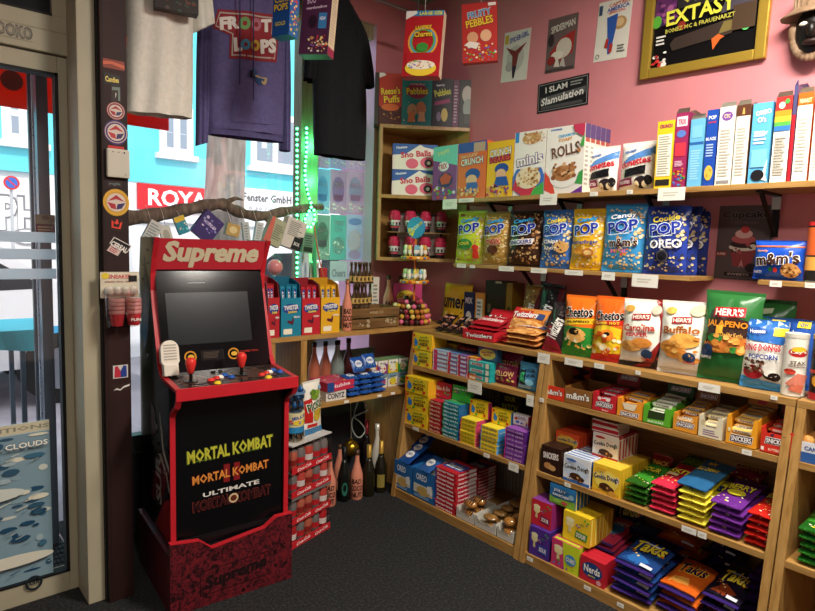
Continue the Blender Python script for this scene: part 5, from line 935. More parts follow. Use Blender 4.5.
pile(3, 672, 700, 500, xe + .262, Z2, .045, .165, .045, '#7aa82a', bagd('TWIST', '#1c2a1a', '#4a7a1c', 5), 'olive green candy bag at the back of the bag tier', 'olive candy bags', back='#4a7a1c')
pile(5, 708, 741, 537, xe + .002, Z2, .0255, .25, .03, '#6a2f8a', bagd('BERRY', '#e8d83a', '#6a2f8a', 6, [('e', .5, .4, .3, .1, '#e8d83a')]), 'purple candy bag in the middle stack of the bag tier', 'purple candy bags', back='#54247a', seam='#7a3f9a')
pile(3, 722, 756, 510, xe + .265, Z2, .05, .165, .052, '#a83058', bagd('CHEWS', '#e8a03a', '#7a1c3a', 7), 'magenta candy bag behind the purple stack', 'magenta candy bags', back='#8a2448', rxd=-86)
pile(5, 744, 769, 550, xe + .002, Z2, .026, .26, .031, '#c8281e', bagd('SKITTLES', '#f0c83a', '#c0241c', 8, [('s', 9, 12, .1, .3, .9, .5, .05, ['#f0d03a', '#3a8a3a', '#e8842a'])]), 'red candy bag stacked against the near upright', 'red candy bags', back='#b01e18', seam='#c82a20')
# ---- near rack, bottom tier
xf = FX(Z1) + .012
def wh(base, c2): return [('e', .26, .62, .16, .14, '#e8dca0'), ('e', .26, .74, .17, .08, '#f0e8b8'), ('p', [(.2, .3), (.32, .3), (.30, .55), (.22, .55)], '#d8c890'), ('p', [(.46, .2), (.9, .16), (.94, .42), (.5, .46)], c2), ('t', 'SOUR', .7, .31, .36, .16, '#f4e8e0', -4), ('s', 4, 10, .45, .5, .95, .95, .04, fruit), ('t', '*', .7, .68, .2, .14, '#3a7a3a')]
row(4, 'candy_box', 'blue hard candy box with a sharp lime edge', 'candy box', 'row of blue hard candy boxes', 549, 575, 491, 516, xf + .045, Z1 + .2605, .028, '#2a6aa0', [('r', 0, .75, 1, 1, '#2f78b0'), ('p', [(0, 0), (1, 0), (1, .4), (.2, .3), (0, .4)], '#7aa83a'), ('t', 'JOLLY', .4, .72, .5, .18, '#e8eef0', 0, '#1c3a6a'), ('t', 'RANCHER', .46, .5, .66, .14, '#e8eef0', 0, '#1c3a6a'), ('e', .3, .2, .14, .1, '#8ac04a'), ('e', .6, .18, .12, .09, '#c84a4a'), ('e', .85, .6, .1, .14, '#8ab0c0')], right=[('r', .2, 0, .45, 1, '#e8c83a')], side='#1f5a94', h=.09)
row(4, 'candy_box', 'blue hard candy box of the lower layer behind the purple ones', 'candy box', 'lower layer of blue hard candy boxes', 557, 570, 516, 540, xf + .15, Z1, .028, '#2a6aa0', [('t', 'JOLLY', .4, .8, .5, .1, '#e8eef0')], h=.255)
row(4, 'candy_box', 'red sour candy box standing on the purple ones', 'candy box', 'row of red sour boxes', 531, 551, 508, 537, xf + .02, Z1 + .137, .024, '#c82838', wh('#c82838', '#7a1c48'), side='#8a2a6a', top='#7a3a8a', h=.121)
row(5, 'candy_box', 'purple sour candy box on the bottom shelf', 'candy box', 'row of purple sour boxes', 529, 549, 534, 563, xf, Z1, .026, '#4f2f8a', wh('#4f2f8a', '#2f4fa8'), side='#3f2470', h=.136)
row(6, 'candy_box', 'yellow sour candy box standing on the lime ones', 'candy box', 'row of yellow sour boxes', 563, 590, 520, 548, xf + .03, Z1 + .128, .03, '#e8c42a', wh('#e8c42a', '#4a8a3a'), right=[('r', .3, .05, .7, .95, '#f0dc6a')], side='#d8a820', h=.13)
row(6, 'candy_box', 'pink and lime sour candy box on the bottom shelf', 'candy box', 'row of pink and lime boxes', 550.5, 578, 548, 578, xf, Z1, .03, '#c83a6a', [('p', [(.5, 0), (1, 0), (1, 1), (.4, 1)], '#c8d82a'), ('e', .26, .62, .16, .14, '#e8dca0'), ('e', .26, .74, .17, .08, '#f0e8b8'), ('p', [(.2, .3), (.32, .3), (.30, .55), (.22, .55)], '#d8c890'), ('e', .72, .45, .2, .2, '#3f8fc0'), ('t', 'CUBES', .72, .45, .32, .16, '#f0f0e0', -4), ('s', 6, 10, .1, .05, .95, .3, .04, fruit)], topd=[('r', .05, .2, .95, .8, '#b8c82a')], side='#b8c828', h=.126)
row(3, 'candy_box', 'red candy box with a blue oval', 'candy box', 'red boxes with blue ovals', 579, 604, 565, 592, xf, Z1, .03, '#c02434', [('e', .5, .52, .42, .32, '#1f3f7a'), ('t', 'Nerds', .5, .56, .66, .3, '#f0f0ea', 0, '#2a2a4a'), ('t', 'candy', .5, .3, .3, .1, '#e8c83a'), ('e', .8, .15, .1, .1, '#e0a0a8')], side='#a81c2a', h=.108)
TK = lambda bgc, c='#f0d83a', t='Takis', acc='#3a6ab0': [('p', [(.0, .08), (1, .08), (1, .72), (0, .78)], bgc), ('p', [(.1, .14), (.5, .1), (.8, .22), (.4, .34)], acc), ('t', t, .5, .56, .8, .3, c, 8, '#1a1030', .2), ('s', 4, 12, .1, .25, .9, .55, .04, [acc, '#d8702a', '#e8c88a']), ('r', .3, .62, .7, .65, '#d8d8e0'), ('r', .6, .08, .9, .14, '#d8dae4')]
NAV = '#1d1740'
pile(5, 587, 610, 590, xf + .115, Z1, .028, .26, .035, '#c83a5a', [('e', .5, .5, .35, .2, '#3f8fc8'), ('t', 'CANDY', .5, .7, .7, .14, '#f0e8e0', 3), ('s', 3, 12, .1, .1, .9, .4, .05, fruit)], 'pink and blue candy bag left of the navy chip bags', 'pink and blue bags', back='#3f5fa8', seam='#5a3a8a')
pile(4, 609, 651, 604, xf + .002, Z1, .038, .26, .05, NAV, TK('#1f3f7a', acc='#2f6ab0'), 'navy and blue chip bag in the front stack', 'navy and blue chip bags', seam='#38246a', cat='chip bag', name='chip_bag', rxd=-80, jit=5)
pile(1, 612, 642, 545, xf + .40, Z1, .06, .32, .06, '#1a1638', TK('#1c1838', '#c8b860', acc='#2a2448'), 'very dark navy chip bag standing at the back', 'dark chip bags at the back', cat='chip bag', name='chip_bag', rxd=-8)
pile(3, 655, 694, 611, xf + .03, Z1, .038, .26, .048, NAV, TK('#d8641e', '#1c1430', acc='#e88a2a') + [('p', [(0, .08), (1, .08), (1, .86), (0, .9)], '#d8641e'), ('p', [(.15, .16), (.7, .2), (.6, .36), (.2, .3)], '#f0a84a'), ('t', 'Takis', .5, .6, .74, .26, '#201438', 8, '#e8b83a', .2)], 'orange and purple chip bag in the middle stack', 'orange and purple chip bags', seam='#38246a', cat='chip bag', name='chip_bag', rxd=-82, jit=5)
pile(4, 698, 737, 622, xf + .05, Z1, .038, .26, .048, '#141022', TK('#1c1624', acc='#8a3a1a'), 'black and purple chip bag beside the orange ones', 'black and purple chip bags', seam='#38246a', cat='chip bag', name='chip_bag', rxd=-80, jit=5)
pile(6, 741, 766, 640, xf + .12, Z1, .042, .28, .052, '#2a1540', TK('#34184a', acc='#3f2058'), 'deep purple chip bag nearest the upright', 'deep purple chip bags', seam='#221036', cat='chip bag', name='chip_bag', rxd=-82, jit=5)
pile(4, 655, 698, 560, xf + .31, Z1, .06, .165, .07, '#8a3f1a', TK('#a84f1e', acc='#c8702a'), 'shaded orange chip bag behind the front stacks', 'orange chip bags at the back', cat='chip bag', name='chip_bag', rxd=-84)
pile(4, 704, 738, 570, xf + .315, Z1, .05, .165, .06, '#1d1233', TK('#241634', '#a89038', acc='#34204a'), 'dark violet chip bag behind the black front stack', 'dark violet chip bags at the back', cat='chip bag', name='chip_bag', rxd=-84)
pile(4, 622, 650, 560, xf + .275, Z1, .04, .12, .05, '#1f1a3c', [('p', [(0, .2), (1, .2), (1, .7), (0, .8)], '#22345e')], 'navy chip bag lying behind the navy front stack', 'navy chip bags at the back', cat='chip bag', name='chip_bag', rxd=-84)
# ---- last rack, cut by the photo's edge
pile(5, 797, 830, 563, FX(Z2) + .014, Z2, .026, .26, .031, '#3a8a2a', bagd('EXTRA', '#f0e03a', '#1c5a1c', 11), 'green candy bag stacked on the rack at the right edge', 'green candy bags at the right edge', back='#2a6a20', seam='#58a83a')
t, yc, w, h = open_box(800, 832, 425, 465, FX(Z3) + .014, Z3, .18, '#d8d8dc', [('r', 0, 0, 1, .5, '#2f5a9a'), ('t', 'CANDY', .5, .7, .7, .2, '#2f4a8a')], 'white and blue open box at the right photo edge', cut=0, h=.07)
for i in range(6):
    b = B(); b.ball(.02, BUN, None, 10); tag(b.build('candy_ball', None, (FX(Z3) + .04 + .04 * (i // 2), yc - .03 + .06 * (i % 2), Z3 + .068)), 'round tan sweet in the white and blue edge box', 'sweet', 'round tan sweets at the right edge')

# ================================================================ TOP OF THE CORNER RACK
xt = FX(Z4) + .01
# red licorice display boxes and bags
dT = [('t', 'Twizzlers', .52, .5, .86, .42, '#f4ecec', 3, '#7a1420')]
def tray_bags(px0, px1, pbot, X, n, label, blabel, base, bfront, group, lab2=None):
    yc, w = span(px0, px1, pbot - 8, X); t, yc, w, h = open_box(px0, px1, 330, pbot, X, Z4, .15, base, dT, label, None, yc=yc, w=w, h=.05, cut=.8, low=.75)
    me = bag_mesh(w - .016, .13, .015, '#b01e2a', front=bfront, seed=3, nu=14, nv=12)
    for i in range(n): tag(new('candy_bag', me, None, (X + .012 + .01 * i, yc, Z4 + .016 + .021 * i), (R(-76), 0, RZ + R(rnd.uniform(-3, 3)))), blabel + ', ' + ORD[n - 1 - i], 'candy bag', group)
tray_bags(463, 494, 338, xt, 4, 'red open licorice box at the rack front', 'red licorice pack in the red open box', '#c0242e', [('r', .05, .3, .95, .7, '#d8404a'), ('t', 'Twizzlers', .5, .5, .84, .3, '#f4ecec', 3)], 'red licorice packs')
pile(1, 481, 503, 325, xt + .13, Z4, .03, .16, .05, '#c0242e', [('t', 'Twizzlers', .5, .55, .88, .34, '#f4ecec', 4, '#7a1420')], 'red licorice bag propped behind the open red box', None, rxd=-40)
OG = '#d88a42'
dTO = [('p', [(0, 0), (1, 0), (1, .38), (0, .46)], '#e8a860'), ('p', [(0, .0), (.14, 0), (.16, 1), (0, 1)], '#c0242e'), ('r', 0, .46, .6, .86, '#c83a2a'), ('t', 'Twizzlers', .42, .64, .74, .28, '#f4ecec', 2, '#8a1c20'), ('r', .78, .5, .96, .76, '#3a4a7a'), ('s', 5, 18, .15, .04, .95, .4, .07, ['#f0b870', '#c87838', '#e09850'])]
pile(3, 501, 537, 346, xt + .006, Z4, .026, .17, .032, OG, dTO, 'orange licorice bag in the front stack', 'orange licorice bags', seam='#c87a38', rxd=-80, jit=2, back='#c8702e')
bag_at('candy_bag', 'orange and red licorice bag tilted on the orange stack', 'candy bag', 503, 540, 308, 330, xt + .07, Z4 + .07, .03, OG, None, 40, 0, front=dTO, seam='#c87a38', h=.105)
bag_at('licorice_bag', 'tall gold and red licorice bag leaning at the back', 'candy bag', 516, 536, 279, 325, xt + .18, Z4, .05, '#8a6a3a', None, 8, front=[('s', 3, 40, .1, .1, .9, .9, .07, ['#b89a5a', '#6a4a2a', '#8a2a2a', '#d8c08a']), ('t', 'Twizzlers', .5, .5, .8, .2, '#e8e0d8', 78), ('p', [(.6, 0), (1, 0), (1, 1), (.85, 1)], '#5a1a22')], h=.30, roll=4)
bag_at('licorice_bag', 'tall black and silver licorice bag leaning at the back', 'candy bag', 531, 556, 279, 330, xt + .16, Z4, .05, '#2a282c', None, 8, front=[('s', 4, 26, .3, .3, .95, .95, .06, ['#4a484e', '#8a888e', '#1a181c']), ('t', 'Twizzlers', .4, .45, .9, .24, '#d8d6da', 76), ('p', [(.75, .3), (1, .3), (1, 1), (.85, 1)], '#5a1822')], h=.31, roll=4)
# pink box, balls, yellow bag and small boxes near the corner
xg = xt + .20
pc = EYE + ray(418, 300) * (2.50 / ray(418, 300).x); wl = .18; hz_ = onX(418, 285, 2.50).z - .98
o = new('lollipop_box', carton_mesh(wl, hz_, .10, '#c8407a', front=[('e', .45, .62, .34, .2, '#e8c83a'), ('t', 'Chupa', .45, .68, .5, .14, '#c8283a', 5), ('t', 'Chups', .45, .55, .5, .14, '#c8283a', 5), ('s', 3, 12, .05, .05, .95, .4, .04, ['#e8a0c0', '#f0d8e0', '#8a2a5a'])], side='#a83068'), None, (2.55, 2.88, .9805), (0, 0, R(-37))); tag(o, 'bright pink lollipop box under the little carousel', 'candy box')
rr = random.Random(12); BC = ['#c8a03a', '#d8b45a', '#8a2a3a', '#c84a5a', '#e8d8a0', '#3a2420', '#b06a2a', '#d86a8a']
bl = [bpy.data.meshes.new('x')] * 0
for c in BC:
    b = B(); b.ball(.0155, M(c, .3), None, 10); b.decal([('e', .5, .5, .4, .4, '#f0e0d0'), ('e', .5, .5, .24, .24, c)], .016, .016, (-.008, -.0158, -.008), (1, 0, 0), (0, 0, 1), .0006); b.tube([(0, 0, -.014), (0, .001, -.03)], .0018, '#e8e4dc', 6); bl.append(b.mesh('lollipop'))
cnt = 0; p0 = onX(413, 322, xt + .05); p1 = onX(432, 312, xt + .05)
stand = thing('lollipop_stand', 'dark tiered lollipop stand at the far end of the rack top', 'stand', (2.43, 2.715, .9805))
b = B(); b.cyl(.08, 0, .06, M('#3a2a20', .5), None, 20); b.cyl(.05, .06, .10, M('#3a2a20', .5), None, 20); b.lathe([(.02, .10), (.02, .13), (.01, .14)], M('#3a2a20', .5), 20); b.build('tiered_body', stand)
for ring, (r_, z_, n_b) in enumerate(((.118, .022, 23), (.116, .053, 22), (.107, .083, 20), (.09, .112, 17), (.064, .138, 12), (.03, .158, 5))):
    for k in range(n_b):
        a = 2 * PI * (k + .5 * (ring % 2)) / n_b
        tag(new('lollipop', bl[rr.randrange(8)], None, (stand.location.x + r_ * math.cos(a), stand.location.y + r_ * math.sin(a), stand.location.z + z_), (R(70), 0, a + PI / 2)), 'round wrapped lollipop on the dark tiered stand', 'lollipop', 'lollipops on the tiered stand')
bag_at('candy_bag', 'yellow caramel candy bag standing near the lollipops', 'candy bag', 440, 469, 284, 322, xg + .02, Z4, .06, '#e0b02a', None, 5, front=[('t', 'umen', .5, .55, .86, .24, '#2a1c14', 0), ('s', 3, 10, .1, .05, .9, .35, .05, ['#8a5a1c', '#f0d880'])], seam='#c89a20')
box_at('candy_box', 'small navy box with a white figure on the rack top', 'candy box', 464, 474, 292, 316, xg + .05, Z4, .04, '#1f2a5a', front=[('e', .5, .3, .3, .2, '#e0d8d0'), ('t', 'MIX', .5, .78, .7, .16, '#e8e0e8')])
box_at('candy_box', 'small orange and white box on the rack top', 'candy box', 475, 484, 293, 316, xg + .05, Z4, .04, '#d88a3a', front=[('r', .15, .3, .85, .85, '#e8e0d8'), ('l', .25, .4, .75, .8, 4, '#7a8ab0')])
box_at('candy_box', 'plain dark brown box standing against the pink wall', 'box', 485, 505, 281, 318, xg + .06, Z4, .10, '#241a14', front=[('r', .15, .4, .3, .56, '#6a5a48'), ('r', .5, .96, .8, 1, '#c8c0b0')], side='#5a431c')
box_at('candy_box', 'mustard box beside the plain dark brown box', 'box', 506, 512, 283, 318, xg + .06, Z4, .10, '#8a6a1c', front=[('e', .5, .5, .3, .06, '#4a3a1a')], side='#7a5c18')
me = bag_mesh(.052, .10, .018, '#1c1618', front=[('t', 'HARIBO', .5, .62, .84, .16, '#e8a08a', 3), ('s', 3, 10, .1, .1, .9, .5, .07, ['#c86a5a', '#e8c0a0', '#4a2a2a'])], seed=5, nu=12, nv=12)
for i in range(10):
    px = 438 + 8.5 * (i % 5); X = xt + .02 + .07 * (i // 5); p = onX(px, 325, X)
    tag(new('candy_bag', me, None, (X, p.y, Z4 + .014 + .022 * (i // 5)), (R(-70 + 12 * (i // 5)), R(rnd.uniform(-6, 6)), RZ + R(rnd.uniform(-12, 12)))), 'small black candy bag lying between lollipops and red licorice', 'candy bag', 'small black candy bags')
bk = thing('lollipop_carousel', 'small two-tier lollipop carousel with a round striped topper', 'carousel', (2.49, 2.52, 1.235))
bk.location = (2.37, 2.615, 1.1315); hb = 1.1315; ht = onX(427, 228, 2.40).z
b = B(); b.cyl(.006, 0, ht - hb - .04, M('#c86a2a', .4)); b.build('stem', bk)
zz = [onX(427, 282, 2.40).z - hb, onX(427, 258, 2.40).z - hb]
for z_ in zz:
    b = B(); b.lathe([(.075, z_ - .012), (.085, z_ + .008), (.078, z_ + .008), (.07, z_ - .01)], M('#e09a2a', .4), 24); b.cyl(.074, z_ - .013, z_ - .01, M('#e0a84a', .4), None, 24)
    for k in range(12): a = 2 * PI * k / 12; b.box(-.009, -.001, -.006, .009, .001, .004, M(['#3a7ab0', '#c83a3a', '#e8d8a0'][k % 3], .4), TR(.083 * math.cos(a), .083 * math.sin(a), z_, rz=a + PI / 2))
    b.build('tray', bk)
b = B(); T = TR(0, 0, ht - hb + .0, rz=RZ + R(10)) @ TR(rx=R(90)); b.cyl(.062, -.006, .006, M('#3a8ac0', .4), T, 28)
for k in range(6): a = PI * k / 6 * .5; b.box(-.058, -.006, .0062, .058, .006, .0072, M(['#f0e8b0', '#e8d890'][k % 2], .4), T @ TR(rz=.55 + k * .02))
b.prism([(0, 0)] + [(.055 * math.cos(PI * 1.02 + i * .15), .055 * math.sin(PI * 1.02 + i * .15)) for i in range(9)], .0062, .0066, M('#e8c03a', .4), T, 'xy'); b.decal([('t', 'POP', .5, .5, .6, .24, '#d8e8f0', 30)], .1, .1, T @ Vector((-.05, -.05, .008)), (T.to_3x3() @ Vector((1, 0, 0))), (T.to_3x3() @ Vector((0, 1, 0))))
b.build('round_topper', bk)
PC = ['#d8e0b0', '#e8c860', '#7ab0c8', '#d8e8d0', '#e0a050', '#8ab878']
pl = []
for c in PC:
    b = B(); b.lathe([(.004, -.03), (.009, -.02), (.0105, .012), (.008, .028), (.001, .034)], M(c, .25), 10); b.lathe([(.0108, -.016), (.0112, -.004), (.0108, .004)], M('#e8e0d0', .3), 10); pl.append(b.mesh('bottle_lollipop'))
for ti, z_ in enumerate(zz):
    for k in range(11):
        a = 2 * PI * k / 11; tag(new('candy_tube', pl[(k + ti) % 6], None, (bk.location.x + .06 * math.cos(a), bk.location.y + .06 * math.sin(a), hb + z_ + .04), (0, 0, a)), 'small bottle-shaped lollipop in the ' + ('lower', 'upper')[ti] + ' carousel tray', 'lollipop', 'lollipops in the ' + ('lower', 'upper')[ti] + ' carousel tray')
tag(new('candy_tube', pl[0], None, (bk.location.x - .03, bk.location.y - .02, hb + zz[1] + .045), (0, 0, 0)), 'red bottle lollipop in the middle of the upper tray', 'lollipop'); 
bpy.context.scene.objects['candy_tube.022' if 'candy_tube.022' in SC.objects else 'candy_tube'].data = (lambda b: (b.lathe([(.004, -.03), (.0095, -.02), (.0105, .012), (.006, .04), (.001, .05)], M('#b8242e', .25), 10), b.mesh('bottle_lollipop'))[1])(B())
# ================================================================ CORNER CABINET CONTENTS
ca = math.atan2(Rc[1] - Lc[1], Rc[0] - Lc[0])      # direction of the cabinet's open front
ux_ = Vector((math.cos(ca), math.sin(ca), 0)); vy_ = Vector((-math.sin(ca), math.cos(ca), 0))
def cab(u, v, z): return Vector((*Lc, 0)) + ux_ * u + vy_ * v + Vector((0, 0, z))
dB = [('p', [(0, 1), (0, .55), (.3, .62), (.62, 1)], '#2f5fa8'), ('p', [(1, 1), (1, .8), (.7, .9), (.6, 1)], '#2f5fa8'), ('t', 'Hostess', .2, .86, .24, .1, '#f0f0f4', 8), ('t', 'Sno Balls', .52, .62, .68, .24, '#c8283a', 6), ('e', .44, .24, .14, .2, '#e0607a'), ('e', .78, .3, .16, .22, '#e0607a'), ('e', .80, .28, .09, .15, '#2a1618'), ('e', .81, .28, .04, .07, '#efe6d8')]
for i, lb in enumerate(('lower', 'upper')): tag(new('snowball_cake_box', carton_mesh(.27, .152, .09, '#ece6d8', front=dB, side='#2f5fa8'), None, cab(.215, .075, 1.7555 + .153 * i), (0, 0, ca)), lb + ' of two white and blue pink-cake boxes in the cabinet', 'cake box', 'pink-cake boxes in the cabinet')
def cup():
    b = B(); b.lathe([(.026, 0), (.036, .095)], M('#2a1c24', .35), 20); b.lathe([(.0365, .070), (.0385, .095), (.0385, .1), (.03, .104), (.033, .118), (.02, .128), (.001, .13)], M('#b8284a', .35), 20)
    b.lathe([(.0302, .036), (.0336, .068)], M('#dcd8d4', .4), 20); b.lathe([(.0285, .022), (.0292, .03)], M('#c8485a', .4), 20)
    for k in range(10): a = 2 * PI * k / 10; b.box(-.006, -.001, -.012, .006, .0006, .008, M(['#1c1618', '#8a8488', '#3a2a30'][k % 3], .4), TR(.0325 * math.cos(a), .0325 * math.sin(a), .052, rz=a + PI / 2, rx=R(-16)))
    return b.mesh('candy_cup')
me = cup(); cups = []
for lv in range(2):
    for k in range(4):
        tag(new('candy_cup', me, None, cab(.105 + .095 * k, .05, 1.3805 + .1565 * lv * 1.0), (0, 0, ca + k)), 'red and black lidded candy cup, ' + ('lower', 'upper')[lv] + ' row, ' + ('leftmost', 'second from left', 'third from left', 'rightmost')[k], 'cup', 'candy cups in the cabinet')
b = B(); b.box(0, .0, 0, .38, .10, .004, WOOD); tag(b.build('cup_riser', None, cab(.06, .005, 1.3805 + .1505), (0, 0, ca)), 'thin board between the two rows of candy cups', 'board')
b = B(); b.box(0, 0, 0, .30, .012, .27, M('#141214', .4)); b.box(.015, -.001, .015, .285, .0, .255, M('#d0ccc4', .5)); tag(b.build('framed_board', None, cab(.11, .112, 1.382), (R(0), 0, ca)), 'black framed white board behind the candy cups', 'frame')
# boxes on top of the cabinet
zt2 = 2.1655
def top_box(u0, u1, hh, d, base, front, side, label, v=.03, yaw=0, right=()):
    w = u1 - u0; o = new('cereal_box', carton_mesh(w, hh, d, base, front=front, side=side, rightd=right), None, cab((u0 + u1) / 2, v + d / 2, zt2), (0, 0, ca + R(yaw))); tag(o, label, 'cereal box', 'cereal boxes on the corner cabinet')
top_box(-.035, -.012, .30, .12, '#3a342c', [], '#2a2420', 'dark narrow box at the left end of the cabinet top')
top_box(-.010, .125, .30, .055, '#b8321c', [('p', [(0, .9), (.3, .96), (.2, 1), (0, 1)], '#e8e4dc'), ('r', 0, 0, 1, .36, '#4a1c14'), ('t', "Reese's", .5, .66, .84, .14, '#f0c82a', 6, '#6a2a14'), ('t', 'Puffs', .56, .5, .7, .14, '#f0c82a', 6, '#6a2a14'), ('e', .5, .34, .4, .07, '#d8642a'), ('s', 3, 14, .2, .05, .9, .26, .05, ['#8a4a20', '#c88a3a', '#2a120c'])], '#6a2418', 'red and brown peanut puffs box on the cabinet')
top_box(.127, .305, .285, .055, '#1f7c80', [('e', .5, .72, .36, .16, '#8a2a4a'), ('t', 'Pebbles', .5, .72, .72, .14, '#e8c83a', 4, '#5a1c3a'), ('t', 'marshmallow', .5, .86, .5, .05, '#d8a0b8'), ('e', .34, .32, .16, .14, '#c89070'), ('e', .64, .36, .17, .15, '#c87a5a'), ('p', [(.2, .08), (.46, .08), (.42, .28), (.24, .28)], '#d8784a'), ('p', [(.54, .1), (.8, .1), (.76, .3), (.58, .3)], '#e0a080'), ('s', 6, 20, .05, .03, .95, .95, .025, ['#3a9aa0', '#8a3a5a', '#e8d8c0'])], '#186468', 'teal pebbles cereal box on the cabinet')
top_box(.307, .43, .285, .055, '#1c1a26', [('t', 'Pebbles', .5, .72, .8, .14, '#c8c83a', 14, '#3a2a4a'), ('t', 'berry', .4, .86, .4, .06, '#d8d8e0', 8), ('p', [(.1, .44), (.9, .52), (.86, .6), (.14, .52)], '#8a2a5a'), ('e', .62, .26, .16, .14, '#c8b060'), ('e', .34, .22, .12, .1, '#7a6a8a')], '#4a2a4a', 'black and violet cereal box on the cabinet')
top_box(.432, .47, .28, .14, '#5a2448', [('l', .2, .1, .8, .9, 12, '#a890a0')], '#42183a', 'narrow purple box standing edge out on the cabinet')
top_box(.472, .575, .285, .06, '#22201e', [('e', .45, .7, .3, .18, '#b8b4ac'), ('e', .5, .42, .28, .2, '#8f9a94'), ('r', .3, .1, .75, .3, '#3a3a34')], '#8a2420', 'grey and black box with a red edge on the cabinet', right=[('r', .1, .1, .9, .25, '#e0d8d0'), ('r', .1, .42, .9, .58, '#e0d8d0'), ('r', .1, .75, .9, .9, '#e0d8d0')])
# ================================================================ WINDOW SHELF GOODS
def spanY(px0, px1, py, Y): a, c = onY(px0, py, Y).x, onY(px1, py, Y).x; return (a + c) / 2, c - a
def hY(px, py, Y, z): return onY(px, py, Y).z - z
ZU, ZL = .98, .61
def boxY(name, label, cat, px0, px1, ptop, pbot, Y, z, d, base, group=None, yaw=0, h=None, tilt=0, **k):
    xc_, w = spanY(px0, px1, (ptop + pbot) / 2, Y); h = h or hY((px0 + px1) / 2, ptop, Y, z)
    return tag(new(name, carton_mesh(w, h, d, base, **k), None, (xc_, Y + d / 2, z + .0005), (-R(tilt), 0, R(yaw))), label, cat, group)
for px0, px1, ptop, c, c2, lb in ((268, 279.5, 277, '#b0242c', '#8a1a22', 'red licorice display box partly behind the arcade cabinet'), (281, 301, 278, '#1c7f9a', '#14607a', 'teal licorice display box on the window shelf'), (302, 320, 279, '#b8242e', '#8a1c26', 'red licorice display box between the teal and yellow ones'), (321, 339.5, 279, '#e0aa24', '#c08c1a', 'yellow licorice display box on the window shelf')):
    Y = 2.625; xc_, w = spanY(px0, px1, 320, Y); h = hY((px0 + px1) / 2, ptop, Y, ZU); t = thing('licorice_display_box', lb, 'display box', (xc_, Y + .06, ZU + .0005), (0, 0, 0), 'licorice display boxes')
    b = B(); hl = h * .66
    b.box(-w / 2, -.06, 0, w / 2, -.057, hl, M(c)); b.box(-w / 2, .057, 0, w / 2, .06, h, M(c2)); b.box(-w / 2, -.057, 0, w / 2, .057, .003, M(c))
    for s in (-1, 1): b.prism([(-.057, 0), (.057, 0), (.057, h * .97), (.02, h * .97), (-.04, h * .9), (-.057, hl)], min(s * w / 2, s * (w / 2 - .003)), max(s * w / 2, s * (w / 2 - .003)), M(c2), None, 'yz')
    b.decal([('e', .5, .72, .42, .13, '#20408a'), ('t', 'TWISTER', .5, .75, .72, .12, '#f0ece4', 4), ('t', 'Snakes', .55, .64, .44, .07, '#f0d83a', 4), ('r', .12, .06, .55, .2, '#ece6d0'), ('p', [(.3, .36), (.6, .3), (.64, .44), (.58, .5), (.54, .4), (.32, .42)], '#5a2030'), ('t', 'FRESH', .78, .5, .3, .05, '#f0ece4')], w, hl, (-w / 2, -.06, 0), (1, 0, 0), (0, 0, 1)); b.build('carton', t)
    me = bar_mesh(h * .52, .034, .018, c, 'TWIST', '#f0ece4', c2, '#20408a')
    for k in range(3 if w > .08 else 2):
        for r_ in range(2): tag(new('licorice_stick', me, None, (xc_ - w * .3 + w * .3 * k, Y + .042 + .045 * r_, ZU + h * .66 - .01), (R(90), R(-90), 0)), 'wrapped licorice stick in the ' + lb.split(' ')[0] + ' display box ' + ('by the arcade' if 'arcade' in lb else 'on the shelf'), 'candy', lb.split(' ')[0] + ' licorice sticks' + (' by the arcade' if 'arcade' in lb else ''))
PEACH = '#d88a70'
def bottle(label, x, y, z, h, r, body, cap, design=None, group=None, neck='#d88a70', rough=.25, caplen=.1, rot=0):
    t = thing('bottle', label, 'bottle', (x, y, z + .0005), (0, 0, R(rot)), group)
    b = B(); pr = [(r * .9, 0), (r, .008), (r, h * .45), (r * .93, h * .52), (r * .55, h * .68), (r * .36, h * .78), (r * .33, h * (1 - caplen))]; b.lathe(pr, M(body, rough, 0, .3), 22)
    if design:
        n = 2 * PI * r * .5; b.decal_map(design, n, h * .42, lambda xx, yy, l: ((r + .0008 * l) * math.sin((xx / n - .5) * PI - .75), -(r + .0008 * l) * math.cos((xx / n - .5) * PI - .75) if False else -(r + .0008 * l) * math.cos((xx / n - .5) * PI), h * .03 + yy) if False else ((r + .0008 * l) * math.sin((xx / n - .5) * PI), -(r + .0008 * l) * math.cos((xx / n - .5) * PI), h * .03 + yy), .4)
    b.build('glass_body', t); b = B(); b.lathe([(r * .40, h * (1 - caplen)), (r * .42, h * .995), (.001, h)], M(cap, .35, .4), 16); b.build('cap', t); return t
BC_ = [('t', 'BAD', .5, .84, .5, .24, '#17120f', 0, None, .1), ('t', 'COCO', .5, .52, .62, .26, '#17120f'), ('t', 'NUT', .5, .2, .5, .24, '#17120f')]
def bott_px(label, px, ptop, pbot, Y, z, r, body, cap, **k):
    p = onY(px, pbot, Y); h = hY(px, ptop, Y, z); return bottle(label, p.x, Y, z, h, r, body, cap, rot=k.pop('rot', -25), **k)
bott_px('peach bottle with black lettering at the end of the window shelf', 346.5, 279, 332, 2.66, ZU, .028, PEACH, '#8a5a3a', design=BC_)
bott_px('peach bottle behind the wooden crate, left of the two', 388, 275, 310, 2.9, ZU, .034, PEACH, '#5a4030', design=BC_)
bott_px('peach bottle behind the wooden crate, right of the two', 400, 276, 310, 2.9, ZU, .034, PEACH, '#5a4030', design=BC_)
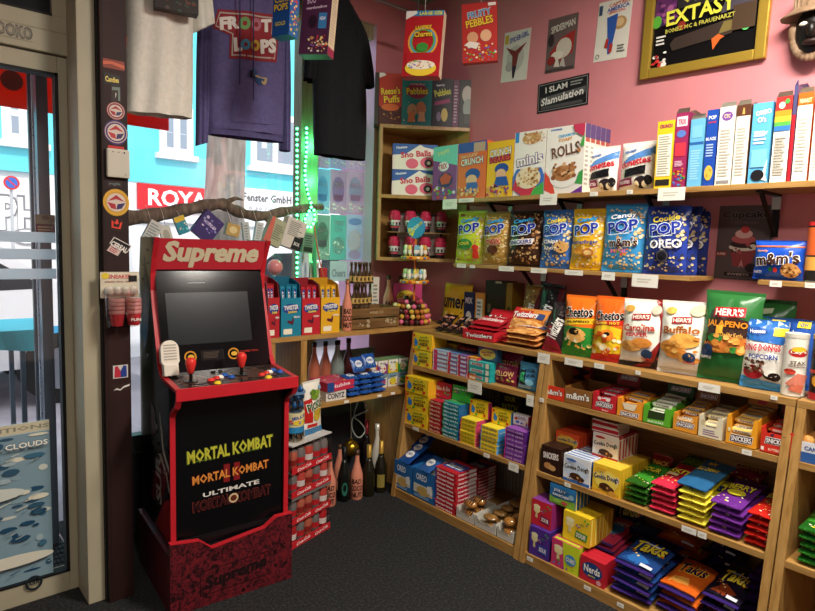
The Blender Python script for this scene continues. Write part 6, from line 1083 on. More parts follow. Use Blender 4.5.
# little wooden crate
xa_, wa = spanY(352, 399, 320, 2.64); hc = hY(376, 308, 2.64, ZU); ct = thing('wooden_crate', 'small brown slatted crate on the window shelf corner', 'crate', (xa_, 2.73, ZU + .0005)); CW = noise_mat('stained_crate_wood', [(.3, '#5e4224'), (.6, '#7a5a34'), (.8, '#8e6c42')], (1.5, 12, 12), 5, 6, .6)
for sy in (-.09, .08):
    for k in range(2): b = B(); b.box(-wa / 2, sy, .005 + k * hc * .52, wa / 2, sy + .01, .005 + k * hc * .52 + hc * .44, CW); (b.decal([('t', 'WINE CO', .5, .5, .3, .3, '#b09a70')] if k else [('s', 2, 8, .1, .1, .35, .9, .03, ['#a89878']), ('s', 3, 8, .7, .1, .95, .9, .03, ['#a89878'])], wa, hc * .44, (-wa / 2, sy, .005 + k * hc * .52), (1, 0, 0), (0, 0, 1)) if sy < 0 else None); b.build('slat', ct)
for sx in (-1, 1): b = B(); b.box(min(sx * wa / 2, sx * (wa / 2 - .01)), -.08, 0, max(sx * wa / 2, sx * (wa / 2 - .01)), .08, hc, CW); b.build('end_panel', ct)
b = B(); b.box(-wa / 2 + .01, -.08, .003, wa / 2 - .01, .08, .009, CW); b.build('base', ct)
me = (lambda b: (b.lathe([(.012, 0), (.0125, .05), (.006, .075), (.006, .1), (.0075, .1), (.0075, .118), (.001, .12)], M('#4a3420', .3), 10), b.lathe([(.0128, .012), (.0128, .042)], M('#c8a860', .4), 10), b.decal([('r', .1, .1, .9, .9, '#2a2018')], .012, .022, (-.006, -.0132, .016), (1, 0, 0), (0, 0, 1)), b.mesh('mini_bottle'))[-1])(B())
rr = random.Random(5); base_ = onY(354, 306, 2.70); k = 0
for lv in range(3):
    for i in range(9):
        x = xa_ - wa / 2 + .025 + .0285 * (i % 5) + .008 * lv; y = 2.675 + .035 * (i // 5)
        tag(new('mini_bottle', me, None, (x, y, ZU + .012 + .121 * lv), (R(rr.uniform(-4, 4) * (lv > 0)), R(rr.uniform(-4, 4) * (lv > 0)), 0)), 'tiny gold-labelled bottle in the crate, ' + ('standing on its floor', 'in the middle layer', 'topmost layer')[lv], 'bottle', ('tiny bottles on the crate floor', 'tiny bottles in the middle layer', 'tiny bottles in the top layer')[lv])
b = B(); b.lathe([(.04, 0), (.042, .03), (.036, .05), (.02, .066), (.008, .07), (.008, .08), (.001, .084)], M('#6a6660', .2, .6), 20); tag(b.build('lidded_dish', None, (xa_ + .07, 2.70, ZU + .012)), 'grey lidded dish inside the small wooden crate', 'dish')
boxY('card_stand', 'white printed card standing behind the crate bottles', 'card', 372, 379, 277, 310, 2.86, ZU, .01, '#d8d2c4', front=[('l', .15, .2, .85, .85, 8, '#8a8a80')])
# big pink lollipop ball near the marquee, little boxes on the sill
p = onY(275, 267, 2.9); t = thing('giant_lollipop', 'large pink candy ball on a stick beside the red marquee', 'lollipop', (p.x, 2.9, ZU)); b = B(); b.ball(.042, M('#d88a8a', .25), TR(0, 0, p.z - ZU), 18); b.build('candy', t); b = B(); b.cyl(.004, .006, p.z - ZU - .04, '#e8e4dc'); b.cyl(.03, 0, .006, '#e8e4dc'); b.build('stick', t)
for px0, px1, pt, c, dd, lb in ((302, 309, 250, '#c8d4dc', [('t', 'NEON', .5, .5, .3, .7, '#5a7a9a')], 'tall pale blue carton on the window shelf back'), (310.5, 319, 262, '#d8d0c8', [('r', .1, .2, .9, .5, '#b8404a')], 'short white and red carton on the window shelf back'), (320, 327, 268, '#b8323a', [('r', .1, .3, .9, .8, '#e0d8d0')], 'small red carton on the window shelf back')):
    boxY('carton', lb, 'carton', px0, px1, pt, 280, 2.93, ZU, .04, c, front=dd)
# ---- lower window shelf
boxY('gum_box', 'white box with black letters at the shelf bottom left', 'candy box', 326, 346, 392, 404, 2.62, ZL, .12, '#d8d4cc', front=[('t', 'CONYZ', .5, .5, .84, .6, '#1c1a1a')], h=.052)
boxY('gum_box', 'pink and red gum box lying on the white box', 'candy box', 326, 354, 375, 390, 2.615, ZL + .053, .16, '#c8304a', front=[('t', 'Hubba', .5, .6, .7, .4, '#f0d8e0', 4), ('r', 0, 0, .25, 1, '#2a4a8a')], topd=[('s', 2, 22, .05, .05, .95, .95, .05, ['#e87a9a', '#f0d0d8', '#8a2a4a', '#e8c83a'])], h=.05, yaw=4)
me = bag_mesh(.086, .085, .022, '#24509a', front=[('e', .5, .5, .3, .24, '#dfe4ea'), ('t', 'OREO', .5, .52, .44, .16, '#24509a'), ('s', 3, 5, .1, .1, .9, .3, .06, ['#6aa0d8'])], seed=9, nu=12, nv=12)
rr = random.Random(6)
for k in range(14):
    lv = k // 3 if k < 12 else 3; cx_ = k % 3 if k < 12 else 0
    x, y, z, rx = (1.955 + .09 * cx_, 2.61 + .004 * lv, ZL + .014 + .028 * lv, -80) if k < 12 else (2.0 + .08 * (k - 12), 2.64, ZL + .135 + .012 * (k - 12), -28)
    tag(new('biscuit_pack', me, None, (x, y, z), (R(rx), 0, R(rr.uniform(-5, 5)))), 'blue biscuit pack heaped on the lower window shelf', 'biscuit pack', 'blue biscuit packs on the lower window shelf')
cc_ = [('#d8762a', 'orange'), ('#8a3a8a', 'violet'), ('#d8c83a', 'yellow'), ('#3a9a4a', 'green')]
for lv in range(2):
    for k in range(4):
        c, nm = cc_[k]; base = '#d8d4c8' if lv == 0 else c
        boxY('candy_box', nm + ' fruit sweets box, ' + ('lower', 'upper')[lv] + ' layer by the corner rack', 'candy box', 368 + 10.2 * k, 377.4 + 10.2 * k, 360, 375, 2.70, ZL + .083 * lv, .10, base, 'fruit sweets boxes', h=.081, front=[('e', .5, .4, .34, .3, c if lv == 0 else '#e8e4d0'), ('p', [(0, .6), (1, .75), (1, 1), (0, 1)], '#e8e6da' if lv else '#7a9ab0'), ('t', 'fruit', .5, .8, .6, .16, '#3a4a3a'), ('s', k, 6, .15, .1, .85, .5, .09, [c, '#c83a3a', '#e8c83a'])], top='#7a9a6a')
for px, pt, Y, r, body, cap, lb in ((314, 342, 2.86, .034, '#b86a50', '#2a2422', 'peach bottle with a dark cap behind the sweets, leftmost'), (325, 341, 2.88, .034, '#b86a50', '#2a2422', 'peach bottle with a dark cap behind the sweets, second'), (337, 340, 2.86, .042, '#8a9a94', '#1a1a1c', 'clear squat bottle with a black cap behind the sweets'), (348, 338, 2.86, .036, '#4a1c20', '#3a1418', 'dark red wine bottle behind the sweets')):
    bott_px(lb, px, pt, 372, Y, ZL, r, body, cap)
b = B(); b.box(-.13, 0, 0, .13, .008, .2, M('#7a8a7a', .5)); b.decal([('p', [(.1, .5), (.5, .6), (.9, .55), (.8, .75), (.2, .7)], '#b0b8b0'), ('p', [(.3, .2), (.8, .25), (.7, .42), (.35, .4)], '#8a3a3a')], .26, .2, (-.13, 0, 0), (1, 0, 0), (0, 0, 1)); tag(b.build('picture_card', None, (2.22, 2.93, ZL + .001), (R(-6), 0, 0)), 'grey green picture card leaning at the shelf back', 'card')

# ================================================================ BOTTLES ON THE FLOOR
def floor_bottle(label, px, ptop, pbot, r, body, cap, **k):
    p = onZ(px, pbot, 0); p.y += r; h = onY(px, ptop, p.y).z; return bottle(label, p.x, p.y, 0, h, r, body, cap, rot=k.pop('rot', -35), **k)
floor_bottle('peach bottle with black lettering at the front left on the floor', 333, 455, 507, .036, PEACH, '#5a4030', design=BC_)
floor_bottle('black bottle between two peach bottles on the floor', 347, 446, 502, .034, '#101412', '#17181a', design=[('e', .55, .5, .16, .3, '#2a6a5a'), ('e', .55, .55, .08, .16, '#101412')], caplen=.22)
floor_bottle('peach bottle with black lettering right of the black bottle', 360, 449, 500, .036, PEACH, '#4a3426', design=BC_)
bottle('peach bottle half hidden behind the front peach bottle', 1.86, 2.80, 0, .31, .034, PEACH, '#4a3426', design=BC_)
bottle('greenish gold bottle standing rearmost left on the floor', 1.83, 2.90, 0, .35, .034, '#9a8a4a', '#3a5a3a')
bottle('peach bottle behind the black bottle under the gold ball', 2.02, 2.84, 0, .27, .034, PEACH, '#4a3426', design=BC_)
floor_bottle('dark wine bottle with gold foil neck, left of the pair', 372, 444, 497, .036, '#1f1c10', '#b08a3a', caplen=.32)
floor_bottle('dark wine bottle with gold foil neck beside the rack', 384, 440, 493, .036, '#1f1c10', '#b08a3a', caplen=.34, design=[('r', .3, .2, .7, .8, '#8a7a3a')])
bottle('white capped bottle behind the gold foil bottles', 2.27, 2.80, 0, .36, .034, '#c8c2b4', '#d8d2c4')
bottle('dark bottle with a red foil neck against the rack side', 2.265, 2.90, 0, .36, .034, '#151012', '#7a1c26', caplen=.3)
p = onY(351, 448, 2.93); b = B(); b.ball(.052, M('#b08a2a', .25, .9), None, 20); b.cyl(.012, .05, .062, M('#b08a2a', .3, .9)); tag(b.build('bauble', None, (p.x, 2.93, p.z)), 'shiny gold bauble hanging above the floor bottles', 'bauble')
b = B(); b.tube([(p.x, 2.93, p.z + .06), (p.x, 2.95, .588)], .0015, M('#c8c0a0'), 6); tag(b.build('bauble_string'), 'thin thread holding the gold bauble under the shelf', 'string')
def px_path(pts, Y): return [onY(a, c, Y) for a, c in pts]
def smooth(pts, n=4):
    P = [Vector(p) for p in pts]; out = []
    for i in range(len(P) - 1):
        a, b_, c, d = P[max(i - 1, 0)], P[i], P[i + 1], P[min(i + 2, len(P) - 1)]
        for k in range(n):
            t = k / n; out.append(.5 * ((2 * b_) + (c - a) * t + (2 * a - 5 * b_ + 4 * c - d) * t * t + (3 * b_ - a - 3 * c + d) * t ** 3))
    return out + [P[-1]]
b = B(); b.tube(smooth(px_path([(360, 399), (366, 404), (368, 410), (360, 414), (353, 418), (352, 428), (356, 436), (361, 437), (365, 430), (360, 422), (354, 416), (358, 402)], 2.85)), .0042, M('#a8b0a4', .5), 8); tag(b.build('white_cable'), 'looped white cable hanging under the lower window shelf', 'cable')
b = B(); b.tube(smooth(px_path([(368, 398), (371, 412), (372, 424), (380, 434), (392, 442)], 2.95)), .004, M('#1c1a1c', .5), 8); tag(b.build('black_cable'), 'black cable drooping on the wall behind the wine bottles', 'cable')
b = B(); b.box(0, 0, 0, .05, .012, .05, M('#d8d4cc', .4)); b.box(.012, -.001, .012, .038, 0, .038, M('#c0bcb4', .4)); p = onY(388, 437, 2.99); tag(b.build('power_socket', None, (p.x, 2.987, p.z)), 'white power socket on the wall behind the wine bottles', 'socket')

# ================================================================ CAN TOWER
TWR = R(16); tw0 = Vector((1.418, 2.375, 0)); tu = Vector((math.cos(TWR), math.sin(TWR), 0)); tv = Vector((-tu.y, tu.x, 0)); TWW = .285
tower = thing('can_rack', 'red and grey tiered can rack beside the arcade cabinet', 'display rack', tw0, (0, 0, TWR)); TZ = [0.0, .118, .250, .366, .50]
for i, z in enumerate(TZ[:4]):
    b = B(); b.box(0, 0, z, TWW, .15, z + .006, M('#7a7674', .4)); b.box(0, -.002, z, TWW, .001, z + .032, M('#c0242c', .4)); b.decal([('t', 'Coca-Cola', .3, .55, .34, .5, '#f0dcd8', 4, None, .3), ('t', 'Coca-Cola', .76, .55, .34, .5, '#f0dcd8', 4, None, .3)], TWW, .032, (0, -.002, z), (1, 0, 0), (0, 0, 1))
    if i == 2: b.box(0, -.003, z - .014, TWW, .0, z - .002, M('#6a6866', .4))
    b.build('tray', tower)
b = B(); b.box(0, .15, 0, TWW, .155, TZ[4], M('#8a2024', .5)); b.build('back_panel', tower)
for s in (0, TWW - .004): b = B(); b.box(s, .001, 0, s + .004, .15, TZ[4], glass_mat('clear_plastic', '#f4f0f0', .1, .1)); b.build('side_panel', tower)
b = B(); b.box(0, -.002, TZ[4], TWW, .155, TZ[4] + .006, M('#c8c4be', .4)); b.build('top_board', tower)
cans = []
for c, c2 in (('#b8282e', '#e0d0cc'), ('#b8624e', '#8a2a26'), ('#77706e', '#b8282e'), ('#c04a40', '#d8d0cc')):
    b = B(); b.lathe([(.022, 0), (.0265, .006), (.0265, .088), (.021, .097), (.021, .1)], M(c, .25, .3), 16); b.cyl(.0205, .098, .0985, M('#b8b4b0', .3, .8)); b.lathe([(.0267, .03), (.0268, .058)], M(c2, .3, .2), 16); b.lathe([(.0215, .097), (.0222, .099), (.0215, .101)], M('#c8c4c0', .25, .8), 16); cans.append(b.mesh('can'))
rr = random.Random(2)
for i, z in enumerate(TZ[:4]):
    for k in range(5):
        for dpt in range(2):
            p = tw0 + tu * (.032 + .0555 * k) + tv * (.032 + .058 * dpt)
            tag(new('drink_can', cans[rr.randrange(4)], None, (p.x, p.y, z + .0065), (0, 0, rr.random() * 6)), ('front' if dpt == 0 else 'rear') + ' soft drink can on the can rack, ' + ['bottom', 'second lowest', 'third lowest', 'top'][i] + ' tray', 'can', 'cans on the ' + ['bottom', 'second', 'third', 'top'][i] + ' tray, ' + ('front' if dpt == 0 else 'rear') + ' row')
zt3 = TZ[4] + .0065
def tw(u, v, z=zt3): p = tw0 + tu * u + tv * v; return (p.x, p.y, z)
# pickle pouch, lollipop bucket, jar
o = new('pickle_pouch', bag_mesh(.125, .27, .05, '#e6e2d6', front=[('r', 0, .02, 1, .14, '#3f7fb0'), ('r', .1, .16, .6, .22, '#c8302a'), ('p', [(0, .25), (.32, .25), (.30, .7), (0, .66)], '#b82420'), ('e', .55, .36, .2, .1, '#c8a83a'), ('e', .58, .46, .2, .1, '#b8982e'), ('t', 'PICKLE', .5, .56, .86, .15, '#2a5a2a', 12, '#f0ece0'), ('e', .48, .72, .22, .06, '#6a8a2a'), ('e', .6, .78, .18, .05, '#7a9a3a'), ('e', .4, .8, .16, .05, '#5a7a24'), ('e', .85, .86, .1, .04, '#8ab0d0')], seam='#d8d4c8', seed=4), None, tw(.195, .045), (-R(4), 0, TWR)); tag(o, 'white and red pickle pouch standing on the can rack', 'pouch')
bt = thing('lollipop_jar', 'clear jar of dark sticks with a blue band on the can rack', 'jar', tw(.075, .06)); b = B(); b.lathe([(.045, 0), (.048, .01), (.048, .075)], FILM, 22); b.lathe([(.0485, .045), (.0485, .075)], M('#2f7fb0', .4), 22); b.build('jar_body', bt); b = B(); b.lathe([(.0487, .075), (.05, .14)], M('#d8cc9a', .4), 22); b.decal_map([('t', 'JELLY', .5, .7, .5, .3, '#3a4aa0', 10), ('e', .5, .3, .2, .2, '#e0c83a'), ('s', 3, 12, .1, .1, .9, .5, .04, fruit)], .15, .06, lambda x, y, l: ((.0503 + .0006 * l) * math.sin((x / .15 - .5) * PI), -(.0503 + .0006 * l) * math.cos((x / .15 - .5) * PI), .078 + y)); b.build('paper_band', bt)
for k in range(9): a = 2 * PI * k / 9; b = B(); b.cyl(.0045, .003, .072, M(['#5a4038', '#7a5a48', '#3a2a28'][k % 3], .4)); tag(b.build('candy_stick', None, (bt.location.x + .036 * math.cos(a), bt.location.y + .036 * math.sin(a), zt3 + .001)), 'dark candy stick inside the clear jar on the can rack', 'candy stick', 'dark candy sticks in the jar')
bu = thing('lollipop_bucket', 'clear bucket holding foil-wrapped blue lollipops', 'bucket', tw(.075, .06, zt3 + .141)); b = B(); b.lathe([(.04, 0), (.052, .10)], FILM, 22); b.cyl(.04, 0, .004, M('#3a5a80', .4), None, 22); b.lathe([(.0525, .09), (.0535, .1)], M('#6a90b8', .3), 22); b.build('bucket_body', bu)
me = (lambda b: (b.ball(.0145, M('#2f5f98', .2, .5), None, 10), b.lathe([(.004, .012), (.011, .021), (.001, .018)], M('#7a9ac0', .2, .6), 8), b.tube([(0, 0, -.012), (0, 0, -.016)], .002, '#d8d8dc', 6), b.mesh('foil_lollipop'))[-1])(B())
rr = random.Random(9)
for k in range(19):
    lv = k // 7; q = k % 7; a = q * PI / 3 + lv * .5; r_ = 0 if q == 6 else .034
    tag(new('foil_lollipop', me, None, (bu.location.x + r_ * math.cos(a), bu.location.y + r_ * math.sin(a), zt3 + .141 + .036 + .037 * lv), (0, 0, a)), 'blue foil lollipop in the clear bucket', 'lollipop', 'blue foil lollipops in the bucket')

# ================================================================ WALL POSTERS AND FRAME
wall_plate('comic_art', 'leftmost white comic cover on the pink wall', 'poster', [(503, 34), (529.5, 28), (528.5, 78), (503, 83.5)], '#d8d4ca', [('t', 'SPIDERGIRL', .58, .86, .74, .11, '#3a4a9a', 12), ('r', .04, .76, .18, .94, '#c8a83a'), ('e', .5, .45, .34, .26, '#bdbab2'), ('e', .3, .3, .16, .1, '#a8a59e'), ('p', [(.1, .7), (.48, .6), (.9, .74), (.62, .52), (.55, .2), (.46, .05), (.42, .2), (.38, .5)], '#7a3430'), ('p', [(.42, .3), (.58, .3), (.52, .06), (.46, .06)], '#2c2c3a')], th=.002)
wall_plate('comic_art', 'dark red and grey comic cover, middle of the three', 'poster', [(548, 20.5), (577.5, 12.5), (576, 68), (546, 74)], '#6a5a58', [('t', 'SPIDERMAN', .52, .82, .8, .13, '#d8d0c4', 8, '#4a2a2a'), ('p', [(.1, .35), (.5, .62), (.95, .7), (.9, .3), (.5, .2)], '#a0302c'), ('e', .6, .42, .26, .18, '#c8c0b0'), ('e', .4, .3, .22, .08, '#d8d0c0'), ('p', [(.3, .1), (.4, .3), (.5, .08)], '#cfc6b8'), ('p', [(.5, .1), (.6, .3), (.7, .06)], '#b8b0a4'), ('e', .2, .22, .14, .08, '#8a2a26'), ('e', .15, .6, .1, .12, '#3a3032'), ('r', .03, .02, .97, .06, '#4a3e3e')], th=.002)
wall_plate('comic_art', 'white comic cover with blue and bronze shapes, rightmost of three', 'poster', [(598, 4), (631, -4), (629, 56), (595, 63)], '#d8d4c8', [('t', 'CAPTAIN', .62, .93, .6, .06, '#b8302a', 6), ('t', 'AMERICA', .6, .86, .66, .07, '#2f4a9a', 6), ('t', 'SPECIAL', .58, .80, .5, .04, '#c83a2a', 6), ('e', .7, .60, .2, .11, '#b08a5a'), ('e', .7, .61, .12, .07, '#d0b080'), ('p', [(.3, .72), (.62, .76), (.6, .5), (.5, .1), (.42, .1), (.36, .45)], '#2f55a0'), ('p', [(.44, .12), (.54, .12), (.56, .26), (.46, .28)], '#a83028'), ('p', [(.3, .22), (.4, .2), (.42, .36), (.34, .36)], '#a83028'), ('o', .12, .08, .06, .045, '#6a6a66'), ('r', .04, .78, .14, .94, '#3a4a6a'), ('l', .7, .1, .94, .24, 3, '#6a6a66')], th=.002)
wall_plate('tin_sign', 'black and white tin plate below the comic covers', 'sign', [(538, 85), (589.5, 73), (588, 105), (538, 113.5)], '#17171a', [('r', .02, .05, .98, .95, '#8a8a88'), ('r', .03, .07, .97, .93, '#1c1c1e'), ('t', 'I SLAM', .38, .76, .44, .2, '#d0cec8', 3), ('p', [(.06, .3), (.95, .42), (.95, .62), (.06, .5)], '#5a5a58'), ('t', 'Slamulation', .5, .42, .84, .26, '#d8d6d0', 5, '#2a2a2c', .2), ('r', .08, .1, .9, .2, '#4a4a4a'), ('l', .66, .7, .94, .88, 2, '#8a8a88')], th=.003)
def framed():
    P = [onX(*p, XW) for p in ((648, 0), (764, -18), (767, 59), (642, 81))]
    yl, yr = P[3].y, P[2].y; zb = (P[2].z + P[3].z) / 2; w = abs(yl - yr); h = .47; rot = math.atan2(P[2].z - P[3].z, w)
    t = thing('framed_poster', 'wide gold framed black party poster on the pink wall', 'picture frame', (XW, (yl + yr) / 2, zb), (0, -rot, RZ)); fw = .042; GOLD = M('#b8983c', .35, .5)
    def bar(poly, y): pass
    for nm, x0, z0, x1, z1 in (('l', -w / 2, 0, -w / 2 + fw, h), ('r', w / 2 - fw, 0, w / 2, h), ('b', -w / 2 + fw, 0, w / 2 - fw, fw), ('t', -w / 2 + fw, h - fw, w / 2 - fw, h)):
        b = B(); b.box(x0, -.028, z0, x1, -.001, z1, GOLD, bev=.006); b.build('frame_bar', t)
    b = B(); W, H = w - 2 * fw, h - 2 * fw; b.box(-w / 2 + fw, -.012, fw, w / 2 - fw, -.002, h - fw, M('#121112', .25))
    d = [('p', [(0, .45), (.22, .5), (.24, 1), (.02, 1)], '#5a2a5a'), ('s', 4, 30, .04, .5, .24, .98, .03, ['#7a3a7a', '#3a1c4a', '#a05a8a']), ('p', [(.24, .62), (.62, .6), (.66, 1), (.2, 1)], '#2a2628'), ('e', .34, .78, .07, .1, '#b89a78'), ('e', .44, .74, .05, .08, '#4a3f3a'), ('e', .55, .8, .06, .09, '#8a7a68'), ('p', [(.3, .7), (.34, .66), (.36, .9), (.31, .95)], '#c8b848'), ('p', [(.4, .66), (.5, .66), (.5, .86), (.42, .86)], '#6a6a70'), ('p', [(.66, .45), (.98, .5), (.98, .9), (.8, .95)], '#4a4450'), ('e', .88, .72, .1, .12, '#6a6068'),
         ('p', [(.22, .16), (.78, .22), (.82, .32), (.76, .38), (.24, .3), (.19, .24)], '#3a2e28'), ('p', [(.66, .24), (.8, .26), (.82, .36), (.7, .36)], '#7a6a3a'), ('p', [(.62, .08), (.68, .18), (.72, .2), (.66, .24), (.6, .2)], '#d8622a'), ('e', .96, .78, .05, .07, '#c8b83a'), ('e', .04, .52, .05, .07, '#5aa83a'), ('e', .90, .27, .04, .05, '#5ac06a'), ('e', .3, .42, .04, .05, '#8a2a22'), ('s', 9, 22, .02, .02, .16, .16, .02, ['#c8302a', '#e8e0d8']), ('r', .78, .24, .98, .5, '#4a3828'),
         ('t', 'EXTASY', .47, .54, .66, .17, '#e0dc4a', 2), ('t', 'BONEZ MC & FRAUENARZT', .47, .40, .66, .05, '#b8b04a', 2), ('l', .05, .24, .16, .36, 3, '#d8d4cc')]
    b.decal(d, W, H * 1.0, (-w / 2 + fw, -.0122, fw), (1, 0, 0), (0, 0, 1)); b.build('poster', t)
framed()
# wall ornament: carved head with a ribbed hat
p = onX(819, 24, XW); hd = thing('carved_head', 'carved wall head with a ribbed tan hat and dark face', 'wall ornament', (XW, p.y, p.z), (0, 0, RZ))
TAN = noise_mat('carved_tan_wood', [(.3, '#7a5f48'), (.7, '#a08468')], (1, 1, 1), 20, 4, .6); SKIN = M('#15110f', .35)
b = B(); b.ball(.075, SKIN, TR(0, -.045, -.03, s=(.86, .62, 1.25)), 20); b.ball(.02, SKIN, TR(.005, -.098, -.045, s=(.8, .9, 1.5)), 12); b.ball(.03, M('#2a1a16', .4), TR(.004, -.088, -.085, s=(1, .5, .4)), 12); b.ball(.012, M('#d8d0c0', .3), TR(-.026, -.085, -.015, s=(1.3, .6, .7)), 10); b.ball(.012, M('#d8d0c0', .3), TR(.03, -.085, -.015, s=(1.3, .6, .7)), 10); b.build('face', hd)
b = B(); b.lathe([(.072, .035), (.115, .018), (.118, .026), (.076, .05), (.070, .10), (.05, .122), (.001, .128)], TAN, 28, TR(0, -.05, 0, s=(1, .55, 1)))
for k in range(24): a = 2 * PI * k / 24; b.box(-.003, -.002, .05, .003, .003, .104, TAN, TR(.074 * math.cos(a), -.05 + .055 * .74 * math.sin(a), 0, rz=a + PI / 2))
b.build('hat', hd)
for s in (-1, 1): b = B(); b.ball(.026, TAN, TR(s * .068, -.05, -.028, s=(.75, .6, 1.35)), 12); b.build('ear', hd)
b = B()
for k in range(15): a = PI * .98 + PI * 1.04 * k / 14; b.ball(.013, TAN, TR(.064 * math.cos(a), -.05, -.055 + .072 * math.sin(a), s=(1.3, .9, 1.5), rz=0), 8)
b.build('beard', hd)
# ================================================================ HANGING CEREAL BOXES
def hanging(px, py, depth, w, h, d, yaw, base, front, right, label, side, roll=0, tilt=0, bottom=None, leftd=()):
    """box hung from the ceiling on a thread; (px, py) is its centre in the photo, yaw turns its front away from the camera"""
    r = ray(px, py); c = EYE + r * (depth / F); az = math.atan2(r.y, r.x) - PI / 2
    t = thing('hanging_cereal_box', label, 'cereal box', c, (0, 0, az + R(yaw)), None)
    b = B(); me = carton_mesh(w, h, d, base, front=front, rightd=right, leftd=leftd, side=side)
    o = new('box', me, t, (0, 0, 0), (R(tilt), R(roll), 0)); me.transform(Matrix.Translation((0, 0, -h / 2)))
    b = B(); b.tube([(-.0, 0, h / 2 - .005), (0, 0, CEIL - c.z)], .0012, M('#c8c4c0'), 6); b.build('thread', t); return t
hanging(424, 46, 2.80, .178, .30, .055, -14, '#b02028', [('r', 0, .92, 1, 1, '#3a86b0'), ('t', 'LARGE SIZE', .66, .96, .6, .05, '#f0e03a'), ('p', [(0, .87), (.3, .96), (.28, 1), (0, 1)], '#e8e4dc'), ('o', .5, .53, .4, .35, '#e0a03a'), ('o', .5, .53, .35, .31, '#4a9ac0'), ('o', .5, .53, .31, .28, '#5aa84a'), ('r', .08, .0, .92, .36, '#b02028'), ('t', 'LUCKY', .5, .74, .44, .07, '#e8c83a', 3, '#8a1a1c'), ('t', 'Charms', .5, .64, .48, .08, '#e8c83a', 3, '#8a1a1c'), ('e', .5, .44, .16, .07, '#3f8f3a'), ('e', .5, .12, .42, .12, '#e8c83a'), ('e', .5, .17, .38, .07, '#efe6d4'), ('s', 6, 34, .18, .12, .82, .23, .026, ['#d8a0a0', '#c8a060', '#6ab04a', '#e8d8a0', '#8a7ac0'])], [('l', .15, .1, .85, .9, 14, '#b8ac9a')], 'red rainbow cereal box on a thread, above the corner cabinet', '#c8b49a', roll=2, tilt=-4)
hanging(480, 34, 2.95, .17, .275, .05, -6, '#b8302c', [('t', 'FRUITY', .5, .82, .66, .11, '#3f8fc0', 8, '#e8e4d0'), ('t', 'PEBBLES', .5, .68, .78, .13, '#e8c83a', 8, '#7a1c1c'), ('e', .3, .42, .16, .1, '#d8a078'), ('e', .68, .44, .16, .1, '#e0b088'), ('s', 3, 60, .04, .03, .96, .3, .035, fruit + ['#e8d8b0']), ('p', [(.05, .3), (.4, .22), (.5, .32), (.2, .36)], '#e8e0d4'), ('r', .75, .93, .97, .98, '#e8e4dc')], [], 'red fruity cereal box hanging against the pink wall', '#8a2422', roll=-3, tilt=3)
hanging(319, 22, 2.42, .125, .28, .06, -24, '#4a2440', [('r', .04, .86, .96, .98, '#6a5a64'), ('t', 'BOO', .3, .76, .3, .1, '#c8a8c0', 6), ('t', 'marshmallow', .5, .66, .7, .04, '#d8c0d0', 6), ('e', .4, .46, .14, .09, '#2a1424'), ('r', .6, .36, .88, .58, '#3a7ab0'), ('t', 'NEW', .74, .5, .2, .05, '#e0e8f0'), ('s', 3, 40, .3, .04, .95, .26, .045, ['#c88a5a', '#c83a3a', '#e8c87a', '#8a5a9a', '#e8d8c0'])], [('l', .15, .16, .85, .95, 18, '#a89a88'), ('r', 0, 0, 1, .12, '#8a2a48')], 'purple brown cereal box hanging over the black shirt', '#c8b898', roll=3, tilt=-4)
hanging(286, 9, 2.36, .085, .225, .055, -40, '#1f55a0', [('t', 'Corn', .5, .62, .8, .12, '#f0d03a', 0, '#16307a'), ('t', 'POPS', .5, .48, .8, .12, '#f0d03a', 0, '#16307a'), ('e', .5, .76, .3, .1, '#d8a85a'), ('t', 'GOLD', .5, .2, .6, .07, '#e8d84a')], [('s', 3, 46, .05, .05, .95, .7, .1, ['#d8a83a', '#c83a3a', '#5a8a3a', '#e8c87a'])], 'blue corn cereal box hanging over the purple hoodie', '#2a5a98', roll=0, tilt=-3)
hanging(176, -14, 2.35, .16, .20, .05, 8, '#2a2220', [('s', 3, 20, .1, .0, .9, .4, .05, ['#5a4a44', '#3a4a3a', '#6a3a2a'])], [], 'dark cereal box hanging over the white shirt', '#3a3028')

# ================================================================ CLOTHES IN THE WINDOW
rail = thing('clothes_rail', 'thin steel clothes rail near the ceiling', 'rail', (1.5, 2.58, 2.72)); b = B(); b.tube([(-.73, 0, 0), (.9, 0, 0)], .009, M('#8a8a8c', .3, .9), 10); b.build('bar', rail)
for x in (-.65, .8): b = B(); b.tube([(x, 0, 0), (x, 0, CEIL - 2.72)], .005, M('#8a8a8c', .3, .9), 8); b.build('hanger_rod', rail)
def cloth(left, right_, Y, d, m, seed, n=26, nv=26, fold=.009):
    """soft hanging panel between two edge polylines (points by height), front and back with folds"""
    def at(pl, t):
        f = t * (len(pl) - 1); i = min(int(f), len(pl) - 2); return pl[i].lerp(pl[i + 1], f - i)
    def S(u, t, sgn=-1, lay=0):
        p = at(left, t).lerp(at(right_, t), u); e = math.sqrt(max(0, 1 - (2 * u - 1) ** 2)) ** .8
        y = sgn * (d * e + .0007 * lay) + fold * e * (math.sin(u * 17 + seed + t * 2.2) * (.35 + .65 * t) + .9 * noise.noise(Vector((u * 4, t * 3, seed))))
        return Vector((p.x, Y + y, p.z))
    b = B()
    for sgn in (-1, 1):
        vs = [S(i / n, j / nv, sgn) for j in range(nv + 1) for i in range(n + 1)]
        fs = [(j * (n + 1) + i, (j + 1) * (n + 1) + i, (j + 1) * (n + 1) + i + 1, j * (n + 1) + i + 1) for j in range(nv) for i in range(n)]
        b.add(vs, fs if sgn < 0 else [f[::-1] for f in fs], m, None, True)
    return b, S
def edge(pts, Y): return smooth([onY(a, c, Y) for a, c in pts], 3)
def fabric(name, c1, c2): return noise_mat(name, [(.3, c1), (.7, c2)], (1, 1, 1), 60, 4, .9, .15)
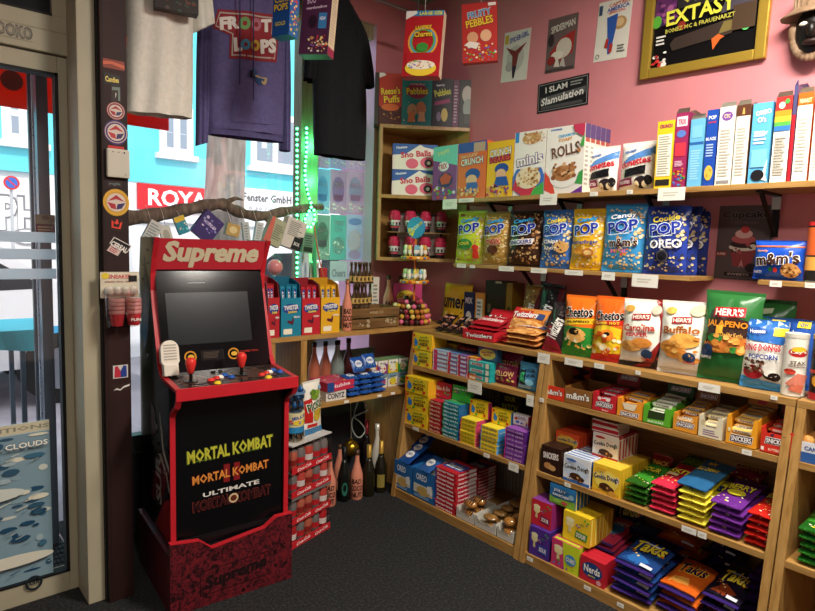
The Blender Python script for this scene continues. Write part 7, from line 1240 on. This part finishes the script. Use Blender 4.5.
def hang_rod(t, x, Y, z): b = B(); b.tube([(x - t.location.x, Y - t.location.y, z - t.location.z), (x - t.location.x, Y - t.location.y + .001, 2.70 - t.location.z), (x - t.location.x, 2.58 - t.location.y, 2.725 - t.location.z)], .003, M('#2a2a2c', .4), 6); b.build('hanger', t)
def garment(name, label, cat, Y): p = onY(250, 60, Y); return thing(name, label, cat, (p.x, Y, p.z))
def cpart(t, name, left, right_, Y, d, m, seed, **k):
    b, S = cloth(edge(left, Y), edge(right_, Y), Y, d, m, seed, **k); o = b.build(name, t); o.location = -Vector(t.location); return o, S
YT = 2.56
WHT = fabric('white_jersey', '#d6d4c8', '#e2e0d4')
ts = garment('white_tshirt', 'off-white t-shirt hanging at the left of the window', 'shirt', YT)
cpart(ts, 'body', [(128, -75), (127, -30), (127, 20), (126, 60), (126, 90), (125, 112)], [(205, -85), (199, -40), (194, 0), (193, 40), (193, 80), (192, 119)], YT, .05, WHT, 2)
cpart(ts, 'sleeve', [(188, -70), (188, -20), (190, 10), (193, 33)], [(206, -80), (208, -40), (211, -8), (214, 24)], YT, .035, WHT, 5, n=12, nv=12)
cpart(ts, 'sleeve', [(118, -60), (113, -20), (108, 10), (107, 30)], [(132, -75), (131, -30), (130, 0), (128, 36)], YT + .06, .03, WHT, 7, n=12, nv=12)
hang_rod(ts, onY(165, -80, YT).x, YT, onY(165, -70, YT).z)
YH = 2.68
PUR = fabric('purple_fleece', '#55507c', '#5f5a88')
hd_ = garment('purple_hoodie', 'dark purple hoodie with red and white chest lettering', 'hoodie', YH)
L_ = [(208, -60), (206, -20), (204, 20), (204, 60), (205, 100), (207, 128)]; R_ = [(280, -60), (284, -20), (285, 20), (285, 60), (284, 100), (283, 137)]
o, S = cpart(hd_, 'body', L_, R_, YH, .06, PUR, 3, fold=.007)
wb, hb_ = .40, .95
def Smap(x, y, l): p = S((x / wb - .5) * .9 + .42 if l < 30 and y > hb_ * .3 else x / wb, 1 - y / hb_, -1, l + 4); return p - Vector(hd_.location)
b = B(); 
fz_ = [('p', [(.10, .685), (.15, .775), (.90, .745), (.88, .65), (.96, .62), (.93, .51), (.29, .53), (.30, .645)], '#8a2a30'), ('p', [(.125, .692), (.17, .762), (.875, .732), (.855, .65), (.925, .61), (.90, .525), (.315, .543), (.325, .65)], '#a8a49c'), ('p', [(.135, .697), (.18, .754), (.865, .724), (.845, .65), (.91, .606), (.89, .533), (.33, .55), (.34, .652)], '#8a2a30'), ('t', 'FR', .29, .705, .22, .06, '#dcd8d0', 3, None, 0, .05), ('o', .475, .70, .075, .03, '#6a9a5a'), ('o', .635, .695, .075, .03, '#a86a7a'), ('t', 'T', .775, .69, .13, .06, '#dcd8d0', 0, None, 0, .05), ('t', 'L', .385, .597, .08, .065, '#dcd8d0', 3, None, 0, .05), ('o', .48, .595, .065, .026, '#4a8aaa'), ('o', .62, .592, .065, .026, '#b89a3a'), ('t', 'PS', .80, .588, .2, .068, '#dcd8d0', 3, None, 0, .05), ('e', .60, .44, .06, .04, '#2a4a78'), ('e', .64, .425, .035, .025, '#a8946a'), ('e', .56, .45, .03, .02, '#1c1c28')]
fz_ = [tuple((x if not isinstance(x, list) else [(a, c - .135) for a, c in x]) if k != (2 if q[0] in 'eo' else 3) or q[0] == 'p' else x - .135 for k, x in enumerate(q)) for q in fz_]
b.decal_map(fz_, wb, hb_, Smap, .8, .08); b.build('chest_lettering', hd_)
for a, c, l_ in ((.45, .35, 1.0), (.63, .22, .9)):
    pass
for px0, y1 in ((240, 87), (253.5, 104)):
    b = B(); b.tube([onY(px0, q, YH - .085) - Vector(hd_.location) for q in range(-20, y1, 8)], .0028, M('#39365a', .8), 6); b.build('drawstring', hd_)
b = B(); wp = .26
def Pmap(x, y, l): return Smap(.10 + x, .06 + y, 2 + l)
b.decal_map([('p', [(0, 0), (.72, -.0), (.74, .4), (.58, .8), (.16, .8), (.02, .4)], PUR)], .27, .28, Pmap, .9, .1); b.build('kangaroo_pocket', hd_)
o, _ = cpart(hd_, 'waistband', [(206, 122), (207, 134)], [(283, 130), (283, 143)], YH, .052, fabric('purple_rib', '#4c4872', '#56527e'), 3, fold=.004)
cpart(hd_, 'sleeve', [(203, -50), (199, 0), (197, 50), (196, 100), (196, 146)], [(212, -40), (209, 10), (208, 60), (208, 100), (207, 143)], YH + .0, .035, PUR, 8, n=12)
cpart(hd_, 'sleeve', [(278, -50), (279, 0), (280, 50), (280, 100), (281, 150)], [(284, -50), (287, 0), (289, 50), (290, 100), (289, 152)], YH + .03, .035, PUR, 4, n=12)
hang_rod(hd_, onY(246, -60, YH).x, YH, onY(246, -50, YH).z)
YB_ = 2.60
BLK = fabric('black_jersey', '#0d1014', '#14181c')
bs = garment('black_tshirt', 'plain black t-shirt hanging at the right of the window', 'shirt', YB_)
cpart(bs, 'body', [(312, -20), (312, 20), (313, 60), (314, 110), (315, 154)], [(348, 4), (360, 30), (364, 80), (365, 120), (364, 161)], YB_, .055, BLK, 6)
cpart(bs, 'sleeve', [(342, 5), (352, 40), (358, 70), (360, 85)], [(350, 8), (364, 32), (370, 60), (372, 89)], YB_ - .01, .04, BLK, 1, n=12, nv=14)
cpart(bs, 'sleeve', [(312, 5), (308, 30), (305, 55), (304, 78)], [(322, 10), (320, 40), (319, 60), (317, 84)], YB_ + .02, .035, BLK, 1, n=12, nv=14)
hang_rod(bs, onY(332, 0, YB_).x, YB_, onY(332, 6, YB_).z)

# ================================================================ BRANCH, HANGING PACKS, LED STRIPS, WINDOW STICKERS
YBR = 2.93
BR = noise_mat('branch_bark', [(.3, '#4f4238'), (.55, '#6e5e52'), (.75, '#8a7868')], (8, 3, 3), 6, 7, .9, .6)
pts = smooth(px_path([(122, 218), (140, 217), (162, 214), (185, 210), (205, 206), (222, 204), (232, 209), (245, 214), (262, 216), (282, 212), (300, 209), (322, 207)], YBR), 3)
b = B(); n_ = len(pts); b.tube(pts, [.036 - .014 * i / n_ + .004 * math.sin(i * 1.7) for i in range(n_)], BR, 12); b.tube([onY(222, 204, YBR), onY(236, 198, YBR - .01), onY(243, 200, YBR)], [.016, .010, .004], BR, 8); b.tube([onY(262, 216, YBR), onY(270, 224, YBR), onY(276, 222, YBR)], [.010, .006, .003], BR, 8)
tag(b.build('branch'), 'gnarled brown branch mounted across the window', 'branch')
def dang(px, py, w, h, d, base, front, label, roll, yaw=0, ylift=204):
    c = onY(px, py, YBR - .085); t = thing('hanging_pack', label, 'candy pack', c, (0, 0, R(yaw))); me = carton_mesh(w, h, d, base, front=front, side=base); me.transform(Matrix.Translation((0, 0, -h / 2))); new('pack', me, t, (0, 0, 0), (0, R(roll), 0))
    zb = onY(px, 212, YBR).z - c.z; b = B(); b.tube([(0, 0, h * .35), (0, .05, zb), (0, .085, zb + .03)], .0012, M('#c8b8b0'), 6); b.build('thread', t)
dang(152, 232, .06, .10, .02, '#c8c8c0', [('l', .1, .1, .9, .9, 6, '#8a9a9a')], 'clear and white pack hanging leftmost on the branch', 28)
dang(166, 235, .05, .085, .015, '#cfd0c4', [('e', .5, .5, .3, .3, '#a8a898')], 'cream pack hanging second on the branch', -16)
dang(181, 225, .05, .085, .02, '#2f8fa0', [('r', 0, .7, 1, 1, '#d8b83a'), ('s', 2, 8, .1, .1, .9, .6, .1, ['#7ad0d8', '#e8e0c8'])], 'teal and yellow pack hanging under the branch', -22)
dang(207, 227, .11, .13, .03, '#3a3068', [('s', 3, 14, .1, .1, .9, .9, .07, ['#5a4a98', '#8a8ac0', '#c8b8d8']), ('t', 'WONDER', .5, .6, .7, .12, '#c8c0e0', 0)], 'purple pack hanging tilted above the marquee', 38)
dang(232, 230, .07, .06, .03, '#b89a5a', [('e', .5, .5, .3, .3, '#d8c890')], 'tan pack hanging beside the purple one', 12)
dang(246, 234, .035, .12, .02, '#b8c0bc', [('l', .2, .1, .8, .9, 7, '#8a9490')], 'slim grey pack hanging near the branch middle', -8)
dang(258, 232, .04, .10, .02, '#c0c8c4', [('l', .2, .1, .8, .9, 6, '#98a49e')], 'slim pale pack hanging right of the grey one', 10)
dang(274, 232, .10, .14, .04, '#a8ac8c', [('p', [(0, 0), (.4, 0), (.2, 1), (0, 1)], '#c86a5a'), ('l', .35, .2, .9, .8, 7, '#7a806a')], 'sage green mini cereal box hanging on the branch', 24)
dang(292, 234, .12, .16, .05, '#d0cdc0', [('p', [(.5, 0), (1, 0), (1, .5), (.55, .42)], '#1f2624'), ('l', .15, .4, .85, .9, 8, '#8a8c84'), ('t', 'BOX', .75, .2, .3, .12, '#d8e0d8')], 'white and black mini cereal box hanging on the branch', 18)
dang(307, 243, .07, .11, .03, '#6a9a7a', [('l', .15, .2, .85, .9, 6, '#3a5a4a'), ('r', .1, .05, .9, .3, '#1f3a2a')], 'green lit mini box hanging beside the light strip', 6)
LEDM = emit_mat('green_led', '#5cffa0', 9.0); STR = M('#3f8f62', .4)
def led(label, path, nled):
    t = thing('led_strip', label, 'light strip', path[0]); P = [Vector(p) - Vector(path[0]) for p in path]
    b = B(); b.tube(P, .006, STR, 8); b.build('strip', t); me = (lambda q: (q.ball(.0075, LEDM, None, 8), q.mesh('diode'))[1])(B())
    L = [0]
    for i in range(len(P) - 1): L.append(L[-1] + (P[i + 1] - P[i]).length)
    for k in range(nled):
        s = L[-1] * (k + .5) / nled; i = max(j for j in range(len(L) - 1) if L[j] <= s); f = (s - L[i]) / (L[i + 1] - L[i]); q = P[i].lerp(P[i + 1], f); new('diode', me, t, (q.x, q.y - .006, q.z))
    return t
led('straight vertical green light strip on the window post', [onY(296.5, q, 2.985) for q in range(126, 290, 20)], 30)
led('curling green light strip looped around the branch end', smooth(px_path([(306, 126), (306, 150), (304.5, 175), (308, 196), (311, 206), (307, 214), (304, 222), (309, 228), (314, 220), (313, 208)], 2.90), 4), 28)
for z_, e in ((2.0, 3.0), (1.8, 3.0), (1.6, 3.0), (1.35, 2.0)):
    l = bpy.data.lights.new('led_glow', 'POINT'); l.energy = e * .42; l.color = (.08, 1, .35); l.shadow_soft_size = .02; o = bpy.data.objects.new('led_glow', l); COL.objects.link(o); o.location = (1.89, 2.95, z_)
b = B(); b.tube(smooth(px_path([(314, 222), (316, 240), (320, 262), (324, 279)], 2.9)), .004, M('#c86a4a', .5), 8); b.tube(smooth(px_path([(316, 222), (314, 250), (315, 278)], 2.91)), .012, M('#3fae72', .4), 10); tag(b.build('ribbon_cable'), 'green and orange cables trailing from the branch end', 'cable')
# cereal sheets stuck inside the glass, lit from behind
def pale(c, k):
    return '#' + ''.join('%02x' % int(int(c[i:i + 2], 16) * (1 - k) + 255 * k) for i in (1, 3, 5))
def sheet(px0, py0, px1, py1, base, d, label):
    base = pale(base, .45); d = [tuple([pale(x, .5) for x in v] if isinstance(v, list) and v and isinstance(v[0], str) else (pale(v, .55) if isinstance(v, str) and v.startswith('#') else v) for v in q) for q in d]
    Y = YG + .0; p, q = onY(px0, (py0 + py1) / 2, Y), onY(px1, (py0 + py1) / 2, Y); zt = onY((px0 + px1) / 2, py0, Y).z; zb = onY((px0 + px1) / 2, py1, Y).z; x1 = min(q.x, XR - .004); w, h = x1 - p.x, zt - zb
    b = B(); b.box(p.x, Y - .002, zb, x1, Y + .001, zt, transl_mat(base)); b.decal([tuple(transl_mat(v) if isinstance(v, str) and v.startswith('#') else v for v in q_) for q_ in d], w, h, (p.x, Y - .002, zb), (1, 0, 0), (0, 0, 1), .0004)
    tag(b.build('window_poster'), label, 'poster', 'backlit cereal posters on the glass')
f1 = lambda a, c, tx: [('e', .5, .55, .38, .3, a), ('t', tx, .5, .66, .6, .1, '#e8ecf4', 0, c), ('r', .2, .3, .8, .44, c), ('s', 3, 24, .05, .04, .95, .24, .06, [a, c, '#e8e0d0'])]
sheet(315, 120, 329.5, 168, '#c8a8c8', f1('#a888b8', '#7a6aa8', 'POP'), 'backlit poster behind the black shirt, left column')
sheet(330, 120, 346, 169, '#b8a8d0', f1('#8a88c8', '#6a5a9a', 'POP'), 'backlit poster behind the black shirt, middle column')
sheet(346.5, 120, 366, 170, '#d0b8d0', f1('#c88ab0', '#8a6aa8', 'POP'), 'backlit poster behind the black shirt, right column')
sheet(315, 169, 329.5, 214, '#8cc8d8', f1('#5aa0c8', '#4a78b8', 'CRUNCH'), 'pale blue backlit cereal poster, left of the middle row')
sheet(330, 170, 346, 214, '#c8a0b8', f1('#8a6ab0', '#a84a7a', 'CRISP'), 'mauve backlit cereal poster, centre of the middle row')
sheet(346.5, 171, 366, 214, '#d0b0c0', f1('#8ab8d0', '#c86a98', 'CRUNCH'), 'pink and blue backlit cereal poster, right of the middle row')
sheet(315, 215, 329.5, 260, '#7ab08a', f1('#3a5a4a', '#5a3a5a', 'GHOST'), 'dark green backlit cereal poster, left of the lower row')
sheet(330, 215, 346, 260, '#5ac8a8', [('t', 'OREO', .5, .82, .66, .1, '#e8f0e0', 0, '#2a6a7a'), ('t', "O's", .5, .68, .4, .1, '#e8f0e0', 0, '#2a6a7a'), ('e', .5, .32, .38, .2, '#8aa09a'), ('s', 3, 20, .2, .18, .8, .44, .06, ['#3a5a58', '#c8d8d0'])], 'teal backlit cereal poster, centre of the lower row')
sheet(346.5, 215, 366, 260, '#b8d0dc', [('e', .5, .85, .4, .08, '#4a7ab8'), ('e', .5, .42, .42, .26, '#d8c0b0'), ('s', 4, 40, .12, .22, .88, .64, .045, ['#c8a890', '#b88a78', '#e0d0c0']), ('e', .5, .12, .4, .1, '#c88ab0')], 'pale blue backlit cereal poster, right of the lower row')
sheet(330, 261, 347, 281, '#c0d0c0', [('t', 'Cheers', .5, .4, .8, .4, '#3a4a4a')], 'short greenish poster with dark lettering at the glass bottom')
sheet(347.5, 261, 366, 281, '#c8b8c8', [('s', 3, 14, .1, .1, .9, .9, .08, ['#8a6a7a', '#e0d0a0', '#6a7aa8'])], 'short mauve poster at the right glass bottom')

# ================================================================ STICKERS ON THE STEEL POST, DOOR LOGO
YP = 2.45
def sticker(px0, py0, px1, py1, base, d, label, rot=0, round_=False, th=.0008):
    p, q = onY((px0 + px1) / 2, (py0 + py1) / 2, YP), None; w = onY(px1, (py0 + py1) / 2, YP).x - onY(px0, (py0 + py1) / 2, YP).x; h = onY((px0 + px1) / 2, py0, YP).z - onY((px0 + px1) / 2, py1, YP).z
    b = B()
    if round_: b.prism([(w / 2 * math.cos(2 * PI * i / 32), h / 2 * math.sin(2 * PI * i / 32)) for i in range(32)], -th, -.0001, M(base, .5))
    elif base: b.box(-w / 2, -th, -h / 2, w / 2, -.0001, h / 2, M(base, .5))
    b.decal(d, w, h, (-w / 2, -th, -h / 2), (1, 0, 0), (0, 0, 1), .0002); o = b.build('sticker', None, (p.x, YP, p.z), (0, R(rot), 0)); tag(o, label, 'sticker'); return o
sticker(103, 60, 124.5, 69, '#8a3a26', [('p', [(0, .3), (.4, .5), (1, .2), (1, .6), (.4, .8), (0, .7)], '#c85a34')], 'torn orange red tape strip high on the steel post')
sticker(104, 74, 120, 85, '#1c1a14', [('t', 'Candies', .5, .5, .84, .5, '#e8d060', 6)], 'black sticker with yellow lettering on the steel post', 4)
sticker(111, 86, 121, 102, '#2c1814', [('p', [(.1, .9), (.9, .95), (.9, .1), (.7, .1), (.7, .75), (.1, .7)], '#6a7a72'), ('p', [(.4, .2), (.55, .5), (.45, .6)], '#c8c8c0')], 'dark sticker with grey outlines on the steel post')
bd = lambda c: [('e', .5, .5, .36, .34, '#cfc0b4'), ('p', [(.16, .5), (.46, .44), (.5, .24), (.3, .28)], c), ('p', [(.84, .5), (.54, .44), (.5, .24), (.7, .28)], '#3a2f60'), ('p', [(.18, .54), (.5, .78), (.82, .54), (.5, .62)], c), ('o', .5, .5, .47, .43, '#c8a8a0')]
sticker(106.5, 102, 125, 120, '#8a2a34', bd('#a83038'), 'smaller red round badge sticker, upper of two', 0, True)
sticker(104, 120, 128, 145, '#3a2f6a', bd('#b83038'), 'larger violet rimmed round badge sticker', 0, True)
sticker(108, 146, 124, 149, '#b82a2a', [], 'thin red sticker strip above the white sensor box')
p0, p1 = onY(105.5, 148, YP), onY(128.5, 179, YP); b = B(); w, h = p1.x - p0.x, p0.z - p1.z; b.box(-w / 2, -.02, -h / 2, w / 2, 0, h / 2, M('#c4c0b0', .4), bev=.006); b.decal([('e', .25, .88, .03, .02, '#4a4a48'), ('e', .5, .88, .03, .02, '#4a4a48'), ('e', .75, .88, .04, .03, '#3a3a5a'), ('e', .8, .12, .05, .035, '#a8a498')], w, h, (-w / 2, -.0203, -h / 2), (1, 0, 0), (0, 0, 1)); tag(b.build('sensor_box', None, ((p0.x + p1.x) / 2, YP, (p0.z + p1.z) / 2)), 'cream plastic sensor box on the steel post', 'sensor')
sticker(107, 181, 122, 187, '#2c1814', [('t', 'yogila', .5, .5, .8, .6, '#5a6a68', 0, None, .2)], 'faint grey script sticker under the sensor box')
sticker(103, 189, 129.5, 216, '#c89a34', bd('#a8303a') + [('o', .5, .5, .5, .43, '#d8a83a')], 'gold rimmed round badge sticker, largest of three', 0, True)
sticker(111, 218, 122, 231, '#2c1814', [('p', [(.1, .2), (.0, .8), (.3, .6), (.5, .95), (.7, .6), (1, .8), (.9, .2)], '#d8402a'), ('p', [(.25, .3), (.2, .6), (.5, .5), (.8, .65), (.75, .3)], '#2c1814')], 'small orange crown sticker on the steel post', 8)
sticker(108, 239, 128, 258, '#241210', [('p', [(.0, .48), (1, .58), (1, 1), (.0, .9)], '#d8d4cc'), ('p', [(.1, .1), (.7, .16), (.7, .5), (.1, .46)], '#d0b8b0'), ('l', .16, .16, .62, .44, 3, '#a84a4a'), ('p', [(.04, .52), (.96, .62), (.96, .96), (.04, .86)], '#17171a'), ('t', 'CEREAL', .5, .6, .9, .3, '#e8e4dc', 6, '#17171a')], 'white and black slanted lettering sticker on the post', 34)
bl_ = thing('cup_blister_pack', 'white carded plastic pack of red cups hung on the post', 'blister pack', onY(119, 300, 2.40)); inv = Matrix.Translation(-bl_.location)
p0, p1 = onY(100, 272, 2.44), onY(139, 297, 2.44); b = B(); w, h = p1.x - p0.x, p0.z - p1.z; b.box(p0.x, 2.438, p1.z, p1.x, 2.4415, p0.z, M('#c8c2ac', .5), inv); b.decal([('r', 0, .74, 1, .96, '#d8d0b8'), ('t', 'SNEAKER', .5, .82, .6, .16, '#b83a44'), ('t', 'plastic shot cups', .46, .62, .7, .08, '#8a3a3a'), ('e', .12, .85, .1, .12, '#d8c03a'), ('r', .72, .62, .94, .86, '#1c1c1a')], w, h, p0 - Vector((0, 0, h)) - Vector(bl_.location) + Vector((0, -.0022, 0)), (1, 0, 0), (0, 0, 1)); b.build('header_card', bl_)
b = B(); FIL = glass_mat('blister_plastic', '#f4f0ec', .08, .16); x0, x1 = p0.x + .004, p1.x - .004
for k in range(4): b.ball(.017, M('#cfcbc0', .3), inv @ TR(x0 + .022 + k * (x1 - x0 - .044) / 3, 2.425, p1.z + h * .28), 12)
b.build('white_balls', bl_)
for k in range(2):
    b = B(); xx = x0 + .045 + k * .06
    q0 = onY(119, 298, 2.4).z; q1 = onY(119, 326, 2.4).z; hh = (q0 - q1)
    b.lathe([(.020, 0), (.027, hh * .42)], M('#b83038', .35), 18, inv @ TR(xx, 2.412, q1))
    for j in range(4): b.lathe([(.0265, hh * (.42 + .14 * j)), (.029, hh * (.44 + .14 * j)), (.0275, hh * (.55 + .14 * j))], M('#c88a88', .35), 18, inv @ TR(xx, 2.412, q1))
    if k: b.decal([('t', 'FUN', .5, .5, .9, .8, '#f0ece4')], .04, .014, Vector((xx - .02, 2.3835, q1 + .016)) - Vector(bl_.location), (1, 0, 0), (0, 0, 1))
    b.build('cup_stack', bl_)
b = B(); b.lathe([(.001, 0), (.033, 0), (.036, .075), (.03, .09)], FIL, 20, inv @ TR((x0 + x1) / 2, 2.412, q1 - .004, s=(1.75, 1, 1.6))); b.build('plastic_shell', bl_)
sticker(113, 365, 128, 378, '#c8c4c0', [('p', [(.08, .06), (.5, .06), (.5, .55), (.3, .95), (.12, .9)], '#b83040'), ('p', [(.5, .06), (.92, .06), (.9, .9), (.7, .95), (.5, .55)], '#2a3f8a')], 'red and blue shield-like sticker low on the post')
sticker(113, 384, 131, 391, '#33201c', [('p', [(.02, .2), (.2, .5), (.4, .3), (.6, .7), (.95, .9), (.9, .6), (.6, .45), (.4, .1), (.2, .3)], '#d8d4cc')], 'white scribble sticker at the bottom of the post')
p0, p1 = onY(-6, 20, 2.645), onY(32, 43, 2.645); b = B(); w, h = p1.x - p0.x, p0.z - p1.z
b.box(-w / 2, -.0008, -h / 2, w / 2, 0, h / 2, ALU); b.decal([('t', 'OOKO', .5, .5, .95, .8, '#6b675a', 0, '#55524a'), ('t', 'OOKO', .5, .5, .9, .6, '#8a8674')], w, h, (-w / 2, -.0008, -h / 2), (1, 0, 0), (0, 0, 1), .0003); tag(b.build('graffiti_sticker', None, ((p0.x + p1.x) / 2, dy - .0455 if False else 2.628, (p0.z + p1.z) / 2)), 'grey graffiti sticker on the frame above the door', 'sticker')
